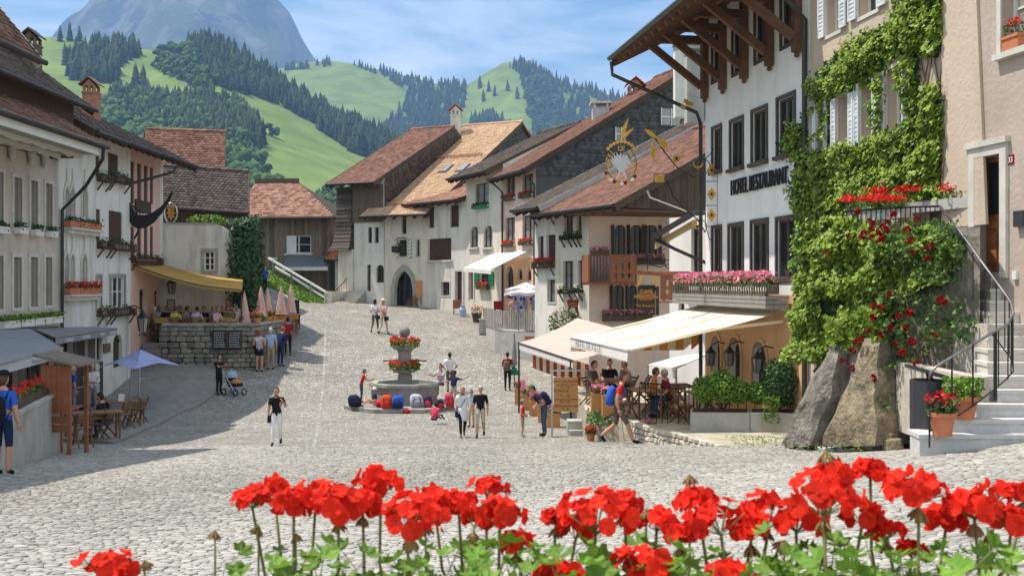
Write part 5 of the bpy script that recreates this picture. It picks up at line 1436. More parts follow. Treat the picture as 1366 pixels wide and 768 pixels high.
# the three houses share one long dark eave, built house by house
for root, Y0, Y1, nm in ((white2, lY(78) + 0.2, lY(127) - 0.03,0),(white3, lY(127) + 0.03,44.0,1),(rose4,44.06,49.6,2)):
 eave_roof(root, -14.75 - 0.04 * nm, -20.6, CZ + 5.42 + 0.05 * nm, 0.55 - 0.03 * nm, Y0, Y1, TILE_D)
 rf = MB(); k = int((Y1 - Y0) / 0.7)
 for i in range(k + 1):
  y = Y0 + 0.1 + (Y1 - Y0 - 0.2) * i / k; rf.bar((-14.9, y, CZ + 5.3),(-15.95 - (0.5 if nm == 2 else 0), y, CZ + 5.3 + 0.8 + (0.24 if nm == 2 else 0)),0.12,0.15)
 rf.build("rafters", WOOD_D, root)
 m = MB(); m.box(-20.4, LX - (0.51 if nm == 2 else 0.01), Y0 + 0.1, Y1 - 0.1, CZ + 5.3, CZ + 6.0); m.build("attic_wall", W_CREAM if nm < 2 else W_ROSE, root)
# downpipes
pipe(beige1, [V((-13.75,35.3, CZ + 4.5)), V((-13.8,35.4, CZ + 4.2)), V((-15.0,36.9, CZ + 3.4)), V((-15.9,37.1, CZ + 2.6)), V((-15.9,37.1, CZ - 2.0))], 0.06)
pipe(rose4, [V((-14.85,46.5, CZ + 5.2)), V((-14.95,46.3, CZ + 4.9)), V((-16.2,44.4, CZ + 4.2)), V((-16.38,44.3, CZ + 3.8)), V((-16.38,44.3, CZ - 2))], 0.06)
# corner of the next house towards the camera: only its tiled roof corner reaches the picture
near0, L0f, _ = house("near_tiled_house", "house at the picture edge whose light brown tiled roof corner juts in", (-14.6,11.0),(-14.6,27.6), CZ - 4.3, CZ + 8.3,6, W_BEIGE, [(-400,-300,200,330, dict(LW))])
roof_plane(near0,(-12.35,11.0, CZ + 5.85),(-12.35,27.7, CZ + 5.85), V((-1,0,0)),1.2,4.6, TILE_B, 0.19,0.2, gutter=GUTTER, soffit=WOOD_D, verge=FRAME_W, back=False)
chimney("dark brick chimney with a gabled hood on the near shaded roof", tuple(P(43,82,36)),0.48,0.55, WOOD_G, TILE_D)
chimney("red brick chimney with a gabled hood among the shaded roofs", tuple(P(122,137,44)),0.56,0.42, BRICK, TILE_B)
# garden wall, loft and barn beyond -------------------------------
gw0, gw1 = pl(207,49.6), pl(312,49.9); GW = Fac(gw0, gw1)
gwall = thing("garden_wall", "tall white garden wall with a small grated window and rounded end", "wall", GW.pt(1.8, CZ - 2.6))
hw = GW.rect(272,287,335,361); mb = MB()
zt = GW.z(260,299); Lw = GW.L; R_ = 0.95
holed_wall(mb, GW, 0, Lw - R_, CZ - 4.0, zt, [hw], depth=0.2)
prev = None
for i in range(9):
 a = math.pi / 2 * i / 8; t = Lw - R_ + R_ * math.sin(a); z = zt - R_ * 1.2 * (1 - math.cos(a))
 if prev: mb.quad(GW.pt(prev[0], CZ - 4), GW.pt(t, CZ - 4), GW.pt(t, z), GW.pt(prev[0], prev[1])); mb.quad(GW.pt(prev[0], prev[1]), GW.pt(t, z), GW.pt(t, z, -0.5), GW.pt(prev[0], prev[1], -0.5))
 prev = (t, z)
mb.quad(GW.pt(Lw, CZ - 4), GW.pt(Lw, CZ - 4,-0.5), GW.pt(Lw, prev[1], -0.5), GW.pt(Lw, prev[1])); mb.quad(GW.pt(0, zt), GW.pt(Lw - R_, zt), GW.pt(Lw - R_, zt, -0.5), GW.pt(0, zt, -0.5))
mb.quad(GW.pt(0, CZ - 4,-0.5), GW.pt(Lw, CZ - 4,-0.5), GW.pt(Lw, prev[1], -0.5), GW.pt(0, zt, -0.5)); mb.build("wall_body", W_WHITE, gwall)
window(gwall, GW, hw, frame=FRAME_W, glass=GLASS, sur=STONE, sur_w=0.14, sill=STONE, trans=2)
m = MB(); GW.box(m, -0.05, Lw - R_ + 0.1, zt + 0.001, zt + 0.07,-0.55,0.06); m.build("coping", STONE, gwall)
for px, l in ((233, "black iron lantern on the white garden wall by the rose house"),(308, "black iron lantern at the far end of the white garden wall")): wall_lantern(l, GW, GW.t(px), GW.z(px, 381), s=1.7)
wall_lantern("yellow glazed iron lantern on the corner of the brown shuttered house", L3, L3.t(168), L3.z(168,428), s=2.0)
for px, l in ((228, "framed menu board hung on the garden wall near the door"),(306, "framed menu board at the end of the garden wall")):
 b0 = thing("menu_board", l, "menu board", GW.pt(GW.t(px), GW.z(px, 412),0.05)); rr = GW.rect(px - 5, px + 6,399,414); m = MB(); GW.box(m, rr[0], rr[1], rr[2], rr[3], 0.01,0.05); m.build("frame", WOOD_T, b0)
 m = MB(); GW.box(m, rr[0] + 0.05, rr[1] - 0.05, rr[2] + 0.05, rr[3] - 0.05,0.05,0.056); m.build("paper", M("menu_paper", (0.45,0.38,0.28), var=0.2, scale=12, bump=0), b0)
# ivy hedge at the wall's end
def bush(name, label, centre, rx, ry, rz, n, size, mat, cat="shrub", stem=True, group=None, inner=True, square=False):
 root = thing(name, label, cat, V(centre) - V((0,0, rz)), group)
 d = nrng.normal(size=(n, 3)); d /= np.linalg.norm(d, axis=1, keepdims=True)
 if square: d = d / np.max(np.abs(d), axis=1, keepdims=True) ** 0.75
 rad_ = nrng.uniform(0.72,1.06, n) * (1 + 0.16 * noise2(d[:, 0] * 2.5 + d[:, 2], d[:, 1] * 2.5 - d[:, 2] * 1.7, len(label),3))
 p = d * rad_[:, None] * np.array([rx, ry, rz]) + np.array(centre)
 leaf_mesh("foliage", p, size, mat, root, normals=d, jit=0.6)
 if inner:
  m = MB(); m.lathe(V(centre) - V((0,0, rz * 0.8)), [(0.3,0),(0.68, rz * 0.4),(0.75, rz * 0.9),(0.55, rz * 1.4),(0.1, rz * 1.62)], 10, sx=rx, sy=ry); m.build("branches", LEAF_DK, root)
 return root
bush("ivy_hedge", "tall dark green clipped hedge beside the garden wall", tuple(P(328,350,50.2)),0.72,0.8,2.15,5200,0.085, LEAF_DK, "hedge", square=True)
bush("leafy_plant", "light green leafy plant on top of the garden wall", tuple(P(280,294,50.4)),1.1,0.3,0.28,420,0.07, LEAF_BOX, "plant", inner=False)
# open loft with tiled roof behind the wall
lo = thing("open_loft", "open timber loft with a dark tiled hipped roof above the garden wall", "loft", P(270,300,53))
A_, B_ = P(222,270,52.5), P(332,287,52.0)
rp = roof_plane(lo, P(196,274,52.3), P(331,283,52.3), V((-0.25,1,0)),0.85,2.7, TILE_D, 0.2,0.22, back=True)
for px in (258,271,302,322):
 m = MB(); p = P(px, 282,52.8); m.bar(V((p.x, p.y, CZ + 2.6)), V((p.x, p.y, p.z + 0.15)),0.2); m.build("post", WOOD_D, lo)
for a, b in ((258,266),(302,294)):
 m = MB(); m.bar(P(a, 296,52.8), P(b, 284,52.8),0.12); m.build("brace", WOOD_D, lo)
k = 22
for i in range(k):
 m = MB(); x0, x1 = 206 + 118 * i / k, 206 + 118 * (i + 1) / k - 0.7; p, q = P(x0,300,55.2), P(x1,300,55.2); m.box(p.x, q.x, 55.2,55.25 + 0.02 * (i % 2), CZ + 2.4, CZ + 4.1); m.build("plank", WOOD_D, lo)
m = MB(); m.bar(P(210,281,52.8), P(330,286,52.8),0.22); m.build("beam", WOOD_D, lo)
# house with brown tiles rising behind the loft
bkA, bkB = pl(196,57.5), pl(297,58.5)
bk_, BKF, _ = house("rear_tiled_house", "house behind the loft showing only its rust brown tiled roof", bkA, bkB, CZ - 2, CZ + 6.4,7, WOOD_G, [], roof=dict(eave=CZ + 6.3, oh=0.4, slope=0.75, run=3.4, tile=TILE_R, ef=0.3, en=0.1))
bk2A, bk2B = pl(286,61), pl(312,61.2)
_b = house("lean_to_house", "sliver of pinkish tiled roof between loft and barn", bk2A, bk2B, CZ - 2, CZ + 4,5, WOOD_G, [], roof=dict(eave=CZ + 4.2, oh=0.3, slope=0.9, run=2.2, tile=TILE_P, ef=0.1, en=0.1))
# the brown plank barn
bA, bB = pl(330,70.3), pl(440,69.8); BF = Fac(bA, bB)
bh = [BF.rect(339,348.5,311,353), BF.rect(382,415,314,338)]
barn = thing("plank_barn", "dark weathered plank barn with a pinkish tiled hip roof", "barn", BF.pt(BF.L / 2, CZ - 1.5))
mb = MB(); holed_wall(mb, BF, 0, BF.L, CZ - 2.4, CZ + 4.6, bh, 0.15)
side_wall(mb, BF.pt(BF.L, 0),-BF.n, 7, CZ - 2.4, lambda r: CZ + 4.6); side_wall(mb, BF.pt(0,0),-BF.n, 7, CZ - 2.4, lambda r: CZ + 4.6); mb.build("wall", WOOD_G, barn)
k = 30
for i in range(k):
 a, b = BF.L * i / k + 0.008, BF.L * (i + 1) / k - 0.008; zs = [(CZ - 2.4, CZ + 4.5)]
 for h in bh:
  if b > h[0] and a < h[1]:
   zs = [s_ for z0_, z1_ in zs for s_ in ((z0_, min(z1_, h[2])),(max(z0_, h[3]), z1_)) if s_[1] - s_[0] > 0.05]
 m = MB()
 for z0_, z1_ in zs: BF.box(m, a, b, z0_, z1_, 0.006,0.03 + 0.018 * rnd.random())
 m.build("plank", WOOD_G, barn)
window(barn, BF, bh[1], frame=FRAME_W, glass=GLASS, mull=1, trans=1, recess=0.1, sill=STONE_L)
m = MB(); hm = bh[1]; BF.box(m, hm[0], (hm[0] * .6 + hm[1] * .4), hm[2], hm[3], -0.06,-0.04); m.build("white_shutter", SHUT_W, barn)
door(barn, BF, bh[0], mat=WOOD_T)
eL, eR = BF.pt(-0.6, CZ + 4.4,0.9), BF.pt(BF.L + 0.5, CZ + 4.4,0.9)
def hipclip(s): return (0,(eR - eL).length - s * 0.72)
roof_plane(barn, eL, eR, -BF.n, 0.62,4.3, TILE_P, 0.26,0.3, back=False, clip=hipclip, ridge=False, soffit=M("empty_soffit", (0.07,0.045,0.03)), name="tiled_roof") if False else None
mb = MB(); w_ = (-BF.n + V((0,0,0.62))); S_ = 4.3; tl = eL + w_ * S_; tr_ = eR + w_ * S_ - BF.u * (S_ * w_.length * 0.72)
nn = BF.u.cross(w_.normalized()); nn = nn if nn.z > 0 else -nn
mb.prism([eL, eR, tr_, tl], -nn * 0.14); bk4 = eR - BF.n * 8.6; mb.prism([eR, V((bk4.x, bk4.y, eR.z)), tr_], V((0,0,-0.1))); br = mb.build("hip_roof", WOOD_D, barn)
v, f, a = tile_field(eL + nn * 0.004, BF.u, w_.normalized(),(eR - eL).length, S_ * w_.length, 0.27,0.3, nn, clip=hipclip); np_mesh("roof_tiles", v, f, TILE_P, a, br, "stuff")
m = MB(); m.bar(tl + V((0,0,0.12)), tr_ + V((0,0,0.12)),0.28,0.3); m.build("ridge_board", WOOD_D, br)
m = MB(); m.tube([eL - BF.n * 0.0 + V((0,0,-0.1)) + BF.n * 0.08, eR + V((0,0,-0.1)) + BF.n * 0.08], 0.09,8); m.build("gutter", GUTTER, br)
m = MB(); a_, b_ = BF.t(384), BF.t(440) + 0.2; z_ = BF.z(410,342)
for i in range(14):
 t = a_ + (b_ - a_) * i / 14; m.obox(BF.pt(t + 0.01, z_, 0.06), BF.u * ((b_ - a_) / 14 - 0.02), BF.n * 1.2 + V((0,0,-0.75)), V((0,0,0.05)))
m.build("metal_awning", M("blue_grey_sheet", (0.20,0.23,0.27), var=0.15, bump=0.1, rough=0.4, metal=0.4), barn)
m = MB(); BF.box(m, a_, b_, z_ - 0.95, z_ - 0.72,1.24,1.28); m.build("awning_valance", CANVAS_WH, barn)
# grass bank in front of the barn, with white railing
bank_t = [P(336,352,69.4), P(360,360,69.3), P(385,374,69.2), P(410,388,69.2), P(442,404,69.2)]
bank_b = [P(343,374,64.0), P(368,384,64.0), P(392,396,63.8), P(412,405,63.6), P(436,413,64.5)]
mb = MB(); rows = 5
for i in range(4):
 for j in range(rows):
  q = lambda a, b, t: a + (b - a) * t
  mb.quad(q(bank_b[i], bank_t[i], j / rows), q(bank_b[i + 1], bank_t[i + 1], j / rows), q(bank_b[i + 1], bank_t[i + 1], (j + 1) / rows), q(bank_b[i], bank_t[i], (j + 1) / rows))
 for a, b in ((bank_b[i], bank_b[i + 1]),): mb.quad(a, a - V((0,0,3)), b - V((0,0,3)), b)
bko = mb.build("grass_bank", TURF); tag(bko, "bright green grass bank below the plank barn", None, None, "structure")
gp = []
for _ in range(2600):
 i = rnd.randrange(4); s_, t_ = rnd.random(), rnd.random(); a = bank_b[i] + (bank_b[i + 1] - bank_b[i]) * s_; b = bank_t[i] + (bank_t[i + 1] - bank_t[i]) * s_; gp.append(a + (b - a) * t_ + V((0,0,0.05)))
g = leaf_mesh("bank_grass", gp, 0.11, LEAF_BOX, up=1.0); tag(g, "long grass blades on the bank below the barn", "grass", None, "stuff")
ra = thing("white_railing", "white slanting handrail along the grass bank below the barn", "railing", P(400,380,68))
ends = [(P(358,344,68.5), P(437,391,66.0)),(P(367,356,68.5), P(437,399,66.0))]
for a, b in ends: m = MB(); m.bar(a, b, 0.1,0.12); m.build("rail", WHITE_P, ra)
m = MB(); m.bar(P(358,344,68.5), P(369,345,69.2),0.1,0.1); m.build("rail", WHITE_P, ra)
for t in (0.08,0.4,0.72,0.98):
 p = ends[0][0] + (ends[0][1] - ends[0][0]) * t; m = MB(); m.bar(p + V((0,0,0.05)), p - V((0,0,1.3)),0.1); m.build("post", WOOD_S, ra)
# stone terrace with its parapet ----------------------------------
TZ = CZ - 2.32; TT = CZ - 1.80
ter = thing("stone_terrace", "raised cafe terrace behind a dark rubble parapet wall", "terrace", (-13.5,48, CZ - 4))
T0, T1, T2 = V((XP(216,46.5),46.5,0)), V((XP(344,46.5),46.5,0)), V((XP(395,53.8),53.8,0))
mb = MB(); mb.prism([V((p.x, p.y, CZ - 4.6)) for p in (T0, T1, T2, V((-14.0,55,0)), V((-16.4,49.5,0)))], (0,0, TZ - CZ + 4.6)); mb.build("terrace_floor", CONC_D, ter)
mb = MB()
for a, b in ((T0, T1),(T1, T2)):
 d = (b - a).normalized(); no = V((d.y, -d.x, 0)); c0, c1 = V((a.x, a.y, CZ - 4.6)), V((b.x, b.y, CZ - 4.6)); mb.obox(c0 - no * 0.0, c1 - c0,-no * 0.35, V((0,0, TT - CZ + 4.55)))
mb.build("parapet_core", MORTAR, ter)
for a, b in ((T0, T1),(T1, T2)):
 d = (b - a).normalized(); no = V((d.y, -d.x, 0)); g = min(gzf(a.x, a.y), gzf(b.x, b.y)) - 0.1
 rubble(ter, V((a.x, a.y, 0)) + no * 0.02, V((b.x, b.y, 0)) + no * 0.02, TT - 0.06, TT - 0.06, g, no, 0.30, ROCK, seed=int(abs(a.x) * 77), thick=0.09)
 m = MB(); k = int((b - a).length / 0.8)
 for i in range(k):
  p = a + (b - a) * (i / k) + d * 0.006; m2 = MB(); m2.obox(V((p.x, p.y, TT - 0.05)) + no * 0.08, d * ((b - a).length / k - 0.012),-no * 0.5, V((0,0,0.09))); m2.build("coping_stone", STONE, ter)
for i in range(6):
 m = MB(); m.box(-16.35, T0.x - 0.02,45.0 + i * 0.3,46.9, CZ - 4.25 + i * 0.27, CZ - 4.25 + (i + 1) * 0.27 - 0.004); m.build("step", CONC_D, ter)
for i, px in enumerate((284,304)):
 p = P(px, 440,46.4); bd = thing("chalk_menu_board", ("chalk menu board on the parapet, the one nearer the steps", "chalk menu board on the parapet, the one nearer the corner")[i], "menu board", p)
 m = MB(); w = 19 / F * 46.4; m.box(p.x, p.x + w, 46.28,46.33, p.z - 0.9, p.z); m.build("frame", WOOD_D, bd); m = MB(); m.box(p.x + 0.05, p.x + w - 0.05,46.27,46.28, p.z - 0.85, p.z - 0.05); m.build("slate", SLATE_BOARD, bd)
 m = MB()
 for j in range(7):
  zz = p.z - 0.14 - j * 0.1; x = p.x + 0.09
  while x < p.x + w - 0.12:
   l = rnd.uniform(0.03,0.09); m.box(x, x + l, 46.266,46.27, zz, zz + 0.022); x += l + 0.025
 m.build("chalk_writing", WHITE_P, bd, kind="stuff")
# ochre awning sagging over the terrace
aw = thing("ochre_awning", "long sagging ochre awning stretched over the cafe terrace", "awning", P(250,400,48))
n = 14; mb = MB(); rws = []
for i in range(n + 1):
 s = i / n; px = 174 + (322 - 174) * s; py = 351 + (386 - 351) * s + 7 * math.sin(s * math.pi); Y1_ = 45.6 + 1.6 * s; Y2_ = 49.3 + 0.2 * s
 a = P(px, py, Y1_); b = P(px + 2, py - 14, Y2_); rws.append((a, b))
for i in range(n): mb.quad(rws[i][0], rws[i + 1][0], rws[i + 1][1], rws[i][1])
for i in range(n): a, b = rws[i][0], rws[i + 1][0]; mb.quad(a, b, b - V((0,0,0.12)), a - V((0,0,0.12)))
mb.quad(rws[n][0], rws[n][1], rws[n][1] - V((0,0,0.25)), rws[n][0] - V((0,0,0.25))); mb.build("canvas", CANVAS_Y, aw, smooth=True)
m = MB(); m.tube([rws[n][0] + V((0,0,-0.05)), V((rws[n][0].x, rws[n][0].y, TZ))], 0.03,6); m.tube([r_[0] - V((0,0,0.03)) for r_ in rws], 0.03,6); m.build("frame", WOOD_D, aw)
# --------
fy = 41.0; fc = V((XP(540, fy), fy, 0)); fz = gzf(fc.x, fc.y)
fo = thing("stone_fountain", "octagonal stone fountain with a flower decked central column", "fountain", (fc.x, fc.y, fz))
WATER = M("fountain_water", (0.10,0.13,0.11), var=0.2, rough=0.08, bump=0.15, bscale=6, bdist=0.01, spec=0.7)
BASIN = M("fountain_stone", (0.23,0.21,0.195),(0.37,0.34,0.315), scale=2.5, bump=0.35, bscale=25, stain=0.5)
def oct_ring(mb, c, r0, r1, z0, z1, n=8, rot=math.pi / 8, sx=1.0, sy=1.0):
 for i in range(n):
  a, b = 2 * math.pi * i / n + rot, 2 * math.pi * (i + 1) / n + rot
  p = lambda r, t, z: V((c.x + r * math.cos(t) * sx, c.y + r * math.sin(t) * sy, z))
  mb.add([p(r0, a, z0), p(r0, b, z0), p(r1, b, z0), p(r1, a, z0), p(r0, a, z1), p(r0, b, z1), p(r1, b, z1), p(r1, a, z1)],
               [[0,1,2,3], [4,7,6,5], [3,2,6,7], [1,0,4,5]])
mb = MB(); mb.lathe((fc.x, fc.y, fz - 0.3), [(2.42,0),(2.42,0.42),(2.36,0.45)], 8, rot=math.pi / 8); mb.build("base_step", BASIN, fo)
for i in range(8):
 a, b = 2 * math.pi * i / 8 + math.pi / 8,2 * math.pi * (i + 1) / 8 + math.pi / 8
 p = lambda r, t, z: V((fc.x + r * math.cos(t), fc.y + r * math.sin(t), z)); e = 0.003
 m = MB(); m.prism([p(1.34, a + e, fz + 0.15), p(1.34, b - e, fz + 0.15), p(1.18, b - e, fz + 0.15), p(1.18, a + e, fz + 0.15)], (0,0,0.66)); m.build("basin_slab", BASIN, fo)
 m = MB(); m.prism([p(1.42, a + e, fz + 0.812), p(1.42, b - e, fz + 0.812), p(1.14, b - e, fz + 0.812), p(1.14, a + e, fz + 0.812)], (0,0,0.12)); m.build("rim_stone", STONE, fo)
mb = MB(); mb.lathe((fc.x, fc.y, fz + 0.2), [(1.17,0),(1.17,0.62)], 8, rot=math.pi / 8); mb.build("water", WATER, fo)
mb = MB(); s4 = math.pi / 4
mb.lathe((fc.x, fc.y, fz + 0.6), [(0.36,0),(0.36,0.62),(0.32,0.64),(0.32,0.70),(0.56,0.73),(0.60,0.88),(0.33,0.90),(0.33,1.50),(0.38,1.53),(0.36,1.58),(0.56,1.64),(0.60,1.78),(0.2,1.80),(0.14,2.06),(0.1,2.1)], 4, rot=s4); mb.build("column", BASIN, fo)
mb = MB(); k = 10; mb.lathe((fc.x, fc.y, fz + 2.68), [(0.21 * math.sin(math.pi * (i + 0.3) / (k + 0.6)),0.21 - 0.21 * math.cos(math.pi * (i + 0.3) / (k + 0.6))) for i in range(k + 1)], 14); mb.build("stone_ball", CONC_D, fo, smooth=True)
for sx in (-1,1): m = MB(); m.tube([V((fc.x + sx * 0.2, fc.y, fz + 1.78)), V((fc.x + sx * 0.85, fc.y, fz + 1.76))], 0.03,6); m.build("water_spout", IRON, fo)
for zz, rr, pe in ((fz + 1.5,0.6, PETAL_S),(fz + 2.40,0.58, PETAL_S)):
 t = nrng.uniform(0,2 * np.pi, 420); q = rr * np.sqrt(nrng.uniform(0.25,1,420)); zt = zz + nrng.uniform(-0.10,0.2,420)
 pts = np.stack([fc.x + q * np.cos(t), fc.y + q * np.sin(t), zt], 1); leaf_mesh("foliage", pts, 0.07, LEAF_BOX, fo)
 t = nrng.uniform(0,2 * np.pi, 200); q = rr * np.sqrt(nrng.uniform(0.2,1.1,200)); zt = zz + nrng.uniform(0.08,0.3,200)
 leaf_mesh("blossoms", np.stack([fc.x + q * np.cos(t), fc.y + q * np.sin(t), zt], 1),0.06, pe, fo)
# --------
def rucksack(label, p, w, h, mat, mat2, tilt=0.0):
 root = thing("rucksack", label, "rucksack", p)
 m = MB(); x, y, z = p; d = w * 0.7
 prof = [(0.86,0),(1.0,0.12),(0.98,0.55),(0.88,0.8),(0.66,0.94),(0.4,1.0)]; tilt = rnd.uniform(-0.08,0.08)
 k0 = 0; ks = 16; R0 = rnd.uniform(-0.3,0.3)
 for a, b in prof:
  for j in range(ks):
   t = 2 * math.pi * j / ks; ex = math.copysign(abs(math.cos(t)) ** 0.5, math.cos(t)) * 0.5 * a * w; ey = math.copysign(abs(math.sin(t)) ** 0.5, math.sin(t)) * 0.5 * a * d
   m.v.append((x + ex * math.cos(R0) - ey * math.sin(R0) + tilt * b, y + ex * math.sin(R0) + ey * math.cos(R0), z + b * h))
 for i in range(len(prof) - 1):
  for j in range(ks): q0 = i * ks + j; q1 = i * ks + (j + 1) % ks; m.f.append([q0, q1, q1 + ks, q0 + ks]); m.m.append(0); m.a.append(.5)
 m.f.append([(len(prof) - 1) * ks + j for j in range(ks)]); m.m.append(0); m.a.append(.5); o = m.build("bag", mat, root, smooth=True)
 for sx in (-1,1): m = MB(); m.tube([V((x + sx * w * 0.2, y - d * 0.5, z + h * 0.75)), V((x + sx * w * 0.26, y - d * 0.62, z + h * 0.4)), V((x + sx * w * 0.3, y - d * 0.5, z + h * 0.08))], 0.014,4); m.build("strap", BLACK, root)
 m = MB(); m.lathe((x, y - d * 0.42, z + h * 0.08), [(0.36,0),(0.42,0.1 * h),(0.42,0.36 * h),(0.3,0.45 * h)], 8, sx=w, sy=d * 0.6); m.build("pocket", mat2, root, smooth=True)
 m = MB(); m.tube([V((x - 0.06, y, z + h * 0.97)), V((x - 0.04, y, z + h * 1.08)), V((x + 0.04, y, z + h * 1.08)), V((x + 0.06, y, z + h * 0.97))], 0.014,5); m.build("loop", BLACK, root)
def cloth(name, c, var=0.12): return M(name, c, var=var, scale=6, bump=0.15, bscale=15, rough=0.9, spec=0.15)
C_RED = cloth("red_cloth", (0.55,0.035,0.025)); C_BLUE = cloth("blue_cloth", (0.02,0.07,0.42)); C_NAVY = cloth("navy_cloth", (0.018,0.025,0.075)); C_WHITE = cloth("white_cloth", (0.72,0.72,0.74)); C_BLACK = cloth("black_cloth", (0.014,0.014,0.016))
C_ORED = cloth("orange_red_cloth", (0.62,0.08,0.02)); C_PINK = cloth("pink_cloth", (0.62,0.06,0.12)); C_GREY = cloth("grey_cloth", (0.26,0.26,0.27)); C_KHAKI = cloth("khaki_cloth", (0.34,0.27,0.18)); C_BEIGE = cloth("beige_cloth", (0.52,0.45,0.35))
C_LBLUE = cloth("light_blue_cloth", (0.32,0.42,0.60)); C_JEANS = cloth("denim", (0.05,0.08,0.14)); C_PURPLE = cloth("plum_cloth", (0.09,0.045,0.09)); C_LILAC = cloth("lilac_cloth", (0.50,0.43,0.52)); C_ROSE = cloth("rose_cloth", (0.62,0.36,0.38)); C_BROWN = cloth("brown_grey_cloth", (0.13,0.10,0.08)); C_DRED = cloth("dark_red_cloth", (0.24,0.02,0.025)); C_YELLOW = cloth("yellow_cloth", (0.60,0.48,0.10)); C_GREEN = cloth("olive_green_cloth", (0.16,0.22,0.07)); C_ORANGE = cloth("orange_cloth", (0.62,0.22,0.04)); C_ROYAL = cloth("royal_blue_cloth", (0.03,0.11,0.50)); C_PALE = cloth("pale_pattern_cloth", (0.45,0.45,0.48),0.4)
SKIN = M("skin", (0.50,0.27,0.18), var=0.08, scale=6, bump=0.05, rough=0.6); SKIN2 = M("tanned_skin", (0.36,0.18,0.115), var=0.08, scale=6, bump=0.05, rough=0.6)
H_DARK = M("dark_hair", (0.022,0.015,0.011), var=0.3, scale=30, bump=0.5, bscale=80, rough=0.55); H_BROWN = M("brown_hair", (0.085,0.045,0.022), var=0.3, scale=30, bump=0.5, bscale=80, rough=0.55); H_GREY = M("grey_hair", (0.52,0.51,0.50), var=0.15, scale=30, bump=0.5, bscale=80, rough=0.6); H_RED = M("red_hair", (0.30,0.085,0.03), var=0.3, scale=30, bump=0.5, bscale=80); H_BLOND = M("fair_hair", (0.40,0.27,0.13), var=0.2, scale=30, bump=0.5, bscale=80)
def on_step(px, dy): return V((XP(px, fy + dy), fy + dy, fz + 0.151))
for px, dy, w, h, a, b, l in ((474,-1.35,0.5,0.42, C_NAVY, C_BLACK, "navy rucksack leaning by the boy in the red shirt at the fountain"),(516,-2.05,0.42,0.5, C_ORED, C_RED, "bright orange red rucksack standing in front of the fountain step"),(530,-2.08,0.46,0.48, C_ROYAL, C_NAVY, "royal blue rucksack next to the orange red one at the fountain"),
      (508,-1.7,0.34,0.26, C_RED, C_DRED, "small flat red bag on the fountain step"),(542,-2.2,0.28,0.16, C_RED, C_DRED, "red cap-sized pouch lying beside the blue rucksack"),(557,-1.75,0.52,0.5, C_PALE, C_GREY, "pale patterned rucksack propped on the fountain basin"),
      (570,-1.65,0.36,0.46, C_PURPLE, C_PINK, "plum and pink rucksack beside the pale patterned one"),(601,-1.6,0.36,0.5, C_PINK, C_RED, "pink school rucksack beside the reaching child"),(588,-1.8,0.3,0.3, C_NAVY, C_RED, "small navy bag behind the sitting girl")):
 p = on_step(px, dy)
 if dy < -2.15: p.z = gzf(p.x, p.y)
 rucksack(l, p, w, h, a, b)
# --------
awn = thing("hotel_awning", "large cream awning lettered HOTEL DE VILLE along its valance", "awning", HF.pt(3, CZ - 1.7,3.9))
t0, t1 = HF.t(936), HF.t(1053); zt, zf = CZ - 0.68, CZ - 1.62; OUT = 4.05
n = 10; mb = MB()
for i in range(n):
 for j in range(4):
  s0, s1 = i / n, (i + 1) / n; q0, q1 = j / 4,(j + 1) / 4
  pt = lambda s, q: HF.pt(t0 + (t1 - t0) * s, zt + (zf - zt) * q - 0.10 * math.sin(q * math.pi) * (0.4 + 0.6 * math.sin(s * math.pi)),0.1 + OUT * q)
  mb.quad(pt(s0, q0), pt(s1, q0), pt(s1, q1), pt(s0, q1))
mb.build("canvas", CANVAS_W, awn, smooth=True)
for s_ in (0.6,):
 m = MB(); m.tube([pt(s_, q / 8) + V((0,0,0.012)) for q in range(9)], 0.012,4); m.build("seam", CREAM_STRIPE, awn)
mb = MB(); k = 46
for i in range(k):
 a, b = t0 + (t1 - t0) * i / k, t0 + (t1 - t0) * (i + 1) / k; m_ = (a + b) / 2
 mb.add([HF.pt(a, zf, 0.1 + OUT), HF.pt(b, zf, 0.1 + OUT), HF.pt(b, zf - 0.25,0.12 + OUT), HF.pt(m_, zf - 0.31,0.12 + OUT), HF.pt(a, zf - 0.25,0.12 + OUT)], [[0,1,2,3,4]])
mb.build("valance", CANVAS_WH, awn)
text_mesh("valance_lettering", "HOTEL DE VILLE", 0.27, HF.pt(t0 + 0.95, zf - 0.215,0.16 + OUT), HF.u, V((0,0,1)), BLACK, awn, extrude=0.001, spacing=1.55)
mb = MB(); kk = 16
for i in range(kk):
 q0, q1 = i / kk, (i + 1) / kk
 z0_, z1_ = zt + (zf - zt) * q0 - 0.05, zt + (zf - zt) * q1 - 0.05
 mb.quad(HF.pt(t0 + 0.05, z0_, 0.1 + OUT * q0), HF.pt(t0 + 0.05, z1_, 0.1 + OUT * q1), HF.pt(t0 + 0.05, CZ - 2.05,0.1 + OUT * q1), HF.pt(t0 + 0.05, CZ - 2.05 + (0.2 if q0 < .1 else 0),0.1 + OUT * q0), mi=i % 2)
mb.build("striped_curtain", [ORANGE_STRIPE, CREAM_STRIPE], awn)
mb = MB(); mb.tube([HF.pt(t0, zf, 0.1 + OUT), HF.pt(t1, zf, 0.1 + OUT)], 0.04,6); mb.tube([HF.pt(t0, zt + 0.05,0.12), HF.pt(t1, zt + 0.05,0.12)], 0.07,8); mb.build("rollers", FRAME_W, awn)
for t in (t0 + 0.6, t1 - 0.15):
 m = MB(); m.bar(HF.pt(t, CZ - 0.95,0.1), HF.pt(t, CZ - 1.15,2.0),0.05,0.07); m.bar(HF.pt(t, CZ - 1.15,2.0), HF.pt(t, zf - 0.02, OUT),0.045,0.06); m.build("folding_arm", CREAM_STRIPE, awn)
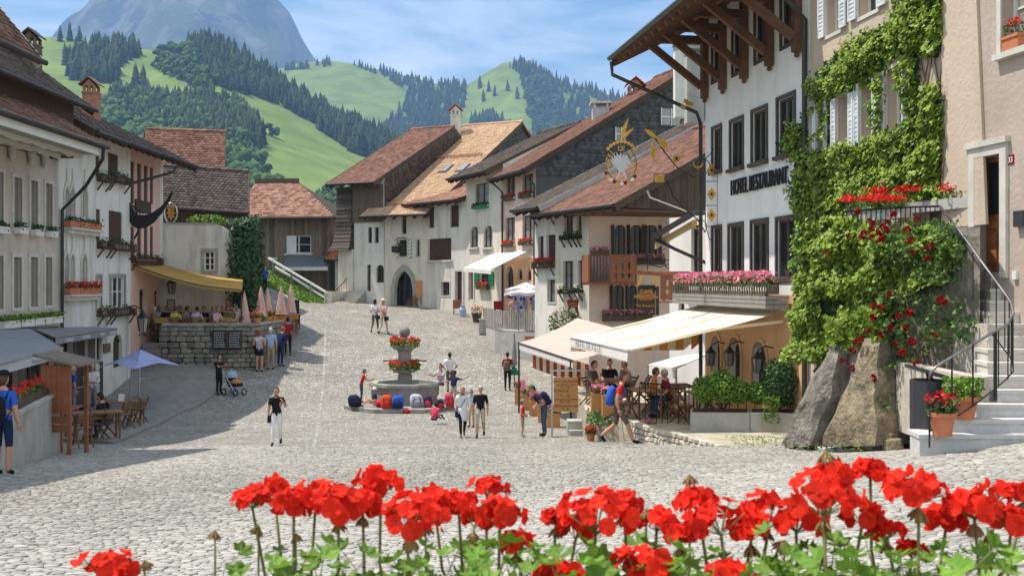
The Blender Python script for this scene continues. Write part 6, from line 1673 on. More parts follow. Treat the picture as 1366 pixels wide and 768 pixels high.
# pink awning of the balcony house
pk = thing("pink_awning", "faded pink awning with a scalloped white edge and red striped side", "awning", P(760,470,40))
a0, a1, b0, b1 = P(770,424,41.0), P(852,446,36.0), P(691,457,39.0), P(764,481,33.6)
n = 8; mb = MB()
for i in range(n):
 for j in range(4):
  f_ = lambda s, q: (a0 + (a1 - a0) * s) * (1 - q) + (b0 + (b1 - b0) * s) * q - V((0,0,0.12 * math.sin(q * math.pi)))
  mb.quad(f_(i / n, j / 4), f_((i + 1) / n, j / 4), f_((i + 1) / n, (j + 1) / 4), f_(i / n, (j + 1) / 4))
mb.build("canvas", CANVAS_P, pk, smooth=True); mb = MB(); k = 36
for i in range(k):
 p, q = b0 + (b1 - b0) * (i / k), b0 + (b1 - b0) * ((i + 1) / k); c = (p + q) / 2; mb.add([p, q, q - V((0,0,0.2)), c - V((0,0,0.27)), p - V((0,0,0.2))], [[0,1,2,3,4]])
mb.build("valance", CANVAS_WH, pk)
mb = MB(); k = 15
for i in range(k):
 p, q = b0 + (b1 - b0) * (i / k), b0 + (b1 - b0) * ((i + 1) / k); s_ = V((0.55,0.25,0)); mb.quad(p + s_ - V((0,0,0.15)), q + s_ - V((0,0,0.15)), q + s_ - V((0,0,0.95)), p + s_ - V((0,0,0.95)), mi=i % 2)
mb.build("striped_curtain", [RED_STRIPE, CREAM_STRIPE], pk)
m = MB(); m.tube([b0, b1], 0.035,6)
for p in (b0 + (b1 - b0) * 0.02, b0 + (b1 - b0) * 0.97): m.tube([p, V((p.x, p.y, gzf(p.x, p.y) - 0.05))], 0.035,6)
m.build("frame", IRON, pk)
# small white awning under the hotel's, seen between the terrace tables
sm = thing("small_white_awning", "small white awning glimpsed beneath the big cream one", "awning", P(890,490,34))
a, b, c, d = P(905,476,34.6), P(952,470,33.0), P(865,487,33.4), P(902,492,31.9); mb = MB(); mb.prism([a, b, d, c], (0,0,0.03)); mb.quad(c, d, d - V((0,0,0.3)), c - V((0,0,0.3))); mb.build("canvas", CANVAS_WH, sm)
m = MB(); m.tube([c, V((c.x, c.y, PLAT_Z))], 0.03,6); m.tube([d, V((d.x, d.y, PLAT_Z))], 0.03,6); m.build("poles", STEEL, sm)
def table(label, x, y, z, w=0.8, d=0.8, mat=WOOD_T, cloth_=None, rot=0.0, h=0.74, name="cafe_table", group=None):
 root = thing(name, label, "table", (x, y, z), group); ca, sa = math.cos(rot), math.sin(rot); ux, uy = V((ca, sa, 0)), V((-sa, ca, 0)); c = V((x, y, z))
 k = 4
 for i in range(k):
  m = MB(); m.obox(c - ux * w / 2 + uy * (-d / 2 + d * i / k + 0.004) + V((0,0, h - 0.03)), ux * w, uy * (d / k - 0.008), V((0,0,0.03))); m.build("top_slat", mat, root)
 for sx in (-1,1):
  for sy in (-1,1): m = MB(); m.bar(c + ux * sx * w * 0.42 + uy * sy * d * 0.4, c + ux * sx * w * 0.42 + uy * sy * d * 0.4 + V((0,0, h - 0.031)),0.05); m.build("leg", mat, root)
 if cloth_:
  m = MB(); m.obox(c - ux * w * 0.52 - uy * d * 0.52 + V((0,0, h + 0.001)), ux * w * 1.04, uy * d * 1.04, V((0,0,0.012)))
  m.obox(c - ux * w * 0.52 - uy * (d * 0.52 + 0.01) + V((0,0, h - 0.22)), ux * w * 1.04, uy * 0.012, V((0,0,0.225))); m.build("tablecloth", cloth_, root)
 return root
def folding_chair(label, x, y, z, rot, mat=WOOD_T, group=None, name="folding_chair"):
 root = thing(name, label, "chair", (x, y, z), group); ca, sa = math.cos(rot), math.sin(rot); fx, rt = V((ca, sa, 0)), V((-sa, ca, 0)); c = V((x, y, z)); U = V((0,0,1))
 for s in (-1,1):
  o = rt * s * 0.2
  m = MB(); m.bar(c + o + fx * 0.28, c + o - fx * 0.24 + U * 0.86,0.035,0.045); m.build("back_leg", mat, root)
  m = MB(); m.bar(c + o * 0.86 - fx * 0.25, c + o * 0.86 + fx * 0.2 + U * 0.45,0.03,0.045); m.build("front_leg", mat, root)
 for i in range(4): m = MB(); m.obox(c - rt * 0.2 - fx * (0.16 - i * 0.095) + U * 0.44, rt * 0.4, fx * 0.085, U * 0.02); m.build("seat_slat", mat, root)
 for i in range(3): m = MB(); zz = 0.6 + i * 0.09; m.bar(c - rt * 0.2 + fx * (0.28 - 0.52 * zz / 0.86) + U * zz, c + rt * 0.2 + fx * (0.28 - 0.52 * zz / 0.86) + U * zz, 0.025,0.06); m.build("back_slat", mat, root)
 return root
# tables on the hotel terrace
spots = [(3.6,28.4,0.2, "wooden terrace table at the edge, in front of the couple in red"),(4.7,29.6,0.15, "wooden terrace table under the middle of the cream awning"),(3.2,31.2,0.1, "wooden terrace table in the shade by the striped curtain"),(5.0,27.6,0.2, "wooden terrace table just behind the concrete planters")]
for x, y, r_, l in spots: table(l, x, y, PLAT_Z, 1.2,0.75, WOOD_T, rot=r_ + 1.5)
for i, (x, y, r_, l) in enumerate([(3.0,27.95,0.6, "folding chair nearest the rubble wall on the hotel terrace"),(4.3,28.1,3.4, "folding chair between two terrace tables, back to the wall"),(3.9,29.3,0.3, "folding chair facing the middle terrace table"),(5.5,29.4,3.3, "folding chair by the orange hotel wall"),(4.4,27.2,0.4, "folding chair beside the planters"),(5.6,27.6,3.2, "folding chair against the hotel doors"),(2.5,31.0,0.2, "folding chair in the shade at the far terrace end"),(3.9,31.4,3.2, "folding chair opposite the far terrace end table")]):
 folding_chair(l, x, y, PLAT_Z, r_)
# terrace railing
tr = thing("terrace_railing", "thin black iron railing along the hotel terrace edge", "railing", (3.3,27.6, PLAT_Z))
pts = [V((3.35,27.5, PLAT_Z)), V((4.0,26.95, PLAT_Z)), V((5.3,26.6, PLAT_Z)), V((6.3,26.3, PLAT_Z))]
m = MB(); m.tube([p + V((0,0,1.0)) for p in pts], 0.02,6); m.build("handrail", IRON, tr)
for a, b in zip(pts[:-1], pts[1:]):
 k = 5
 for i in range(k): p = a + (b - a) * (i / k); m = MB(); m.tube([p, p + V((0,0,1.0))], 0.011,5); m.build("bar", IRON, tr)
# concrete planters with box shrubs
for i, (a, b, l) in enumerate(((921,1000, "long pale concrete planter below the round box shrubs"),(1001,1062, "shorter concrete planter under the tall dark shrub"))):
 Y0_, Y1_ = 25.9,25.6; p, q = P(a, 560,25.6 - i * 0.12), P(b, 560,25.5 - i * 0.12); root = thing("concrete_planter", l, "planter", (p.x, p.y, PLAT_Z))
 m = MB(); m.prism([V((p.x, p.y, PLAT_Z)), V((q.x, q.y, PLAT_Z)), V((q.x + 0.15, q.y + 0.75, PLAT_Z)), V((p.x + 0.15, p.y + 0.75, PLAT_Z))], (0,0,0.46)); m.build("trough", CONC, root)
 m = MB(); d_ = 0.05
 m.prism([V((p.x + d_, p.y + d_, PLAT_Z + 0.461)), V((q.x - d_, q.y + d_, PLAT_Z + 0.461)), V((q.x + 0.1, q.y + 0.7, PLAT_Z + 0.461)), V((p.x + 0.2, p.y + 0.7, PLAT_Z + 0.461))], (0,0,0.015)); m.build("soil", SOIL, root)
for px, py, rx, rz, mat, n_, l in ((942,519,0.33,0.33, LEAF_BOX, 1300, "round light green box ball at the planter's far end"),(964,515,0.36,0.42, LEAF_BOX, 1600, "largest light green box ball in the middle of the planter"),(987,522,0.27,0.3, LEAF_BOX, 1000, "small box ball beside the largest one"),(1010,524,0.27,0.28, LEAF_BOX, 1000, "small box ball beside the tall dark shrub"),(1041,510,0.5,0.6, LEAF_DK, 2600, "tall dark rounded shrub in the shorter planter")):
 p = P(px, py, 25.85); bush("box_shrub", l, (p.x, p.y, p.z), rx, rx * 0.9, rz, n_, 0.038, mat)
pp = [P(1018 + 22 * nrng.random(),528 + 36 * nrng.random(),25.3 - 0.1 * nrng.random()) for _ in range(260)]
cl = leaf_mesh("trailing_creeper", pp, 0.035, LEAF_BOX); tag(cl, "pale creeper trailing over the face of the concrete planter", "plant")
# weeds and grass patch by the planters
gp = [V((5.0 + 2.0 * nrng.random(),23.4 + 1.4 * nrng.random(), PLAT_Z + 0.02)) for _ in range(420)]
g = leaf_mesh("terrace_weeds", gp, 0.022, LEAF_BOX, up=0.6); tag(g, "thin grass and weeds growing through the terrace paving", "grass", None, "stuff")
bush("wild_shrub", "loose green weeds with small white flowers at the foot of the ivy house", tuple(P(1073,560,23.6)),0.22,0.22,0.42,260,0.045, LEAF_ROSE, "plant", inner=False)
# low concrete walls, steps and flower beds at the terrace corner
mb = MB(); a, b = P(783,576,28.8), P(848,592,26.4)
lw = thing("low_concrete_wall", "low curved concrete wall of the flower bed in front of the walking man", "wall", (a.x, a.y, gzf(a.x, a.y)))
for p, q in ((hit(783,568), hit(802,578)),(hit(802,578), hit(836,581)),(hit(836,581), hit(852,574))):
 m = MB(); m.obox(p - V((0,0,0.1)), q - p, V((0.05,0.18,0)), V((0,0,0.52))); m.build("wall_section", CONC, lw)
for px, py, w, h, l in ((757,580,0.62,0.42, "grey concrete block step at the terrace corner"),(772,577,0.5,0.2, "lower concrete step beside the grey block")):
 p = hit(px, py); o = MB(); o.box(p.x, p.x + w, p.y, p.y + 0.6, p.z - 0.1, p.z + h); o.box(p.x + 0.04, p.x + w - 0.04, p.y - 0.25, p.y, p.z - 0.1, p.z + h * 0.4); k = o.build("concrete_step", CONC); tag(k, l, "step")
def pot_flowers(label, p, r, h, petal, n=140, leafmat=LEAF_ROSE, pot=TERRA, rich=1.0, box=False, name="flower_pot"):
 root = thing(name, label, "flower pot", p); m = MB(); x, y, z = p
 if box: m.box(x - r, x + r, y - r, y + r, z, z + h); m.box(x - r * 1.06, x + r * 1.06, y - r * 1.06, y + r * 1.06, z + h - 0.05, z + h + 0.01)
 else: m.lathe(p, [(r * 0.68,0),(r * 0.9, h * 0.82),(r * 1.03, h * 0.82),(r * 1.05, h),(r * 0.92, h),(r * 0.9, h * 0.9)], 18)
 m.build("pot", pot, root, smooth=False)
 k = int(n * rich); t = nrng.uniform(0,6.28, k); q = r * 1.2 * np.sqrt(nrng.random(k)); leaf_mesh("foliage", np.stack([x + q * np.cos(t), y + q * np.sin(t), z + h + nrng.uniform(-0.02, r * 1.1, k)], 1),0.045, leafmat, root)
 if petal: k = int(n * 0.55 * rich); t = nrng.uniform(0,6.28, k); q = r * 1.2 * np.sqrt(nrng.random(k)); leaf_mesh("blossoms", np.stack([x + q * np.cos(t), y + q * np.sin(t), z + h + nrng.uniform(r * 0.5, r * 1.5, k)], 1),0.045, petal, root)
 return root
for px, py, Y, r, h, pe, l, bx in ((796,545,29.2,0.16,0.5, PETAL_P, "tall wooden tub of pink hydrangeas left of the walking man", True),(811,548,28.6,0.16,0.5, PETAL_P, "wooden tub of pink flowers just behind the walking man", True),(864,560,27.0,0.2,0.3, PETAL_P, "pot of pink geraniums on the corner of the rubble wall", False),
                               (788,555,29.0,0.13,0.22, PETAL_S, "small pot of red flowers below the pink hydrangea tubs", False)):
 p = P(px, py, Y); z = max(gzf(p.x, p.y), PLAT_Z if (p.x > 2.2 and p.y > 27.4) else -9) + 0.0
 pot_flowers(l, (p.x, p.y, z), r, h if not bx else 0.55, pe, 170, pot=ORANGE_BOARD if bx else TERRA, box=bx, name="flower_tub" if bx else "flower_pot")
pp = [P(783 + 45 * nrng.random(),0,28.2 + 1.2 * nrng.random()) for _ in range(420)]; pp = [V((p.x, p.y, PLAT_Z - 0.25 + 0.35 * nrng.random())) for p in pp]
g = leaf_mesh("flower_bed_plants", pp, 0.05, LEAF_ROSE); tag(g, "low green bedding plants behind the concrete wall", "plants", None, "stuff")
# orange menu board in its frame
mbd = thing("menu_board", "large orange wooden menu board standing beside the terrace entrance", "menu board", (XP(756,31.5),31.5, gzf(XP(756,31.5),31.5))); p = V((XP(756,31.5),31.5, gzf(XP(756,31.5),31.5))); Y = p.y
a, b = P(739,503, Y), P(771,549, Y); m = MB(); m.box(a.x, b.x, Y, Y + 0.04, b.z, a.z); m.build("board", ORANGE_BOARD, mbd)
for i, (s, zf_) in enumerate((("BUFFETS DE FROMAGE", 0.88),("du Pays Fr. 18.-", 0.79),("Fr. 16.-", 0.71),("FONDUE", 0.6),("Fr. 22.-", 0.46),("MACARONIS DU CHALET", 0.36),("Fr. 17.-", 0.28),("CREME DE GRUYERE", 0.17),("Fr. 8.-", 0.08))):
 h_ = a.z - b.z; text_mesh("menu_line", s, 0.115 if len(s) < 12 else 0.088, V(((a.x + b.x) / 2 if s != "FONDUE" else a.x + 0.22, Y - 0.003, b.z + h_ * zf_ - 0.03)),(1,0,0),(0,0,1), BLACK, mbd, extrude=0.001, align='CENTER')
for x in (a.x - 0.06, b.x + 0.26): m = MB(); m.bar(V((x, Y + 0.02, a.z + 0.22)), V((x, Y + 0.02, p.z - 0.05)),0.05); m.build("post", STEEL, mbd)
m = MB(); m.bar(V((a.x - 0.06, Y + 0.02, a.z + 0.2)), V((b.x + 0.26, Y + 0.02, a.z + 0.2)),0.04); m.build("top_bar", STEEL, mbd)
# flower boxes along the pink awning's terrace
for i, (px, py, Y) in enumerate(((694,470,41.5),(703,484,40.0),(714,498,38.2),(726,512,36.4),(738,520,34.8))):
 p = P(px, py, Y); pot_flowers(("trough of pink flowers at the far end of the pink awning", "second trough of pink flowers along the pink awning", "middle trough of pink flowers along the pink awning", "fourth trough of pink flowers along the pink awning", "trough of pink flowers next to the orange menu board")[i], (p.x, p.y, gzf(p.x, p.y)),0.22,0.62 - 0.04 * i, PETAL_P, 200, pot=ORANGE_BOARD, box=True, name="flower_trough")
p = hit(693,490); pot_flowers("tub of bright orange flowers behind the man with the rucksack", (p.x - 0.3, p.y + 4, gzf(p.x, p.y + 4)),0.35,0.9, PETAL_Y, 240, pot=CONC)
# signpost with green pennant by the pink awning
p = hit(686,517); sp = thing("folded_parasol", "folded dark parasol with a green pennant by the pink awning", "parasol", p); m = MB(); m.tube([p, p + V((0,0,2.3))], 0.025,6); m.build("pole", IRON, sp)
m = MB(); m.lathe(p + V((0,0,0.95)), [(0.13,0),(0.10,0.6),(0.03,1.2)], 8); m.build("folded_canvas", CANVAS_G, sp); m = MB(); m.prism([p + V((-0.05,-0.15,1.05)), p + V((0.28,-0.15,0.55)), p + V((-0.22,-0.15,0.55))], (0,0.02,0)); m.build("pennant", SHUT_GREEN, sp)
# --------
sg = thing("hotel_sign", "ornate gilded wrought iron hotel sign with a silver crane in a wreath", "sign", HF.pt(HF.t(955), HF.z(955,300)))
ts = HF.t(957)
def SP(px, py):
 k = (px - CX) / F; q = HF.pt(ts, 0); o = (k * q.y - q.x) / (HF.n.x - k * HF.n.y); w = HF.pt(ts, 0, o); return V((w.x, w.y, CZ + (HY - py) / F * w.y))
def arc(c, r, a0, a1, n=12, ry=None): return [(c[0] + r * math.cos(rad(a0 + (a1 - a0) * i / n)), c[1] - (ry or r) * math.sin(rad(a0 + (a1 - a0) * i / n))) for i in range(n + 1)]
def rod(pts, r=0.014, mat=IRON, name="rod", n=5): m = MB(); m.tube([SP(*p) for p in pts], r, n); return m.build(name, mat, sg)
def plate(pts, mat, name, th=0.02, off=0.0): m = MB(); m.prism([SP(*p) + HF.u * off for p in pts], HF.u * th); return m.build(name, mat, sg)
rod([(941,212),(941,300),(946,318)]); rod([(957,205),(957,320)])
rod([(941,212),(948,205),(952,198)]); rod([(946,318),(951,322)])
for i, y in enumerate((227,259,287)):
 plate([(949, y - 9),(955, y),(949, y + 9),(943, y)], GOLD, "gilt_diamond"); rod([(941, y + 15),(957, y + 15)], 0.01)
 plate([(949, y - 2.5),(951, y),(949, y + 2.5),(947, y)], IRON, "diamond_centre", 0.03)
rod([(941,232),(925,236),(905,225),(888,205),(872,182),(862,170)], 0.02)
rod([(941,310),(930,292),(912,278),(898,262),(889,240)], 0.018)
rod(arc((937,222),10,-80,220),0.014); rod(arc((934,302),9,-60,260),0.014)
plate(arc((931,218),7,180,360,10) + arc((931,216),6,360,180,10), GOLD, "gilt_crescent"); plate(arc((929,300),6,90,300,10) + arc((930,300),4,300,90,8), GOLD, "gilt_crescent")
plate(arc((902,212),5,0,330,10), GOLD, "gilt_rosette"); plate(arc((902,212),2,0,330,6), IRON, "rosette_centre", 0.035)
for x, y0, y1 in ((899,212,258),(911,232,266),(922,232,290)): rod([(x, y0),(x, y1)], 0.008)
rod([(890,232),(873,232),(872,242)], 0.012); plate([(874,234),(886,234),(886,243),(874,243)], GOLD, "gilt_plate")
def leaf_shape(a, b, w): # gilded leaf between two pixels
 ax, ay = a; bx_, by = b; dx, dy = bx_ - ax, by - ay; L = math.hypot(dx, dy); nx, ny = -dy / L, dx / L
 return [a] + [(ax + dx * t + nx * w * q, ay + dy * t + ny * w * q) for t, q in ((0.25,0.8),(0.5,1),(0.75,0.6))] + [b] + [(ax + dx * t - nx * w * q, ay + dy * t - ny * w * q) for t, q in ((0.75,0.6),(0.5,1),(0.25,0.8))]
for a, b, w in (((860,172),(878,186),3.2),((876,182),(888,202),3.2),((872,216),(870,186),3.0),((828,184),(838,158),2.6),((828,186),(846,170),2.4),((884,186),(890,198),3.0)): plate(leaf_shape(a, b, w), GOLD, "gilt_leaf")
for a, b in (((914,140),(920,136)),((920,136),(924,142)),((914,146),(908,140)),((916,138),(913,132))): plate(leaf_shape(a, b, 3.2), GOLD, "gilt_leaf")
# medallion: ring, wreath, lettering, crane
rod(arc((829,219),20,0,360,30,24),0.012); rod(arc((829,219),13,20,160,16,17),0.008)
for i in range(30):
 a = 360 * i / 30 + 6; c = (829 + 24 * math.cos(rad(a)),217 - 28 * math.sin(rad(a)))
 if 205 < a < 335: mat_ = (GOLD, WHITE_P, RED_P)[i % 3]
 elif 40 < a < 140: mat_ = GOLD
 else: continue
 plate(leaf_shape((c[0] - 3 * math.sin(rad(a)), c[1] - 3 * math.cos(rad(a))),(c[0] + 3 * math.sin(rad(a)), c[1] + 3 * math.cos(rad(a))),2.4), mat_, "wreath_leaf")
dg_x = (SP(840,219) - SP(820,219)).normalized()
for i, ch in enumerate("HOTEL DE VILLE"):
 if ch == " ": continue
 a = 196 - (212) * i / 13; c = (829 + 18.5 * math.cos(rad(a)),219 - 21 * math.sin(rad(a))); o = SP(*c); tang = (dg_x * math.sin(rad(a)) + V((0,0,1)) * -math.cos(rad(a)))
 upv = dg_x * math.cos(rad(a)) + V((0,0,1)) * math.sin(rad(a)); text_mesh("letter", ch, 0.2, o - tang * 0.06 - upv * 0.07 + HF.u * 0.03, tang, upv, GOLD, sg, extrude=0.008)
crane = [(822,238),(826,229),(823,225),(818,221),(814,213),(818,216),(815,208),(820,213),(818,205),(823,211),(822,203),(826,209),(828,203),(829,210),(833,206),(832,211),(836,207),(838,212),(840,217),(843,219),(839,220),(837,224),(833,228),(836,238),(834,238),(830,229),(828,230),(824,238)]
plate(crane, SILVER, "crane_emblem", 0.02)
# second sign: arch of gold with black scroll plates, and the red shield
pY = 38.0
def flat(root, pts, Y, mat, name, th=0.03): m = MB(); m.prism([P(x, y, Y) for x, y in pts], (0, th, 0)); return m.build(name, mat, root)
cg = thing("cafe_sign", "hanging cafe sign with a gold arch and carved wooden scrolls", "sign", P(863,415, pY))
flat(cg, arc((864,382),13,0,180,14,22) + arc((864,382),9.5,180,0,14,18), pY, GOLD, "gilt_arch"); flat(cg, [(853,380),(874,380),(876,388),(851,388)], pY, IRON, "scroll_crest")
flat(cg, arc((862,394),12,0,350,16,8), pY, WOOD_R, "carved_scroll"); flat(cg, arc((861,406),13,180,360,14,9) + [(871,401),(851,401)], pY, WOOD_D, "carved_scroll")
text_mesh("sign_lettering", "CAFE", 0.2, P(862,391, pY) - V((0,0.02,0)),(1,0,0),(0,0,1), GOLD, cg, extrude=0.004, align='CENTER'); text_mesh("sign_lettering", "MOUTON", 0.19, P(862,398, pY) - V((0,0.02,0)),(1,0,0),(0,0,1), GOLD, cg, extrude=0.004, align='CENTER'); text_mesh("sign_lettering", "Bar Brasserie", 0.13, P(862,409, pY) - V((0,0.02,0)),(1,0,0),(0,0,1), GOLD, cg, extrude=0.004, align='CENTER')
for pts in ([(864,360),(864,332),(866,322)], arc((868,340),6,0,300,12), arc((860,344),4,0,320,10), [(864,352),(880,356),(900,350)], arc((888,340),8,90,380,14), arc((893,352),6,180,460,12), [(898,318),(898,362)]):
 m = MB(); m.tube([P(x, y, pY) for x, y in pts], 0.018,5); m.build("scroll_iron", IRON, cg)
m = MB(); m.bar(P(849,363, pY), P(886,366, pY),0.1,0.14); m.build("beam", WOOD_R, cg)
rs = thing("red_shield_sign", "dark red shield shaped sign with a white picture on the cream house", "sign", P(764,412,43.4))
sh = [(756,401),(760,399),(764,401),(768,399),(772,401),(771,409),(772,416),(769,421),(764,428),(759,421),(757,416),(758,409)]; flat(rs, sh, 43.4, RED_P, "shield", 0.05); flat(rs, arc((764,414),4.5,0,350,12,3.5),43.37, WHITE_P, "picture", 0.02)
for s, y in (("Restaurant", 405.5),("LE CHALET", 409)): text_mesh("shield_lettering", s, 0.07, P(764, y, 43.36),(1,0,0),(0,0,1), GOLD, rs, extrude=0.002, align='CENTER')
# rose bush by the fence
rb = bush("rose_bush", "loose bush with pale pink and red blossoms between fence and pink awning", tuple(P(756,432,43.0)),0.75,0.5,0.62,900,0.06, LEAF_ROSE, "shrub", inner=False)
leaf_mesh("blossoms", [P(738 + 36 * nrng.random(),415 + 34 * nrng.random(),42.6) for _ in range(60)], 0.05, PETAL_P, rb)
# --------
ft = thing("shop_terrace_wall", "grey concrete retaining wall under the picket fence of the gift shop", "wall", P(690,450,50))
A0, A1, A2 = V((*pl(645,55.5),0)), V((*pl(660,51.0),0)), V((*pl(760,47.6),0)); ztp = CZ - 2.28
mb = MB(); mb.prism([V((p.x, p.y, CZ - 5)) for p in (A0, A1, A2, V((2.0,49,0)), V((1.3,53,0)), V((-0.3,57,0)))], (0,0, ztp - CZ + 5)); mb.build("wall_body", CONC, ft)
m = MB(); a_, b_ = A1 + (A2 - A1) * 0.42, A1 + (A2 - A1) * 0.6; d_ = (A2 - A1).normalized(); no = V((d_.y, -d_.x, 0)); m.obox(V((a_.x, a_.y, CZ - 2.9)) + no * 0.005, b_ - a_, no * 0.03, V((0,0,0.42))); m.build("hatch", WOOD_R, ft)
fn = thing("picket_fence", "grey weathered picket fence around the gift shop terrace", "fence", (A1.x, A1.y, ztp))
for a, b in ((A0, A1),(A1, A2)):
 L_ = (b - a).length; k = int(L_ / 0.15); d_ = (b - a) / L_; no = V((d_.y, -d_.x, 0))
 for i in range(k): p = a + d_ * (i * L_ / k); m = MB(); m.obox(V((p.x, p.y, ztp + 0.08)), d_ * 0.1, no * 0.03, V((0,0,0.88 + 0.02 * (i % 3)))); m.build("picket", WOOD_S, fn)
 for zz in (0.25,0.75): m = MB(); m.obox(V((a.x, a.y, ztp + zz)) - no * 0.04, b - a, no * 0.038, V((0,0,0.08))); m.build("rail", WOOD_S, fn)
def parasol(label, p, pole_h, r, mat, n=8, drop=0.35, group=None, tilt=0.0):
 root = thing("parasol", label, "parasol", p, group); m = MB(); m.tube([V(p), V(p) + V((0,0, pole_h + 0.08))], 0.025,6); m.build("pole", STEEL, root)
 m = MB(); c = V(p) + V((0,0, pole_h))
 for i in range(n):
  a, b = 2 * math.pi * i / n, 2 * math.pi * (i + 1) / n; A, B = c + V((r * math.cos(a), r * math.sin(a),-drop)), c + V((r * math.cos(b), r * math.sin(b),-drop)); mid = (A + B) / 2 + V((0,0,0.05));
  m.add([c, A, (A + c) / 2 - V((0,0,0.03)), mid, B, (B + c) / 2 - V((0,0,0.03))], [[0,2,5], [2,1,3], [2,3,5], [5,3,4]]); m.add([A, mid, B, B - V((0,0,0.14)), mid - V((0,0,0.12)), A - V((0,0,0.14))], [[0,5,4,1], [1,4,3,2]])
 m.build("canopy", mat, root)
 m = MB()
 for i in range(n): a = 2 * math.pi * i / n; m.tube([c - V((0,0,0.06)), c + V((r * math.cos(a) * 0.97, r * math.sin(a) * 0.97,-drop - 0.03))], 0.01,4)
 m.build("ribs", STEEL, root); return root
pz = ztp; q = P(702,400,52.0); parasol("upper lilac white parasol over the postcard racks", (q.x, q.y + 0.8, pz),2.35,1.05, CANVAS_L); q = P(703,400,50.6); parasol("lower lilac white parasol over the postcard racks", (q.x, q.y, pz),2.1,1.1, CANVAS_L, drop=0.28)
def rack(label, px, Y, w, h):
 p = P(px, 0, Y); root = thing("postcard_rack", label, "rack", (p.x, p.y, ztp)); m = MB(); m.tube([V((p.x, p.y, ztp)), V((p.x, p.y, ztp + h + 0.1))], 0.03,6); m.build("pole", STEEL, root)
 cols = (C_LBLUE, C_WHITE, C_BLUE, C_GREY)
 for i in range(int(h / 0.2)):
  for j in range(int(w / 0.13)): m = MB(); x = p.x - w / 2 + j * 0.13; m.box(x, x + 0.12, p.y - 0.14, p.y - 0.11, ztp + 0.25 + i * 0.2, ztp + 0.25 + i * 0.2 + 0.17); m.build("postcard", cols[(i * 3 + j * 2 + (i * j) % 3) % 4], root)
rack("wide rack of blue postcards behind the picket fence", 692,50.4,0.42,1.55); rack("slim rack of white postcards behind the picket fence", 711,50.2,0.3,1.5); rack("dark rack of souvenirs between the postcard racks", 701,50.9,0.28,1.5)
# white awning of the green shuttered house
wa = thing("white_shop_awning", "white awning slanting out over the gift shop by the green shutters", "awning", P(645,350,60)); a, b, c, d = P(660,337,59.0), P(713,331,53.6), P(618,357,57.8), P(655,360,54.5)
mb = MB()
for i in range(6): mb.quad(a + (b - a) * i / 6, a + (b - a) * (i + 1) / 6, c + (d - c) * (i + 1) / 6, c + (d - c) * i / 6)
mb.quad(c, d, d - V((0,0,0.22)), c - V((0,0,0.22))); mb.build("canvas", CANVAS_WH, wa); m = MB(); m.tube([a, c], 0.03,5); m.build("arm", STEEL, wa); m = MB(); m.tube([b, d], 0.03,5); m.build("arm", STEEL, wa)
for px, py, Y, l, pe in ((636,400,58.5, "flower tub beside the gift shop door", PETAL_Y),(650,420,55.0, "grey stone trough with red flowers in front of the picket fence", PETAL_S),(567,405,66, "small tub by the pointed gateway", PETAL_S)):
 p = P(px, py, Y); pot_flowers(l, (p.x, p.y, max(gzf(p.x, p.y), ztp if px == 636 else -9)),0.42 if px == 650 else 0.3,0.75 if px == 650 else 0.5, pe, 120, pot=CONC if px == 650 else WOOD_D, box=px == 650)
st2 = MB(); a, b = hit(618,408), hit(650,424); st2.obox(a - V((0,0,0.4)), b - a, V((0.8,1.5,0)), V((0,0,0.95))); k = st2.build("stone_bench_wall", STONE); tag(k, "low stone wall in front of the gift shop entrance", "wall")
for i, (px, Y, l, mat) in enumerate(((610,61.5, "red brown wooden stool by the brown door", WOOD_R),(617,60.5, "blue and white milk churn by the gift shop", C_LBLUE),(665,55.5, "dark red display stand outside the gift shop", C_DRED))):
 p = P(px, 0, Y); p.z = gzf(p.x, p.y) if i < 2 else ztp; root = thing(("stool", "milk_churn", "display_stand")[i], l, ("stool", "churn", "stand")[i], p); m = MB()
 if i == 1: m.lathe(p, [(0.2,0),(0.22,0.4),(0.12,0.55),(0.15,0.65)], 12)
 else: m.box(p.x - 0.25, p.x + 0.25, p.y - 0.2, p.y + 0.2, p.z + (0.35 if i == 0 else 0.9), p.z + (0.85 if i == 0 else 1.35)); [m.bar(p + V((sx * 0.2, sy * 0.15,0)), p + V((sx * 0.2, sy * 0.15,0.5 if i == 0 else 1.0)),0.05) for sx in (-1,1) for sy in (-1,1)]
 m.build("body", mat, root)
p = P(552,405,65.3); p.z = gzf(p.x, p.y); folding_chair("wooden chair beside the pointed gateway", p.x, p.y, p.z, 4.0)
bo_ = thing("wooden_notice_board", "brown notice board leaning by the pointed gateway", "board", P(559,400,65.2)); flat(bo_, [(555,374),(563,374),(563,396),(555,396)], 65.2, ORANGE_BOARD, "board", 0.05); flat(bo_, [(556,396),(557,396),(557,407),(556,407)], 65.22, WOOD_T, "leg", 0.04); flat(bo_, [(561,396),(562,396),(562,407),(561,407)], 65.22, WOOD_T, "leg", 0.04)
# hanging lantern sign on the gateway house
ls = thing("lantern_sign", "black iron lantern sign hanging from a bracket above the gateway", "sign", P(531,330,65)); m = MB(); m.tube([P(545,318,66), P(530,317,64.8)], 0.03,5); m.tube([P(530,317,64.8), P(530,324,64.8)], 0.02,5); m.build("bracket", IRON, ls); m = MB(); m.lathe(P(530,337,64.8), [(0.3,0),(0.36,0.08),(0.36,0.4),(0.2,0.52),(0.05,0.6)], 10); m.build("drum", IRON, ls)
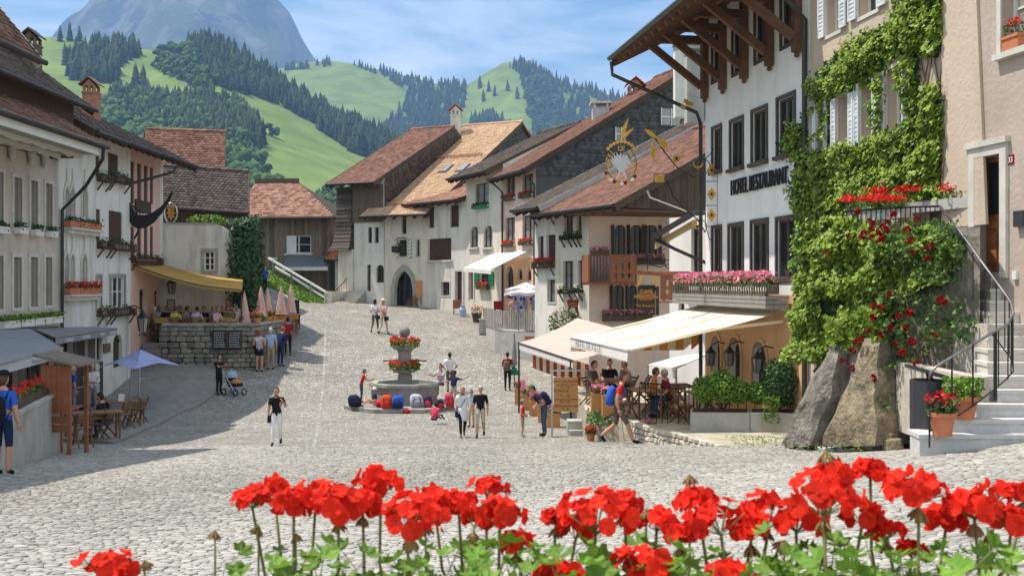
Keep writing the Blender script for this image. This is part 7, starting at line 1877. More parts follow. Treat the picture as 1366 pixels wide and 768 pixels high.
# --------
stair = thing("stone_staircase", "pale stone staircase climbing to the oak door", "staircase", (8,15.2, gzf(7.5,15.2)))
z0s = gzf(6.9,15.2)
lefts = [1226,1266,1302,1330] + [1316 + i * 0.7 for i in range(10)]
rise = (CZ + 0.10 - z0s) / 13
for i in range(13):
 Y = 15.2 + 0.235 * i; x0 = XP(lefts[i], Y); m = MB(); zt = z0s + rise * (i + 1)
 m.prism([V((x0, Y, zt - 0.06)), V((x0 + 2.4, Y - 0.04, zt - 0.06)), V((x0 + 2.4, Y + 0.6, zt - 0.06)), V((x0 + 0.05, Y + 0.6, zt - 0.06))], (0,0,0.06))
 m.prism([V((x0 + 0.02, Y + 0.025, z0s - 0.3)), V((x0 + 2.4, Y - 0.015, z0s - 0.3)), V((x0 + 2.4, Y + 0.5, z0s - 0.3)), V((x0 + 0.06, Y + 0.5, z0s - 0.3))], (0,0, zt - 0.06 - z0s + 0.3))
 m.build("step", GRANITE if i < 4 else STONE_L, stair)
m = MB(); m.box(XP(1300,15.95), XP(1320,15.95),15.97,19.2, z0s - 0.3, z0s + rise * 5); m.box(XP(1306,17.2), XP(1322,17.2),16.9,19.2, z0s, z0s + rise * 9); m.build("flank_wall", ROCK_L, stair)
# handrail: landing balustrade, slanting rail, sweep round the foot
FA, FB = V((6.45,22.0,0)), V((7.85,17.6,0))
def face(px, py, off=0.0):
 k = (px - CX) / F; d = FB - FA; t = (k * FA.y - FA.x) / (d.x - k * d.y); p = FA + d * t; n_ = V((d.y, -d.x, 0)).normalized(); n_ = n_ if n_.x < 0 else -n_
 q = p + n_ * off; return V((q.x, q.y, CZ + (HY - py) / F * p.y))
rl = thing("stair_railing", "curving iron handrail with a bright worn top around the stone stair", "railing", (7.2,15.3, z0s))
top = [face(1128,282), face(1190,277), face(1254,275)]; sweep = [P(1280,308,17.7), P(1310,350,16.8), P(1338,388,16.1), P(1349,404,15.8), P(1352,418,15.6), P(1344,433,15.5), P(1318,447,15.35), P(1280,470,15.2), P(1250,488,15.1), P(1241,497,15.08), P(1240,505,15.1)]
m = MB(); m.tube(top, 0.02,6); m.build("balustrade_rail", IRON, rl); m = MB(); m.tube([top[-1]] + sweep, 0.021,8); m.build("worn_handrail", WORN, rl, smooth=True)
for i in range(20): px = 1129 + 125 * i / 19; m = MB(); m.tube([face(px, 280 - 5 * (px - 1129) / 125), face(px, 312)], 0.010,5); m.build("bar", IRON, rl)
m = MB(); m.tube([face(1128,310), face(1254,308)], 0.012,5); m.build("bottom_rail", IRON, rl)
full = [top[-1]] + sweep
for i in range(1,13):
 t = i / 13 * 7; k = int(t); p = full[k] + (full[k + 1] - full[k]) * (t - k); m = MB(); m.tube([p, p - V((0,0,0.82))], 0.010,5); m.build("bar", IRON, rl)
for px, py, Y, b in ((1240,500,15.1,1.55),(1270,477,15.15,1.0),(1298,458,15.25,0.9),(1328,442,15.4,1.0)):
 p = P(px, py, Y); m = MB(); m.tube([p, V((p.x, p.y, max(p.z - b, z0s + 0.02)))], 0.014 if px < 1320 else 0.028,5); m.build("bar", IRON, rl)
m = MB(); m.tube([P(1240,575,15.1), P(1268,560,15.15), P(1300,540,15.3), P(1340,508,15.5), P(1352,495,15.6), P(1350,480,15.7), P(1335,460,15.9), P(1322,444,16.0)], 0.011,5); m.build("lower_rail", IRON, rl)
# raised landing block and its rockwork
ROUGHM = M("rough_masonry", (0.13,0.115,0.095),(0.33,0.295,0.245), scale=2.4, bump=1.0, bscale=6, bdist=0.06, stain=0.4)
lan = thing("rockwork_landing", "raised landing of rough masonry with great leaning stone slabs", "masonry", (6.9,20, gzf(6.9,20)))
ztop = face(1190,310).z
mb = MB(); wA, wB = IF.pt(IF.t(1100),0), RF.pt(RF.t(1305),0)
mb.prism([V((FA.x, FA.y, CZ - 4.2)), V((FB.x, FB.y, CZ - 4.2)), V((wB.x, wB.y, CZ - 4.2)), V((wA.x, wA.y, CZ - 4.2))], (0,0, ztop - CZ + 4.2)); mb.build("masonry_core", ROUGHM, lan)
dF = (FB - FA).normalized(); nF = V((dF.y, -dF.x, 0)); nF = nF if nF.x < 0 else -nF
LICH = M("lichen_stone", (0.13,0.11,0.08),(0.36,0.29,0.185), scale=5.0, bump=1.0, bscale=13, bdist=0.06, stain=0.4)
SLAB = M("slab_stone", (0.12,0.108,0.09),(0.30,0.275,0.235), scale=5.5, bump=1.0, bscale=13, bdist=0.06, stain=0.5)
def slab(pts, th, mat, off=0.0, seed=1):
 """leaning slab: outline on the landing face, bulging and rough"""
 r = random.Random(seed); bm = bmesh.new(); fr = []
 P3 = [face(x, y, off + th * (0.55 + 0.75 * (y - 420) / 180)) for x, y in pts]; B3 = [face(x, y, -0.05) for x, y in pts]
 c = sum(P3, V((0,0,0))) / len(P3) + nF * th * 0.18
 fv = [bm.verts.new(p) for p in P3]; bv = [bm.verts.new(p) for p in B3]; mid = [bm.verts.new(p + (c - p) * 0.35 + nF * r.uniform(0.02,0.09)) for p in P3]; cv = bm.verts.new(c)
 n = len(pts)
 for i in range(n):
  j = (i + 1) % n; bm.faces.new((fv[i], fv[j], mid[j], mid[i])); bm.faces.new((mid[i], mid[j], cv)); bm.faces.new((bv[j], fv[j], fv[i], bv[i])) if False else bm.faces.new((fv[j], fv[i], bv[i], bv[j]))
 bmesh.ops.subdivide_edges(bm, edges=list(bm.edges), cuts=5, use_grid_fill=True); bmesh.ops.triangulate(bm, faces=[f for f in bm.faces if len(f.verts) > 4])
 for v in bm.verts:
  q = v.co; k = float(noise2(q.y * 3.2 + q.z * 2.1, q.z * 3.4 - q.x * 2.3, seed * 7,5)); v.co = v.co + nF * (0.10 * k) + V((0.03 * k, 0.035 * math.sin(q.z * 9 + seed) + 0.03 * k, 0.015 * math.sin(q.y * 11)))
 bmesh.ops.recalc_face_normals(bm, faces=bm.faces); me = bpy.data.meshes.new("stone_slab"); base = WORLD[lan.name]
 for v in bm.verts: v.co -= base
 bm.to_mesh(me); bm.free(); me.materials.append(mat); o = bpy.data.objects.new("stone_slab", me); o.parent = lan; COL.objects.link(o); WORLD[o.name] = base
slab([(1088,592),(1098,560),(1110,520),(1128,480),(1140,462),(1150,470),(1148,520),(1138,560),(1130,592)], 0.55, SLAB, 0.12,1)
slab([(1132,592),(1140,560),(1150,500),(1155,440),(1185,425),(1190,450),(1180,520),(1165,592)], 0.3, SLAB, 0.04,2)
slab([(1150,592),(1158,560),(1172,510),(1185,450),(1205,455),(1212,520),(1222,592)], 0.6, LICH, 0.12,3)
for i, (x, y, s) in enumerate(((1184,588,0.22),(1200,590,0.26),(1214,584,0.2),(1222,592,0.18))): p = face(x, y, 0.5); inst("boulder", make_stones(LICH)[i] if LICH.name not in STONES else STONES[LICH.name][i], p, lan, rot=(0.2,0.1, i), scale=(s, s * 0.8, s * 0.7))
wd = [face(1088 + 130 * nrng.random(),590,0.75 + 0.25 * nrng.random()) for _ in range(160)]; wd = [V((q.x, q.y, gzf(q.x, q.y) + 0.16 * nrng.random())) for q in wd]; g = leaf_mesh("rockwork_weeds", wd, 0.035, LEAF_ROSE, up=0.7); tag(g, "weeds sprouting along the foot of the rockwork", "weeds", None, "stuff")
# pale bench slab lying before the rockwork, with a steel post
k = MB(); a, b = P(1093,594,20.4), P(1157,594,19.8); k.obox(V((a.x, a.y, gzf(a.x, a.y) - 0.02)), b - a, V((0.05,0.3,0)), V((0,0,0.09))); k = k.build("drain_slab", GRANITE); tag(k, "pale flat stone slab on the cobbles before the rockwork", "slab")
sp_ = P(1122,590,20.2); m = MB(); m.tube([V((sp_.x, sp_.y, gzf(sp_.x, sp_.y))), V((sp_.x, sp_.y, gzf(sp_.x, sp_.y) + 0.5))], 0.05,10); k = m.build("steel_post", STEEL); tag(k, "short round steel post in front of the rockwork", "post")
# litter bin
p = P(1237,585,15.95); bn = thing("litter_bin", "tall anthracite litter bin with a tilted lid beside the steps", "bin", (p.x, p.y, gzf(p.x, p.y))); zb = gzf(p.x, p.y)
m = MB(); m.lathe((p.x, p.y, zb + 0.05), [(0.25,0),(0.25,0.02),(0.255,1.06),(0.24,1.07)], 22); m.build("drum", BIN, bn, smooth=False); m = MB(); m.lathe((p.x, p.y, zb), [(0.235,0),(0.235,0.049)], 20); m.build("foot_ring", STEEL, bn)
m = MB(); c = V((p.x, p.y, zb + 1.21)); ring = [c + V((0.33 * math.cos(t),0.29 * math.sin(t),-0.10 * math.cos(t))) for t in [2 * math.pi * i / 20 for i in range(20)]]; m.prism(ring, (0,0,0.05)); m.build("lid", BIN, bn); m = MB(); m.tube([V((p.x + 0.05, p.y, zb + 1.08)), V((p.x + 0.02, p.y, zb + 1.24))], 0.05,8); m.build("lid_post", BIN, bn)
p = P(1257,578,15.1); pot_flowers("small terracotta pot with red begonias on the bottom step", (p.x, p.y, z0s + rise + 0.001),0.19,0.34, PETAL_ROSE, 150, LEAF_DK); p = P(1284,558,15.5); pot_flowers("large terracotta pot with a leafy green plant on the second step", (p.x, p.y, z0s + rise * 2 + 0.001),0.23,0.34, None, 420, LEAF_BOX)
# geranium troughs on the landing
for i, (a, b, y, o, l) in enumerate(((1126,1203,280,-0.02, "long trough of massed scarlet geraniums along the landing rail"),(1120,1162,268,-0.55, "back trough of scarlet geraniums nearest the hotel on the landing"),(1168,1258,266,-0.55, "back trough of scarlet geraniums by the pale sunlit wall strip"))):
 root = thing("geranium_trough", l, "flower trough", face((a + b) / 2, y, o)); p, q = face(a, y, o), face(b, y, o); zz = (p.z + q.z) / 2; m = MB(); m.obox(V((p.x, p.y, zz - 0.2)), V((q.x - p.x, q.y - p.y, 0)),-nF * 0.22, V((0,0,0.2))); m.build("trough", CONC, root)
 L = (q - p).length; n1_ = int(260 * L); pts = [p + (q - p) * nrng.random() - nF * 0.22 * nrng.random() + V((0,0, zz - p.z * 0 - p.z + 0.0)) * 0 + V((0,0,0.02 + 0.16 * nrng.random())) for _ in range(n1_)]; leaf_mesh("foliage", pts, 0.04, LEAF_BOX, root)
 n2_ = int((420 if i == 0 else 150) * L); cl_ = [nrng.random() for _ in range(max(3, int(L * (9 if i == 0 else 3))))]
 pts = [p + (q - p) * min(1, max(0, cl_[nrng.integers(len(cl_))] + nrng.normal(0,0.05 / L))) + nF * nrng.normal(0.02,0.09) + V((0,0,0.17 + abs(nrng.normal(0,0.06)))) for _ in range(n2_)]; leaf_mesh("blossoms", pts, 0.032, PETAL_S, root)
# --------
def region_points(poly, density, fn, omin, omax, seed):
 r = np.random.default_rng(seed); xs = [p[0] for p in poly]; ys = [p[1] for p in poly]; n = int((max(xs) - min(xs)) * (max(ys) - min(ys)) / density)
 px = r.uniform(min(xs), max(xs), n); py = r.uniform(min(ys), max(ys), n); ed = 6.0
 ok = in_poly(px + r.normal(0, ed * 0.6, n), py + r.normal(0, ed * 0.6, n), poly)
 gap = noise2(px / 13, py / 13, seed + 5,3)
 ok &= gap > -0.8
 px, py = px[ok], py[ok]; b = np.clip(0.5 + 0.55 * noise2(px / 9, py / 9, seed, 3),0,1)
 return [fn(x, y, omin + (omax - omin) * q * r.uniform(0.35,1.0)) for x, y, q in zip(px, py, b)]
def on_ivy(px, py, o): t = IF.t(px); return IF.pt(t, IF.z(px, py), o)
def on_face(px, py, o): return face(px, py, o)
ivy = thing("climbing_ivy", "bright green climbing ivy covering the house front and landing", "ivy", face(1100,560))
upper = [[(1085,112),(1100,90),(1130,60),(1160,45),(1190,30),(1200,10),(1210,-12),(1262,-12),(1262,60),(1250,75),(1215,70),(1185,82),(1180,104),(1150,112),(1120,126),(1100,138),(1085,155)], [(1097,140),(1110,135),(1110,190),(1100,190)], [(1170,110),(1184,100),(1182,180),(1172,185)], [(1208,80),(1228,75),(1230,190),(1214,190)], [(1236,120),(1264,110),(1262,210),(1238,215)],
         [(1080,205),(1110,198),(1150,190),(1180,180),(1215,172),(1262,140),(1262,190),(1256,262),(1130,262),(1132,320),(1078,330)], [(1046,190),(1068,160),(1080,180),(1086,330),(1062,290),(1066,215)]]
lower = [[(1078,300),(1130,288),(1180,310),(1262,302),(1290,330),(1270,372),(1230,390),(1204,402),(1192,440),(1160,430),(1134,462),(1112,500),(1096,490),(1064,476),(1062,400)]]
ups = sum([region_points(p, 3.0, on_ivy, 0.03,0.42,200 + i) for i, p in enumerate(upper)], []); los = sum([region_points(p, 2.4, on_face, 0.05,0.55,300 + i) for i, p in enumerate(lower)], [])
leaf_mesh("wall_leaves", ups, 0.062, LEAF_IVY, ivy, normals=np.tile(np.array(HF.n) * 1.1 + np.array([-0.2,0,0.5]),(len(ups),1)), jit=0.55)
leaf_mesh("landing_leaves", los, 0.062, LEAF_IVY, ivy, normals=np.tile(np.array(nF) * 1.1 + np.array([-0.2,0,0.5]),(len(los),1)), jit=0.55)
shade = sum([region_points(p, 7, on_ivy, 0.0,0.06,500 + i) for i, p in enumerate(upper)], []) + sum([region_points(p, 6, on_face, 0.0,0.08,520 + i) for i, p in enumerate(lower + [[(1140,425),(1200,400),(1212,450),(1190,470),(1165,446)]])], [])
leaf_mesh("inner_leaves", shade, 0.07, LEAF_DK, ivy)  # darker leaf colour stands in for the shade inside the ivy
over = region_points([(1130,445),(1160,425),(1200,405),(1214,440),(1196,476),(1180,452),(1150,470)], 7, on_face, 0.35,0.75,555); leaf_mesh("overhanging_leaves", over, 0.06, LEAF_IVY, ivy)
m = MB()
for s in range(7):
 x = 1250 + rnd.uniform(-6,8); y = 300; pts = []
 for k in range(9): pts.append(on_ivy(x, y, 0.04)); y -= 36; x += rnd.uniform(-9,8)
 m.tube(pts, [0.028 - 0.0025 * k for k in range(9)], 5)
m.build("woody_stems", STEM_B, ivy)
hang = region_points([(1040,200),(1062,180),(1078,150),(1080,300),(1058,270),(1062,215)], 5, lambda x, y, o: HF.pt(HF.t(x), HF.z(x, y), o),0.02,0.2,77); leaf_mesh("hanging_leaves", hang, 0.06, LEAF_DK, ivy)
# rose bushes on the rockwork
ros = thing("climbing_rose", "climbing rose with crimson blooms spilling over the rockwork", "rose bush", face(1230,560))
rp_ = sum([region_points(p, 9.5, on_face, 0.15,0.75,400 + i) for i, p in enumerate([[(1186,300),(1262,292),(1300,300),(1312,345),(1290,380),(1230,372),(1190,350)], [(1200,395),(1250,385),(1300,400),(1326,430),(1316,455),(1262,462),(1235,480),(1190,500),(1165,470),(1190,430)], [(1180,500),(1222,505),(1218,560),(1190,545)]])], [])
leaf_mesh("foliage", rp_, 0.05, LEAF_ROSE, ros)
bm = bmesh.new(); r = random.Random(5)
for i in range(22):
 a = i * 2.4; q = 0.018 + 0.042 * (i / 22); zz = 0.045 - 0.05 * (i / 22); c = V((q * math.cos(a), q * math.sin(a), zz)); t = V((-math.sin(a), math.cos(a),0)) * 0.034; u = V((math.cos(a) * 0.5, math.sin(a) * 0.5,0.9)) * 0.036
 bm.faces.new([bm.verts.new(p) for p in (c - t - u * 0.5, c + t - u * 0.5, c + t * 0.8 + u * 0.6, c + u, c - t * 0.8 + u * 0.6)])
rose_me = bpy.data.meshes.new("rose"); bm.to_mesh(rose_me); bm.free(); rose_me.materials.append(PETAL_ROSE)
for (x, y) in [(1203,296),(1210,300),(1229,298),(1222,304),(1216,313),(1221,321),(1238,288),(1206,308),(1188,285),(1176,316),(1192,318),(1196,312),(1146,338),(1208,318),(1226,308),(1270,294),(1256,308),(1262,322),(1262,338),(1282,332),(1284,346),(1291,328),(1212,408),(1219,412),(1208,424),(1230,392),(1218,446),(1232,438),(1245,422),(1258,418),(1255,437),(1262,455),(1240,458),(1204,441),(1192,451),(1186,457),(1180,468),(1172,482),(1166,480),(1182,490),(1208,503),(1294,448),(1302,400),(1308,404),(1250,470),(1270,485)]:
 p = face(x, y, 0.72); inst("rose", rose_me, p, ros, rot=(1.0 + rnd.uniform(-.4, .4), rnd.uniform(-.5, .5), rnd.uniform(-1.2,0.4)), scale=rnd.uniform(0.75,1.1))
m = MB()
for s in range(9):
 x, y = rnd.uniform(1190,1290),560; pts = []
 for k in range(7): pts.append(face(x, y, 0.25 + 0.06 * k * rnd.random())); x += rnd.uniform(-10,12); y -= rnd.uniform(22,40)
 m.tube(pts, [0.016 - 0.0015 * k for k in range(7)], 5)
m.build("canes", STEM_B, ros)
# --------
def shop_awning(label, pts, vh, mat, vmat, texts):
 a, b, c, d = pts
 root = thing("shop_awning", label, "awning", c); mb = MB()
 for i in range(6):
  for j in range(3):
   f_ = lambda s, q: (a + (b - a) * s) * (1 - q) + (c + (d - c) * s) * q
   mb.quad(f_(i / 6, j / 3), f_((i + 1) / 6, j / 3), f_((i + 1) / 6,(j + 1) / 3), f_(i / 6,(j + 1) / 3))
 mb.build("canvas", mat, root); m = MB(); m.quad(c, d, d - V((0,0, vh)), c - V((0,0, vh))); m.quad(d, b, b - V((0,0,0.05)), d - V((0,0, vh))) if False else None; m.build("valance", vmat, root)
 m = MB(); m.tube([c, d], 0.03,6); m.tube([a, c], 0.02,5); m.tube([b, d], 0.02,5); m.build("frame", STEEL, root)
 u = (d - c).normalized() if d.x > c.x or d.y < c.y else (d - c).normalized()
 nrm = V((1,-0.3,0)).normalized()
 for s, t, sz, mt in texts:
  p = c + (d - c) * t - V((0,0, vh * 0.75)) + nrm * 0.02; text_mesh("valance_lettering", s, sz, p, V((0,1,0)) if abs(u.y) > 0.5 else u, (0,0,1), mt, root, extrude=0.001)
 return root
a1 = [V((-15.95,27.0, CZ - 1.35)), V((-15.95,36.6, CZ - 1.35)), V((-12.7,26.0, CZ - 2.15)), V((-12.75,29.9, CZ - 2.15))]
a1 = [V((-15.95,26.5, CZ - 1.25)), V((-15.95,34.6, CZ - 1.45)), V((-12.6,24.6, CZ - 2.05)), P(84,464,29.8)]
shop_awning("blue grey restaurant awning at the picture's edge, lettered valance", a1,0.26, CANVAS_BG, M("pale_valance", (0.50,0.51,0.52), var=0.06, bump=0.1), [("Restaurant Gruyerien", 0.60,0.17, CANVAS_G)])
a2 = [V((-15.95,34.7, CZ - 1.45)), P(127,436, lY(127) ), P(74,450,34.5), P(156,438,41.5)]
shop_awning("dark grey shop awning with small white signs on its valance", a2,0.24, CANVAS_G, CANVAS_G, [("CADEAUX", 0.12,0.15, WHITE_P),("SOUVENIRS", 0.38,0.15, WHITE_P),("TABAC", 0.68,0.15, WHITE_P),("KIOSQUE", 0.86,0.15, WHITE_P)])
# shelf of white window boxes above the awning
wb = thing("window_box_row", "row of white flower boxes on the ledge above the grey awning", "flower boxes", L1.pt(L1.t(60), L1.z(60,430)))
for a, b in ((-5,17),(18,36),(37,50),(51,60),(61,74)): flower_box(wb, L1, L1.t(a), L1.t(b) - 0.02, L1.z((a + b) / 2,429 - (a + b) * 0.05), mat=FRAME_W, petal=None, rich=2.4, h=0.22, d=0.25, off=0.02, leaf=LEAF_BOX)
# concrete counter with geraniums
cA, cB = hit(-30,628), hit(53,603); ctr = thing("concrete_counter", "grey concrete counter with open niches at the picture's edge", "counter", cA)
d_ = (cB - cA); d_.z = 0; L_ = d_.length; u_ = d_ / L_; n_ = V((u_.y, -u_.x, 0)); n_ = n_ if n_.y < 0 else -n_
zc = min(cA.z, cB.z); q = lambda t, z, o: cA + u_ * t + n_ * o + V((0,0, z - cA.z))
m = MB(); H = 1.42
for (a, b, c, e) in ((0, L_, 0,0.78),(0, L_, 1.22, H),(0,0.15,0.78,1.22),(L_ * 0.46, L_ * 0.53,0.78,1.22),(L_ - 0.13, L_, 0.78,1.22)): m.obox(q(a, zc - 0.1 + c if c == 0 else zc + c, 0), u_ * (b - a),-n_ * 0.5, V((0,0, e - c + (0.1 if c == 0 else 0))))
m.obox(q(0.15, zc + 0.78,-0.46), u_ * (L_ - 0.3),-n_ * 0.03, V((0,0,0.44))); m.build("counter_body", CONC, ctr); m = MB(); m.obox(q(-0.05, zc + H + 0.001,0.05), u_ * (L_ + 0.08),-n_ * 0.6, V((0,0,0.07))); m.build("counter_top", CONC, ctr)
gb = thing("counter_geraniums", "red geraniums in a row along the concrete counter top", "flowers", q(L_ / 2, zc + H + 0.08,-0.2)); pts = [q(L_ * nrng.random(), zc + H + 0.1 + 0.25 * nrng.random(),-0.4 * nrng.random()) for _ in range(420)]; leaf_mesh("foliage", pts, 0.055, LEAF_ROSE, gb); leaf_mesh("blossoms", [q(L_ * nrng.random(), zc + H + 0.28 + 0.16 * nrng.random(),-0.4 * nrng.random() + 0.05) for _ in range(260)], 0.045, PETAL_S, gb)
m = MB(); m.obox(q(0, zc + H + 0.072,-0.42), u_ * L_, n_ * 0.3, V((0,0,0.14))); m.build("trough", WOOD_D, gb)
# wooden stand with a sloping roof
kA, kB = hit(54,607), hit(88,608); ks = thing("wooden_stall", "small red brown wooden stall with a sloping board roof", "stall", kA); zk = kA.z
xk0, xk1, yk = kA.x, kB.x, kA.y
for i in range(5): m = MB(); w = (xk1 - xk0 - 0.08) / 5; m.box(xk0 + i * w + 0.003, xk0 + (i + 1) * w - 0.003, yk, yk + 0.04, zk + 0.95, zk + 2.05); m.build("plank", WOOD_R, ks)
for i in range(2): m = MB(); m.box(xk0, xk1 - 0.08, yk, yk + 0.04, zk + 0.52 + 0.2 * i, zk + 0.69 + 0.2 * i); m.build("plank", WOOD_R, ks)
for x, y in ((xk0, yk + 0.05),(xk1 - 0.08, yk - 0.01),(xk0, yk + 0.95),(xk1 - 0.08, yk + 0.95)): m = MB(); m.box(x, x + 0.08, y, y + 0.08, zk - 0.1, zk + 2.1); m.build("post", WOOD_R, ks)
m = MB(); m.prism([V((xk0 - 0.12, yk - 0.15, zk + 2.26)), V((xk1 + 0.22, yk - 0.15, zk + 2.02)), V((xk1 + 0.22, yk + 1.2, zk + 2.02)), V((xk0 - 0.12, yk + 1.2, zk + 2.26))], (0,0,0.06)); m.build("roof_board", WOOD_G, ks); m = MB(); m.box(xk0, xk1 - 0.08, yk + 0.05, yk + 0.9, zk + 1.0, zk + 1.05); m.build("shelf", WOOD_R, ks)
# cafe tables and chairs on the pavement
def pv(px, py): p = hit(px, py); p.z += 0.07; return p
p = pv(118,592); table("wooden cafe table with a pale runner nearest the stall", p.x, p.y + 0.6, p.z, 1.3,0.8, WOOD_T, rot=0.5); p2 = pv(158,570); table("wooden cafe table with a menu card beneath the blue parasol", p2.x, p2.y + 0.6, p2.z, 1.3,0.8, WOOD_T, rot=0.5)
mc = thing("menu_card", "small white folded menu card on the cafe table", "card", (p2.x - 0.1, p2.y + 0.55, p2.z + 0.741)); m = MB(); m.prism([V((p2.x - 0.2, p2.y + 0.5, p2.z + 0.745)), V((p2.x, p2.y + 0.5, p2.z + 0.745)), V((p2.x, p2.y + 0.55, p2.z + 0.98)), V((p2.x - 0.2, p2.y + 0.55, p2.z + 0.98))], (0,0.012,0)); m.build("card", WHITE_P, mc)
for i, (x, y, r_, l) in enumerate(((112,598,2.2, "teak folding chair in front of the stall, turned to the street"),(126,590,2.4, "teak folding chair beside the seated man"),(168,574,2.5, "teak folding chair pushed to the parasol table"),(176,571,2.5, "teak folding chair in the middle of the parasol table group"),(186,566,2.7, "teak folding chair standing apart at the pavement edge"),(100,585,-0.6, "teak folding chair behind the stall"),(138,566,-0.7, "teak folding chair by the shop front under the parasol"))): p = pv(x, y); folding_chair(l, p.x, p.y, p.z, r_)
# square blue parasol
p = pv(186,548); bp = thing("square_parasol", "square pale blue parasol shading the cafe tables", "parasol", p); top_ = P(194,466, p.y); m = MB(); m.tube([V((p.x, p.y, p.z)), V((p.x, p.y, top_.z))], 0.03,8); m.build("pole", STEEL, bp)
m = MB(); r_ = 1.45; c = V((p.x + 0.05, p.y, top_.z)); cs = [c + V((r_ * math.cos(a), r_ * math.sin(a),-0.62)) for a in (0.2,0.2 + math.pi / 2,0.2 + math.pi, 0.2 + 1.5 * math.pi)]
for i in range(4):
 A, B = cs[i], cs[(i + 1) % 4]; mid = (A + B) / 2 + V((0,0,0.16)); h1, h2 = (A + c) / 2 - V((0,0,0.04)),(B + c) / 2 - V((0,0,0.04)); m.add([c, h1, A, mid, B, h2], [[0,1,5], [1,2,3], [1,3,5], [5,3,4]])
m.build("canopy", CANVAS_B, bp); m = MB()
for A in cs: m.tube([c - V((0,0,0.05)), A - V((0,0,0.02))], 0.014,4)
m.tube([p + V((-0.35,-0.2,0)), c + V((-0.25,-0.1,-0.5))], 0.025,6); m.build("ribs", STEEL, bp)
# shop displays in the shade
def display(label, px, py, w, h, cols, Y=None):
 p = pv(px, py); root = thing("shop_display", label, "display", p); m = MB(); m.box(p.x - w / 2, p.x + w / 2, p.y, p.y + 0.3, p.z, p.z + h); m.build("stand", WOOD_D, root)
 for i in range(int(h / 0.24)):
  for j in range(int(w / 0.16)): m = MB(); x = p.x - w / 2 + 0.02 + j * 0.16; z = p.z + 0.1 + i * 0.24; m.box(x, x + 0.13, p.y - 0.03, p.y, z, z + 0.19); m.build("goods", cols[(i * 2 + j * 3 + i * j) % len(cols)], root)
display("dark rack with blue goods under the grey awning", 68,560,0.55,1.75,(C_NAVY, C_LBLUE, C_BLACK)); display("rack of straw hats and white goods by the shop door", 106,548,0.6,1.7,(C_BEIGE, C_WHITE, C_GREY)); display("slim postcard rack beside the sandwich board", 128,540,0.32,1.6,(C_WHITE, C_KHAKI, C_GREY))
p = pv(134,530); sb = thing("sandwich_board", "tall framed menu board standing by the shop door", "board", p); m = MB(); m.prism([p + V((-0.28,0,0)), p + V((0.28,0,0)), p + V((0.28,0.22,1.25)), p + V((-0.28,0.22,1.25))], (0,0.04,0)); m.build("frame", ORANGE_BOARD, sb); m = MB(); m.prism([p + V((-0.22,-0.004,0.08)), p + V((0.22,-0.004,0.08)), p + V((0.22,0.203,1.2)), p + V((-0.22,0.203,1.2))], (0,-0.004,0)); m.build("slate", SLATE_BOARD, sb)
# dragon spout on the rose house
dr = thing("dragon_spout", "black sheet metal dragon shaped gargoyle under the eaves", "gargoyle", P(190,290,44.2)); yq = 43.9
flat(dr, [(171,268),(176,280),(184,286),(194,287),(204,283),(214,276),(222,266),(229,255),(231,257),(225,270),(216,284),(205,297),(194,304),(183,305),(175,300),(171,290)], yq, IRON, "body", 0.06)
for k in range(4): flat(dr, [(172 + k * 3,270 + k * 2),(174 + k * 3,271 + k * 2),(180 + k * 4,284),(178 + k * 4,285)], yq - 0.05, IRON, "fin", 0.05)
flat(dr, [(178,318),(184,306),(186,307),(180,319)], yq, IRON, "stay", 0.04)
em = thing("emblem_sign", "round yellow flower emblem in an iron ring above the garden wall", "sign", P(228,296,50)); m = MB(); m.tube([P(x, y, 49.7) for x, y in arc((228,284),8.5,0,360,20,13.5)], 0.035,5); m.build("ring", STEEL, em)
for a in range(8): flat(em, leaf_shape((228,284),(228 + 6.5 * math.cos(a * math.pi / 4),284 - 10.5 * math.sin(a * math.pi / 4)),1.5),49.7, GOLD, "petal", 0.03)
# closed parasols and tables on the terrace
for i, (px, y0, mat, l) in enumerate(((326,390, C_ROSE, "closed checked parasol nearest the ochre awning"),(348,383, C_ROSE, "closed checked parasol, second from the awning"),(357,385, C_LILAC, "closed lilac checked parasol in the middle of the row"),(375,382, C_ORANGE, "closed orange tinted parasol, next to last in the row"),(388,380, C_ORANGE, "closed parasol at the far end of the terrace row"))):
 Y = 47.6 + i * 1.15; p = P(px, 0, Y); root = thing("closed_parasol", l, "parasol", (p.x, p.y, TZ)); zt_ = P(px, y0, Y).z; m = MB(); m.tube([V((p.x, p.y, TZ)), V((p.x, p.y, zt_ + 0.06))], 0.025,6); m.build("pole", STEEL, root)
 m = MB(); m.lathe((p.x, p.y, zt_ - 1.35), [(0.30,0),(0.27,0.05),(0.2,0.5),(0.11,1.0),(0.03,1.35)], 8); me_o = m.build("folded_canvas", M("checked_cloth_%d" % i, (0.50,0.22,0.15),(0.66,0.52,0.46), scale=14, bump=0.3, bscale=8) , root)
for i, (px, Y, l) in enumerate(((222,47.6, "terrace table with an ochre cloth nearest the steps"),(265,48.0, "terrace table with an ochre cloth under the awning's middle"),(302,47.8, "terrace table with an ochre cloth at the parapet corner"),(190,47.4, "terrace table with an ochre cloth by the rose house door"),(352,49.2, "terrace table laid with yellow glasses by the closed parasols"),(372,51.4, "terrace table with an orange cloth near the far end"),(388,53.0, "last terrace table with a hanging orange cloth"))):
 p = P(px, 0, Y); table(l, p.x, p.y, TZ, 0.9,0.8, WOOD_T, C_ORANGE if i > 4 else CANVAS_Y, h=0.76)
for i, (px, Y, l) in enumerate(((331,46.75, "round basket of orange flowers on the parapet corner"),(363,49.4, "basket of fruit on the side parapet"),(375,51.2, "pot of orange flowers on the far side parapet"))): p = T1 + (T2 - T1) * ((Y - 46.5) / 7.3); pot_flowers(l, (p.x - 0.12, p.y + 0.05, TT + 0.045),0.2,0.22, PETAL_Y, 110, pot=ORANGE_BOARD)
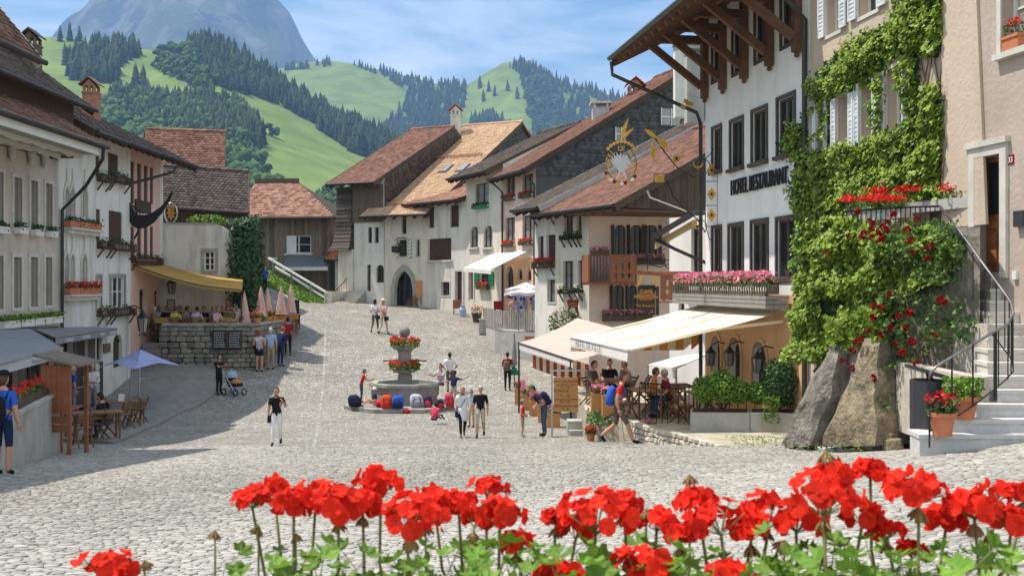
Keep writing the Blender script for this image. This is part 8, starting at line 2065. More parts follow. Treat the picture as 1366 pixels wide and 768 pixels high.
bd = thing("upright_chalkboard", "tall black menu board at the far end of the terrace", "menu board", (XP(392,54.2),54.2, gzf(XP(392,54.2),54.2))); flat(bd, [(383,399),(399,400),(399,432),(383,432)], 54.2, SLATE_BOARD, "board", 0.06); flat(bd, [(384,432),(386,432),(386,441),(384,441)], 54.2, WOOD_D, "leg", 0.05); flat(bd, [(396,432),(398,432),(398,441),(396,441)], 54.2, WOOD_D, "leg", 0.05)
# --------
LEGS = {  # hip knee ankle ball (right side +x); pelvis height
 'stand': (0.93, [((.09,0, .92),(.10, .02, .50),(.10,-.02, .09),(.11, .14, .03)),((-.09,0, .92),(-.10, .02, .50),(-.10,-.02, .09),(-.11, .14, .03))]),
 'walk': (0.92, [((.09,0, .91),(.09, .17, .51),(.09, .25, .10),(.09, .42, .05)),((-.09,0, .91),(-.09,-.02, .48),(-.09,-.30, .16),(-.09,-.19, .03))]),
 'stride': (0.89, [((.09,0, .88),(.09, .24, .50),(.09, .36, .10),(.09, .53, .06)),((-.09,0, .88),(-.09,-.06, .46),(-.09,-.40, .18),(-.09,-.30, .03))]),
 'sit': (0.50, [((.09,0, .50),(.12, .42, .50),(.12, .40, .09),(.12, .56, .03)),((-.09,0, .50),(-.12, .42, .50),(-.12, .40, .09),(-.12, .56, .03))]),
 'ground': (0.13, [((.09,0, .13),(.12, .36, .40),(.12, .62, .09),(.12, .76, .05)),((-.09,0, .13),(-.12, .38, .36),(-.12, .68, .09),(-.12, .82, .05))]),
}
ARMS = {  # elbow and wrist relative to the shoulder, right then left
 'down': [((.05,-.03,-.28),(.06, .05,-.53)),((-.05,-.03,-.28),(-.06, .05,-.53))],
 'swing': [((.05,-.12,-.26),(.04,-.05,-.51)),((-.05, .10,-.26),(-.04, .28,-.42))],
 'front': [((.05,-.02,-.28),(-.06, .20,-.30)),((-.05,-.02,-.28),(.06, .20,-.30))],
 'forward': [((.04, .22,-.16),(.0, .46,-.10)),((-.04, .22,-.16),(.0, .46,-.10))],
 'out': [((.20, .14,-.05),(.40, .30, .10)),((-.20, .14,-.16),(-.42, .26,-.14))],
 'strap': [((.05,-.03,-.28),(.06, .05,-.53)),((-.10, .04,-.24),(-.02, .18,-.06))],
 'hips': [((.14,-.06,-.24),(.04, .12,-.36)),((-.14,-.06,-.24),(-.04, .12,-.36))],
 'camera': [((.10, .10,-.22),(-.08, .24,-.06)),((-.10, .10,-.22),(.08, .24,-.06))],
 'table': [((.06, .12,-.24),(.02, .36,-.24)),((-.06, .12,-.24),(-.02, .36,-.24))],
}
BODY_CACHE = {}
def hand_geo(w, d, side):
 """palm with four unequal bent fingers and a side thumb, along direction d"""
 d = V(d).normalized(); s = d.orthogonal().normalized() if abs(d.z) < 0.5 else V((0,1,0)); s = (s - d * s.dot(d)).normalized(); n = d.cross(s) * side; mb = MB(); w = V(w)
 mb.bar(w, w + d * 0.085,0.075,0.028, up=n)
 for k, L in enumerate((0.062,0.072,0.068,0.052)):
  b = w + d * 0.083 + s * (0.027 - 0.018 * k); m = b + d * L * 0.55 + n * 0.006; mb.tube([b, m, m + d * L * 0.4 + n * 0.018], [0.0085,0.008,0.006], 4)
 t = w + d * 0.03 + s * 0.036; mb.tube([t, t + d * 0.03 + s * 0.022, t + d * 0.062 + s * 0.026 + n * 0.01], [0.011,0.010,0.007], 4)
 return mb
def body_data(legs, arms):
 key = (legs, arms)
 if key in BODY_CACHE: return BODY_CACHE[key]
 pz, LG = LEGS[legs]; up = lambda z: pz + z - 0.93
 vs = [(0,0, pz),(0,0, up(1.10)),(0,0, up(1.36)),(0,0.0, up(1.46)),(0, .012, up(1.56))]; es = [(0,1),(1,2),(2,3),(3,4)]; rr = [.150, .135, .160, .085, .055]
 segs = [(0,1, 'T', 0,0),(1,2, 'T', 0,0),(2,3, 'T', 0,0),(3,4, 'N', 0,0)]; hands = []
 for si, sd in enumerate((1,-1)):
  sh = V((.185 * sd, 0, up(1.405))); e = sh + V(ARMS[arms][si][0]); w = sh + V(ARMS[arms][si][1]); k = len(vs)
  vs += [tuple(sh), tuple(e), tuple(w)]; rr += [.070, .047, .033]; es += [(2, k),(k, k + 1),(k + 1, k + 2)]; segs += [(2, k, 'T', 0,0),(k, k + 1, 'A', 0,1),(k + 1, k + 2, 'A', 1,2)]; hands.append((w, w - e, sd))
  h, kn, an, ba = LG[si]; k = len(vs); vs += [h, kn, an, ba]; rr += [.100, .064, .044, .040]; es += [(0, k),(k, k + 1),(k + 1, k + 2),(k + 2, k + 3)]; segs += [(0, k, 'P', 0,0),(k, k + 1, 'L', 0,1),(k + 1, k + 2, 'L', 1,2),(k + 2, k + 3, 'F', 0,0)]
 me = bpy.data.meshes.new("tmp"); me.from_pydata([tuple(v) for v in vs], es, []); ob = bpy.data.objects.new("tmp", me); COL.objects.link(ob)
 md = ob.modifiers.new("s", 'SKIN'); md.use_smooth_shade = True;
 for i, r in enumerate(rr): me.skin_vertices[0].data[i].radius = (r, r)
 me.skin_vertices[0].data[0].use_root = True
 ss = ob.modifiers.new("u", 'SUBSURF'); ss.levels = 1; ss.render_levels = 1
 dg = bpy.context.evaluated_depsgraph_get(); m2 = bpy.data.meshes.new_from_object(ob.evaluated_get(dg)); bpy.data.objects.remove(ob)
 co = np.array([v.co[:] for v in m2.vertices]); fa = [list(p.vertices) for p in m2.polygons]; bpy.data.meshes.remove(m2)
 A = np.array([vs[s[0]] for s in segs]); B = np.array([vs[s[1]] for s in segs])
 def near(p):
  ab = B - A; t = np.clip(((p - A) * ab).sum(1) / ((ab * ab).sum(1) + 1e-9),0,1); d = np.linalg.norm(A + ab * t[:, None] - p, axis=1) ; i = int(np.argmin(d)); return i, t[i]
 tags = []
 for f in fa:
  i, t = near(co[f].mean(0)); s = segs[i]; tags.append((s[2], s[3] + (s[4] - s[3]) * t))
 vt = []
 for p in co: vt.append(segs[near(p)[0]][2])
 vt = np.array(vt); tor = (vt == 'T') | (vt == 'P'); co[tor, 1] *= 0.74
 verts = co.tolist()
 def addmb(mb, tg):
  k = len(verts); verts.extend([list(v) for v in mb.v])
  for f in mb.f: fa.append([i + k for i in f]); tags.append((tg, 0))
 for w, d, sd in hands: addmb(hand_geo(w, d, sd), 'H')
 # head with jaw, nose and ears
 hd = MB(); c = V((0, .025, up(1.655))); n = 12; rows = 9; k0 = len(hd.v)
 for i in range(rows + 1):
  ph = math.pi * i / rows; zz = math.cos(ph); rr_ = math.sin(ph)
  for j in range(n):
   th = 2 * math.pi * j / n; x, y = rr_ * math.cos(th), rr_ * math.sin(th); jaw = 1 - 0.22 * max(0,-zz) ; yy = y * .098 * (1 - 0.1 * max(0,-zz)) + (0.018 * max(0,-zz) if y > 0 else 0.02 * max(0,-zz))
   hd.v.append((c.x + x * .074 * jaw, c.y + yy, c.z + zz * .118))
 for i in range(rows):
  for j in range(n): a = k0 + i * n + j; b = k0 + i * n + (j + 1) % n; hd.f.append([a, a + n, b + n, b]); hd.m.append(0); hd.a.append(.5)
 hd.add([c + V((-.014, .088,-.03)), c + V((.014, .088,-.03)), c + V((0, .122,-.026)), c + V((0, .092, .022))], [[0,1,2], [0,2,3], [1,3,2]])
 for sd in (1,-1): hd.add([c + V((sd * .07, .0, .025)), c + V((sd * .07, .0,-.035)), c + V((sd * .088,-.022,-.02)), c + V((sd * .09,-.022, .03)), c + V((sd * .07,-.03,0))], [[0,1,2,3], [2,1,4], [3,2,4], [0,3,4]])
 hd.add([c + V((-.022, .094,-.066)), c + V((.022, .094,-.066)), c + V((0, .103,-.060)), c + V((0, .100,-.074))], [[0,3,1], [0,1,2]])
 addmb(hd, 'H')
 ey = MB()
 for sd in (1,-1): ey.add([c + V((sd * .030 - .011, .0905, .008)), c + V((sd * .030 + .011, .0885, .008)), c + V((sd * .030 + .008, .0935, .020)), c + V((sd * .030 - .008, .0945, .020))], [[0,1,2,3]])
 addmb(ey, 'E')
 BODY_CACHE[key] = (np.array(verts), fa, tags, pz, c); return BODY_CACHE[key]
EYE = M("eye_dark", (0.02,0.015,0.012), bump=0, rough=0.4)
def person(label, pos, h, heading, legs='stand', arms='down', lean=0.0, shirt=C_WHITE, pants=C_JEANS, hair=H_BROWN, skin=SKIN, shoes=C_BLACK, sleeve=0.75, trouser=1.9, long_hair=False, hat=None, bag=None, bag_mat=None, skirt=None, coat=None, group=None, head_turn=0.0, jumper_low=0.0):
 """pos: the ground, seat-foot or step point below the figure; heading: degrees, 0 = towards the camera, 90 = to the right in the photo, 180 = away"""
 V0, FA_, TG, pz, hc = body_data(legs, arms); s = h / 1.76; co = V0.copy()
 up_ = np.clip((co[:, 2] - pz) / 0.16,0,1); up_ = up_ * up_ * (3 - 2 * up_); ang = rad(lean) * up_
 y, z = co[:, 1].copy(), co[:, 2] - pz
 upper = co[:, 2] > pz
 if legs in ('sit', 'ground'): upper &= (np.abs(co[:, 1]) < 0.24) | (co[:, 2] > pz + 0.2)
 yy = y * np.cos(ang) + z * np.sin(ang); zz = -y * np.sin(ang) + z * np.cos(ang)
 co[upper, 1] = yy[upper]; co[upper, 2] = zz[upper] + pz
 def T(p):
  p = np.asarray(p) * s; a = rad(heading); f = np.array([math.sin(a),-math.cos(a)]); r = np.array([-f[1], f[0]]) * -1
  return np.stack([pos[0] + p[..., 0] * r[0] + p[..., 1] * f[0], pos[1] + p[..., 0] * r[1] + p[..., 1] * f[1], pos[2] + p[..., 2]], -1)
 def bend(p):
  p = np.array(p, float); a = rad(lean); yy, zz = p[..., 1].copy(), p[..., 2] - pz; p[..., 1] = yy * math.cos(a) + zz * math.sin(a); p[..., 2] = -yy * math.sin(a) + zz * math.cos(a) + pz; return p
 root = thing("person", label, "person", V(pos), group); me = bpy.data.meshes.new("body"); W = T(co) - np.array(pos)
 me.from_pydata(W.tolist(), [], FA_)
 for m in (shirt, pants, skin, shoes, EYE): me.materials.append(m)
 mi = []
 for (t, q), f in zip(TG, FA_):
  if t == 'T': zc = V0[f, 2].mean(); mi.append(0 if zc > pz + 0.04 - jumper_low else 1)
  elif t == 'P': mi.append(1 if V0[f, 2].mean() < pz + 0.05 - jumper_low else 0)
  elif t == 'A': mi.append(0 if q < sleeve else 2)
  elif t == 'L': mi.append(0 if q < jumper_low * 2 else (1 if q < trouser else 2))
  elif t == 'F': mi.append(3)
  elif t == 'E': mi.append(4)
  else: mi.append(2)
 me.polygons.foreach_set("material_index", np.array(mi, dtype=np.int32)); me.polygons.foreach_set("use_smooth", np.ones(len(FA_), bool)); me.update()
 b = bpy.data.objects.new("body", me); b.parent = root; COL.objects.link(b); WORLD[b.name] = V(pos)
 def child(name, verts, faces, mat, smooth=True, bent=True):
  v = bend(verts) if bent else np.array(verts, float); m_ = MB(); m_.v = [tuple(x) for x in T(v)]; m_.f = faces; m_.m = [0] * len(faces); m_.a = [.5] * len(faces); return m_.build(name, mat, root, smooth=smooth)
 # hair: cap over crown and back
 n, rows = 12,8; vs, fs = [], []
 if hair:
  for i in range(rows + 1):
   ph = math.pi * 0.80 * i / rows
   for j in range(n):
    th = 2 * math.pi * j / n; x, y_ = math.sin(ph) * math.cos(th), math.sin(ph) * math.sin(th); lim = 0.36 if y_ > 0.25 else (0.62 if y_ > -0.2 else 1.0)
    ph2 = min(ph, math.pi * 0.8 * lim); x, y_, z_ = math.sin(ph2) * math.cos(th), math.sin(ph2) * math.sin(th), math.cos(ph2); q = 1.10 + 0.02 * math.sin(7 * th + 3 * i); zz_ = hc.z + z_ * .128
    if long_hair and y_ < 0.1 and i == rows: zz_ -= 0.17
    vs.append((x * .078 * q, hc.y - 0.006 + y_ * .102 * q, zz_))
  for i in range(rows):
   for j in range(n): a = i * n + j; c_ = i * n + (j + 1) % n; fs.append([a, a + n, c_ + n, c_])
  child("hair", vs, fs, hair)
 if hat:
  hm = MB(); hm.lathe((0, hc.y - .005, hc.z + .055), [(.098,0),(.098, .012),(.094, .05),(.066, .09),(.01, .105)], 12);
  if hat[1] == 'cap': hm.prism([V((-.07, hc.y + .07, hc.z + .057)), V((.07, hc.y + .07, hc.z + .057)), V((.055, hc.y + .17, hc.z + .047)), V((-.055, hc.y + .17, hc.z + .047))], (0,0, .012))
  else: hm.lathe((0, hc.y - .005, hc.z + .040), [(.15,0),(.15, .012),(.1, .022)], 12)
  child("hat", hm.v, hm.f, hat[0], False)
 if bag == 'back':
  bm_ = MB(); c_ = V((0,-.20, pz + 0.22)); prof = [(.55,-.23),(.9,-.2),(1,-.02),(.95, .14),(.6, .22),(.15, .235)]; bm_.lathe(c_, [(.16 * a, q) for a, q in prof], 10, sx=1.0, sy=0.72); child("backpack", bm_.v, bm_.f, bag_mat or C_BLACK)
  for sd in (1,-1): st_ = MB(); st_.tube([(sd * .11,-.10, pz + .40),(sd * .12,-.02, pz + .525),(sd * .12, .10, pz + .45),(sd * .13, .10, pz + .25),(sd * .13,-.08, pz + .1)], .016,5); child("strap", st_.v, st_.f, bag_mat or C_BLACK)
 if bag == 'shoulder':
  st_ = MB(); st_.tube([(-.14, .0, pz + .53),(-.05, .13, pz + .35),(.10, .14, pz + .12),(.2, .02, pz - .02),(.1,-.12, pz + .15),(-.1,-.12, pz + .42),(-.14,0, pz + .53)], .011,5); child("strap", st_.v, st_.f, bag_mat or C_BLACK)
  bg_ = MB(); bg_.box(.17, .25,-.14, .14, pz - .22, pz - .02); child("shoulder_bag", bg_.v, bg_.f, bag_mat or C_BLACK, False)
 if skirt or coat:
  sk = MB(); mt = skirt or coat; sk.lathe((0,0, pz - (.34 if coat else .42)), [(.23,0),(.20, .16),(.165, .36),(.15, .44)], 14, sx=1.0, sy=0.8); child("skirt" if skirt else "shirt_tail", sk.v, sk.f, mt)
 return root
def stand_at(px, py): return tuple(hit(px, py))
def at_depth(px, Y, z): return (XP(px, Y), Y, z)
def hp(px_h, pos): return px_h * pos[1] / F
def P_(label, px, py, tall, heading, **k): p = stand_at(px, py); return person(label, p, min(max(hp(tall, p), k.pop('lo', 1.5)), k.pop('hi', 1.92)), heading, **k)
P_("woman in a black top and white trousers walking alone across the square", 369,594,78,5, legs='walk', arms='strap', shirt=C_BLACK, pants=C_WHITE, hair=H_DARK, sleeve=0.55, bag='shoulder', bag_mat=C_BLACK)
P_("woman in a long white shirt and dark leggings with a shoulder bag", 617,583,68,10, legs='walk', arms='swing', shirt=C_WHITE, pants=C_BLACK, hair=H_BLOND, sleeve=1.5, coat=C_WHITE, bag='shoulder', bag_mat=C_NAVY, shoes=C_BROWN)
P_("grey haired man in a black polo shirt and beige shorts", 641,583,69,-5, legs='walk', arms='down', shirt=C_BLACK, pants=C_BEIGE, hair=H_GREY, trouser=0.95, sleeve=0.8, skin=SKIN)
P_("man in a red polo and grey shorts striding past with a blue rucksack", 824,592,102,80, legs='stride', arms='down', lean=10, shirt=C_RED, pants=C_BROWN, hair=H_BROWN, trouser=1.0, sleeve=0.6, bag='back', bag_mat=C_ROYAL, skin=SKIN, hi=1.9)
P_("small boy in a red shirt, khaki shorts and cap facing right", 697,583,47,85, legs='stand', arms='hips', shirt=C_RED, pants=C_KHAKI, hair=H_BROWN, trouser=0.95, hat=(C_GREY, 'cap'), lo=1.1, shoes=C_LBLUE)
P_("person in a plum top, jeans and green cap bending towards the small boy", 726,582,60,-75, legs='stand', arms='front', lean=32, shirt=C_PURPLE, pants=C_JEANS, hair=H_DARK, hat=(C_GREEN, 'cap'), sleeve=0.5, bag='back', bag_mat=C_NAVY, lo=1.65)
P_("man with a dark rucksack standing with his back to us near the pink awning", 677,521,50,170, legs='stand', arms='front', shirt=C_DRED, pants=C_BLACK, hair=H_DARK, bag='back', bag_mat=C_BROWN, lo=1.62)
P_("man in a white shirt and dark trousers walking away beyond the fountain", 600,523,52,185, legs='walk', arms='hips', shirt=C_WHITE, pants=C_BROWN, hair=H_DARK, skin=SKIN2, sleeve=0.9, lo=1.68)
P_("woman in a white top and dark trousers strolling uphill, left of the pair", 500,444,45,165, legs='walk', arms='front', shirt=C_WHITE, pants=C_BROWN, hair=H_DARK, long_hair=True, bag='shoulder', bag_mat=C_BLACK)
P_("woman in a rose top and beige trousers strolling uphill, right of the pair", 511,446,47,150, legs='walk', arms='swing', shirt=C_ROSE, pants=C_BEIGE, hair=H_BLOND, hat=(C_WHITE, 'cap'), bag='shoulder', bag_mat=C_BLACK)
P_("woman in black pushing a pushchair along the shaded pavement", 292,526,53,60, legs='stand', arms='forward', shirt=C_BLACK, pants=C_BLACK, hair=H_DARK, long_hair=True)
P_("red haired woman in a sleeveless top and black shorts by the parapet", 346,496,56,185, legs='stand', arms='front', shirt=C_PALE, pants=C_BLACK, hair=H_RED, trouser=0.6, sleeve=0.15, long_hair=True)
P_("man in a light blue shirt and tan trousers standing with his back turned", 361,493,56,190, legs='stand', arms='down', shirt=C_LBLUE, pants=C_KHAKI, hair=H_GREY, sleeve=0.9)
P_("person in navy with a white stripe standing beside the man in light blue", 374,489,54,150, legs='stand', arms='front', lean=12, shirt=C_NAVY, pants=C_NAVY, hair=H_RED, sleeve=1.9)
P_("man in a dark red shirt and black trousers at the end of the waiting group", 384,475,52,200, legs='stand', arms='front', shirt=C_DRED, pants=C_BLACK, hair=H_DARK, sleeve=0.9)
p = stand_at(4,634); person("man in a royal blue T-shirt with a black rucksack at the picture's edge", p, 1.84,175, legs='stand', arms='down', shirt=C_ROYAL, pants=C_NAVY, hair=H_BROWN, trouser=0.95, bag='back', bag_mat=C_BLACK, skin=SKIN, hat=(C_BLACK, 'cap'))
def pvt(px, py): q = pv(px, py); return (q.x, q.y, q.z)
person("man in a royal blue shirt and grey trousers looking at the shop display", pvt(97,556),1.75,130, legs='stand', arms='down', shirt=C_ROYAL, pants=C_GREY, hair=H_GREY)
person("grey haired man in a white shirt standing at the shop door", pvt(123,552),1.76,20, legs='stand', arms='front', shirt=C_WHITE, pants=C_GREY, hair=H_GREY, sleeve=1.8)
q = pvt(142,588); person("man in dark clothes seated at the cafe table by the stall", q, 1.75,-100, legs='sit', arms='table', lean=14, shirt=C_BLACK, pants=C_JEANS, hair=H_DARK, sleeve=1.8); folding_chair("teak folding chair under the seated man in dark clothes", q[0], q[1], q[2], rad(170))
P_("man in a red shirt and grey trousers standing before the gateway house", 572,408,36,0, legs='stand', arms='camera', shirt=C_DRED, pants=C_GREY, hair=H_DARK, sleeve=1.8)
p = P(353,394,62.0); person("person in blue walking down the path behind the closed parasols", (p.x, p.y, gzf(p.x, p.y)),1.72,30, legs='walk', shirt=C_BLUE, pants=C_BLACK, hair=H_DARK)
# children round the fountain
def fstep(px, dy): return (XP(px, fy + dy), fy + dy, fz + 0.151)
person("boy in a red T-shirt and jeans leaning on the fountain rim", fstep(482,-0.3),1.32,95, legs='stand', arms='forward', lean=12, shirt=C_RED, pants=C_JEANS, hair=H_BROWN, sleeve=0.6)
q = fstep(500,-1.45); person("child in a white sun hat sitting on the fountain step with legs stretched", (q[0], q[1], q[2]),1.3,-70, legs='ground', arms='front', shirt=C_NAVY, pants=C_BEIGE, hair=H_BLOND, hat=(C_WHITE, 'brim'), trouser=0.5)
person("child in a navy shirt and pale shorts stretching both arms over the water", fstep(605,-1.3),1.32,170, legs='stand', arms='out', lean=16, shirt=C_NAVY, pants=C_BEIGE, hair=H_DARK, hat=(C_BLACK, 'cap'), trouser=0.9, sleeve=0.6)
q = stand_at(579,566); person("dark haired girl in a pink top crouched on the fountain step", (q[0], q[1], q[2] + 0.1),1.25,150, legs='ground', arms='front', lean=14, shirt=C_PINK, pants=C_JEANS, hair=H_DARK, long_hair=True)
q = fstep(590,0.2); person("woman in a lilac top sitting on the far side of the fountain rim", (XP(588,42.2),42.2, fz + 0.30),1.66,-30, legs='sit', arms='forward', shirt=C_LILAC, pants=C_BROWN, hair=H_DARK, sleeve=0.7)
P_("child in a light blue shirt half hidden behind the grey haired man", 629,570,46,-20, legs='stand', arms='front', shirt=C_LBLUE, pants=C_BEIGE, hair=H_BROWN, trouser=0.95, lo=1.25)
# diners
def chair_at(label, x, y, z, rot): return folding_chair(label, x, y, z, rot)
diners = [(184,46.9, C_GREEN, H_DARK, 40, "diner in olive green by the rose house wall"),(204,47.3, C_GREY, H_GREY, 150, "grey shirted diner beside the one in olive green"),(222,48.6, C_BLACK, H_DARK, 10, "diner in black near the steps end of the terrace"),(233,47.0, C_YELLOW, H_BROWN, 175, "diner in a yellow shirt with back to the parapet"),(247,47.4, C_GREY, H_DARK, 170, "diner in dark grey next to the yellow shirt"),
          (252,48.8, C_BROWN, H_DARK, 0, "diner in brown facing out under the awning"),(262,47.1, C_LILAC, H_DARK, 180, "diner in a pale lilac shirt with back to us"),(274,48.4, C_BLACK, H_DARK, -20, "diner in black between lilac and rose shirts"),(288,47.0, C_ROSE, H_BROWN, 60, "diner in a rose shirt leaning over the parapet table"),(297,48.6, C_BLACK, H_DARK, 10, "diner in black at the corner table, nearest the wall"),(306,48.3, C_GREEN, H_BROWN, -10, "diner in green at the corner table"),(317,47.1, C_KHAKI, H_BROWN, -60, "diner in khaki at the parapet corner"),
          (344,48.3, C_NAVY, H_DARK, 0, "diner in navy at the side parapet by the parasols"),(369,51.6, C_BLUE, H_GREY, 170, "diner in blue shirt near the far end of the terrace"),(388,53.6, C_LBLUE, H_BROWN, 30, "diner in light blue by the tall black menu board"),(212,49.0, C_WHITE, H_BROWN, 20, "diner in white at the back near the rose house"),(241,49.2, C_DRED, H_DARK, 0, "diner in dark red at the back wall"),(284,49.1, C_LBLUE, H_GREY, 10, "grey haired diner in light blue at the back wall"),(330,48.4, C_PINK, H_DARK, 0, "diner in pink by the first closed parasol")]
for i, (px, Y, sh, hr, hd_, l) in enumerate(diners):
 x = XP(px, Y); person(l, (x, Y, TZ),1.7, hd_, legs='sit', arms='table', lean=8, shirt=sh, pants=C_JEANS, hair=hr, sleeve=0.9 if i % 2 else 1.6)
 f_ = rad(hd_); folding_chair("terrace chair under the " + l.split(' ', 1)[1] if len(("terrace chair under the " + l).split()) <= 16 else "terrace chair", x, Y, TZ, math.atan2(-math.cos(f_), math.sin(f_)))
for i, (px, Y, sh, hr, hd_, l, sk) in enumerate(((868,28.6, C_ORANGE, H_BROWN, 90, "woman in orange seated at the front terrace table", SKIN),(893,28.2, C_DRED, H_GREY, -80, "grey haired man in a dark red shirt seated opposite the woman in orange", SKIN),(787,31.3, C_BROWN, H_DARK, 60, "guest in brown in the shade near the menu board", SKIN),(812,32.0, C_BLACK, H_DARK, 10, "guest in black at the far shaded table", SKIN),(838,31.4, C_GREY, H_BROWN, -60, "guest in grey at the far shaded table", SKIN))):
 x = XP(px, Y); person(l, (x, Y, PLAT_Z),1.74, hd_, legs='sit', arms='table', lean=10, shirt=sh, pants=C_JEANS, hair=hr, skin=sk); f_ = rad(hd_); folding_chair("terrace chair occupied by the " + l.split(' seated')[0].split(' in the')[0].split(' at the')[0], x, Y, PLAT_Z, math.atan2(-math.cos(f_), math.sin(f_)))
for px, Y, sh, l, hd_ in ((684,52.3, C_ROSE, "shopper in rose behind the postcard racks", 20),(722,49.0, C_GREY, "shopper in grey bending by the slim postcard rack", -40)): person(l, (XP(px, Y), Y, ztp),1.68, hd_, legs='stand', arms='front', lean=14, shirt=sh, pants=C_BLACK, hair=H_DARK)
# pushchair
q = hit(312,527); ps = thing("pushchair", "dark pushchair with an orange blanket pushed along the pavement", "pushchair", q); hx = V((0.87,-0.5,0)); hy = V((0.5,0.87,0)); qz = V((0,0,1))
for a, b in ((0.32,0.24),(0.32,-0.24),(-0.3,0.26),(-0.3,-0.26)):
 c = q + hx * a + hy * b + qz * 0.14; m = MB(); m.tube([c + (hx * math.cos(t) + qz * math.sin(t)) * 0.13 for t in [2 * math.pi * i / 14 for i in range(15)]], 0.022,5); w_ = m.build("wheel", C_BLACK, ps); m = MB(); m.tube([c - hy * 0.02, c + hy * 0.02], 0.03,8); m.build("hub", STEEL, w_)
for sgn in (-1,1):
 m = MB(); m.tube([q + hx * 0.32 + hy * 0.24 * sgn + qz * 0.14, q - hx * 0.42 + hy * 0.24 * sgn + qz * 1.02], 0.014,5); m.build("frame_tube", STEEL, ps); m = MB(); m.tube([q - hx * 0.3 + hy * 0.25 * sgn + qz * 0.14, q + hx * 0.05 + hy * 0.24 * sgn + qz * 0.6], 0.014,5); m.build("frame_tube", STEEL, ps)
m = MB(); m.tube([q - hx * 0.42 + hy * 0.24 + qz * 1.02, q - hx * 0.42 - hy * 0.24 + qz * 1.02], 0.016,6); m.build("handle", C_BLACK, ps)
m = MB(); m.prism([q + hx * 0.3 - hy * 0.2 + qz * 0.36, q - hx * 0.12 - hy * 0.2 + qz * 0.36, q - hx * 0.34 - hy * 0.2 + qz * 0.86, q - hx * 0.2 - hy * 0.2 + qz * 0.86, q + hx * 0.02 - hy * 0.2 + qz * 0.5, q + hx * 0.3 - hy * 0.2 + qz * 0.5], hy * 0.4); m.build("seat", C_NAVY, ps)
m = MB(); c = q - hx * 0.12 + qz * 0.72; m.lathe(c, [(0.25,0),(0.24,0.12),(0.16,0.22),(0.03,0.25)], 10); m.build("hood", C_LBLUE, ps); m = MB(); m.lathe(q + hx * 0.1 + qz * 0.5, [(0.2,0),(0.19,0.08),(0.1,0.15),(0.02,0.17)], 10); m.build("blanket", C_ORANGE, ps)
# --------
parapet = MB(); parapet.box(-3.2,3.2,1.25,2.0,-1.0, CZ - 0.92); o = parapet.build("terrace_parapet", STONE_L); tag(o, "stone parapet below the foreground geraniums", "wall")
ZS = CZ - 0.66
fb = thing("geranium_box", "long terracotta flower box holding the foreground geraniums", "flower box", (0,1.7, CZ - 0.92)); m = MB(); m.box(-1.6,1.6,1.42,1.98, CZ - 0.919, CZ - 0.68); m.build("trough", TERRA, fb); m = MB(); m.box(-1.56,1.56,1.46,1.94, CZ - 0.68, ZS); m.build("soil", SOIL, fb)
gr = random.Random(77)
def floret_mesh(seed):
 r = random.Random(seed); vs, fs = [], []
 for k in range(5):
  a = 2 * math.pi * k / 5 + r.uniform(-0.12,0.12); L = 0.0185 * r.uniform(0.9,1.12); w = 0.0115 * r.uniform(0.9,1.15); up = r.uniform(0.1,0.6); d = V((math.cos(a), math.sin(a),0)); t = V((-math.sin(a), math.cos(a),0)); b = len(vs); tw = r.uniform(-0.6,0.6)
  prof = [(0.06,0.12,0.0),(0.38,0.72,0.16),(0.70,1.0,0.24),(0.92,0.72,0.18),(1.0,0.22,0.12)]
  for (q, ww, z) in prof:
   c = d * (L * q) + V((0,0, L * (z * up * 1.6 + 0.12 * q * q)))
   cz = V((0,0, r.uniform(-0.0016,0.0016)))
   vs += [c + cz - t * w * ww + V((0,0,(0.18 + tw) * w * ww)), c - V((0,0,0.05 * w)), c + t * w * ww + V((0,0,(0.18 - tw) * w * ww))]
  for i in range(4):
   for j in range(2): p = b + i * 3 + j; fs.append([p, p + 1, p + 4, p + 3])
 me = bpy.data.meshes.new("floret"); me.from_pydata([tuple(v) for v in vs], [], fs); me.polygons.foreach_set("use_smooth", np.ones(len(fs), bool)); me.materials.append(PETAL_R); return me
FLORETS = [floret_mesh(i) for i in range(6)]
def leaf_ger(seed):
 r = random.Random(seed); vs, fs = [V((0,0,0))], []; n = 35; rings = 3
 for k in range(1, rings + 1):
  for j in range(n):
   a = -math.pi * 0.93 + 2 * math.pi * 0.93 * j / (n - 1); lobe = 1 + 0.13 * math.cos(a * 7 * 0.93) + 0.05 * math.cos(a * 21); q = k / rings; rr = 0.036 * q * (lobe if k == rings else 1 + (lobe - 1) * 0.5)
   vs.append(V((rr * math.cos(a), rr * math.sin(a),0.011 * q * q + 0.0045 * q * math.cos(a * 7 * 0.93) + r.uniform(-.0008, .0008))))
 for j in range(n - 1): fs.append([0,1 + j, 2 + j])
 for k in range(rings - 1):
  for j in range(n - 1): a = 1 + k * n + j; fs.append([a, a + n, a + n + 1, a + 1])
 me = bpy.data.meshes.new("leaf"); me.from_pydata([tuple(v) for v in vs], [], fs); me.polygons.foreach_set("use_smooth", np.ones(len(fs), bool)); me.materials.append(LEAF_GER); return me
GLEAVES = [leaf_ger(i) for i in range(5)]
def bud_mesh():
 mb = MB(); r = random.Random(3)
 for i in range(9):
  a = 2.4 * i; d = V((math.cos(a) * 0.42, math.sin(a) * 0.42, r.uniform(-1.0,-0.35))).normalized(); b = V((0,0,0.004)); p = b + d * 0.02; mb.tube([b, b + d * 0.01, p, p + d * 0.010, p + d * 0.016], [0.0012,0.0014,0.0042,0.0036,0.001], 6)
 me = bpy.data.meshes.new("bud_cluster"); me.from_pydata(mb.v, [], mb.f); me.materials.append(BUD); return me
BUDS = bud_mesh()
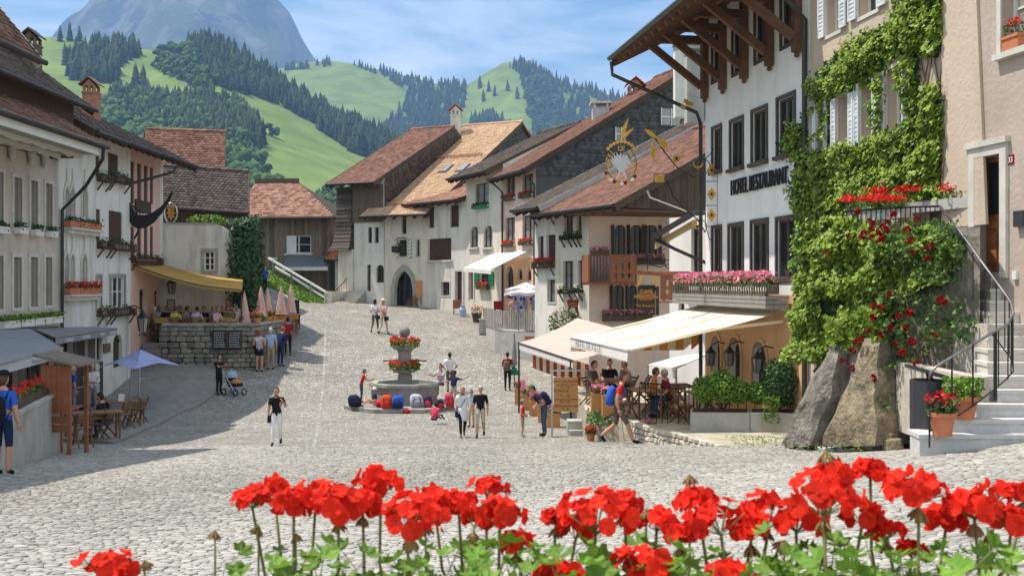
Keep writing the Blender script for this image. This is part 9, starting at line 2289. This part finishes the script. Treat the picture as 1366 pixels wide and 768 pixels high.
heads = [(140,757,74,1.72),(337,664,50,1.8),(366,648,34,1.9),(392,670,56,1.78),(452,668,84,1.76),(508,640,58,1.85),(548,686,92,1.7),(612,668,46,1.86),(650,648,48,1.84),(667,682,58,1.76),(688,722,44,1.8),(795,684,100,1.74),(742,688,32,1.84),(876,694,52,1.8),(908,710,46,1.74),(852,754,82,1.66),(742,764,56,1.66),(962,690,84,1.74),(1026,682,78,1.8),(975,766,60,1.66),(1098,660,96,1.72),(1150,682,66,1.8),(1112,632,54,1.8),(1161,625,46,1.88),(1226,650,78,1.74),(1216,732,42,1.78),(1300,674,66,1.74),(1348,690,74,1.8),(1366,655,36,1.9),(421,658,52,1.84),(484,668,54,1.8),(580,662,46,1.86),(632,690,50,1.78),(768,702,58,1.8),(832,668,50,1.84),(932,666,54,1.84),(1002,704,60,1.76),(1062,692,62,1.78),(1184,706,40,1.8),(1262,688,54,1.8),(1330,656,50,1.86)]
NPL = 11; plants = []
ords = ["red geranium in the corner of the flower box, lone low bloom", "second red geranium along the box, its first tall bloom group", "third red geranium along the box with a ragged open bloom", "fourth red geranium along the box with the widest round bloom", "fifth red geranium along the box with paired blooms", "sixth red geranium along the box below the walking man", "seventh red geranium along the box with a low half hidden bloom", "eighth red geranium along the box with a broad double bloom", "ninth red geranium along the box with the highest bloom", "tenth red geranium along the box before the rockwork", "red geranium at the stair end of the box"]
for i in range(NPL):
 px = 140 + (1340 - 140) * i / (NPL - 1); x = XP(px, 1.72); plants.append(thing("geranium", ords[i], "geranium", (x, 1.72, ZS), "geraniums in the foreground box"))
def plant_of(px): return plants[min(NPL - 1, max(0, round((px - 140) / (1200) * (NPL - 1))))]
for hi_, (px, py, w, Y) in enumerate(heads):
 root = plant_of(px); c = P(px, py, Y); R_ = w * 1.04 / 2 / F * Y; base = c - V((0,0, R_ * 0.55)); foot = V((WORLD[root.name].x + gr.uniform(-.05, .05), Y + gr.uniform(-.05, .03), ZS - 0.01))
 k1 = base + (foot - base) * 0.4 + V((gr.uniform(-.015, .015),0,0)); k1.x = base.x + (k1.x - base.x) * 0.45
 m = MB(); m.tube([foot, k1 + (foot - k1) * 0.4, k1, base], [0.0042,0.0036,0.003,0.0026], 6); st = m.build("flower_stem", STEM, root, smooth=True)
 m = MB()
 n = max(8, min(34, int((11 + 2.4 * (R_ / 0.02) ** 1.6) * gr.uniform(0.85,1.15)))); spots = []; gap = V((gr.uniform(-1,1),-0.4, gr.uniform(-1,0.6))).normalized()
 for i in range(n):
  zf = 1 - 1.35 * (i + 0.5) / n; a = i * 2.399 + gr.uniform(-.2, .2); rr = math.sqrt(max(0,1 - zf * zf)); d = V((rr * math.cos(a), rr * math.sin(a), zf * 0.8 + 0.1)); q = max(R_ - 0.008,0.012) * gr.uniform(0.5,1.28); p = c - V((0,0, R_ * 0.15)) + V((d.x * q * 1.1, d.y * q, d.z * q * 0.72));
  if d.dot(gap) > 0.45 and gr.random() < 0.75: continue
  spots.append((p, d)); m.tube([base, p], 0.0009,4)
 m.build("pedicels", STEM, st, kind="stuff")
 for p, d in spots:
  d = (d + V((0,-0.25,0.1))).normalized(); rot = d.to_track_quat('Z', 'Y').to_euler(); inst("floret", FLORETS[gr.randrange(6)], p, st, rot=rot, scale=gr.uniform(0.68,1.05) * (1.0 if w > 50 else 0.88))
 if hi_ % 2 == 0: inst("bud_cluster", BUDS, base + V((0,0,-0.006)), root, rot=(0,0, gr.random() * 6), scale=gr.uniform(0.55,0.85))
for px, py, Y in ((287,708,1.8),(193,748,1.72),(568,700,1.74),(920,634,1.84),(1101,603,1.8),(345,702,1.8),(395,712,1.78),(862,680,1.8),(1046,722,1.75),(1322,708,1.76)):
 root = plant_of(px); c = P(px, py, Y); foot = V((WORLD[root.name].x + gr.uniform(-.08, .08), Y, ZS)); m = MB(); m.tube([foot, V((c.x, c.y, (c.z + foot.z) / 2)), c], [0.003,0.0025,0.0015], 5); m.build("bud_stem", STEM, root); inst("bud_cluster", BUDS, c, root, rot=(gr.uniform(-.5, .5),0, gr.random() * 6), scale=gr.uniform(0.5,0.75))
for i in range(360):
 px = gr.choice([gr.uniform(300,720), gr.uniform(560,1000), gr.uniform(800,1366), gr.uniform(1000,1366)]); t = gr.random(); py = 722 + 90 * t ** 0.7 + (gr.uniform(-28,0) if gr.random() < 0.15 else 0)
 if px < 330: py = max(py, 735)
 Y = gr.uniform(1.56,1.94); root = plant_of(px); c = P(px, py, Y); foot = V((c.x + gr.uniform(-.05, .05), Y, ZS));
 if c.z < ZS + 0.02: continue
 m = MB(); m.tube([foot, (foot + c) / 2 + V((gr.uniform(-.02, .02), gr.uniform(-.02, .02),0.01)), c], [0.0022,0.0018,0.0014], 4);
 l = inst("leaf", GLEAVES[gr.randrange(5)], c, root, rot=(gr.uniform(-0.2,1.0), gr.uniform(-0.5,0.5), gr.uniform(0,6.28)), scale=gr.uniform(0.34,0.68)); m.build("petiole", STEM, l)
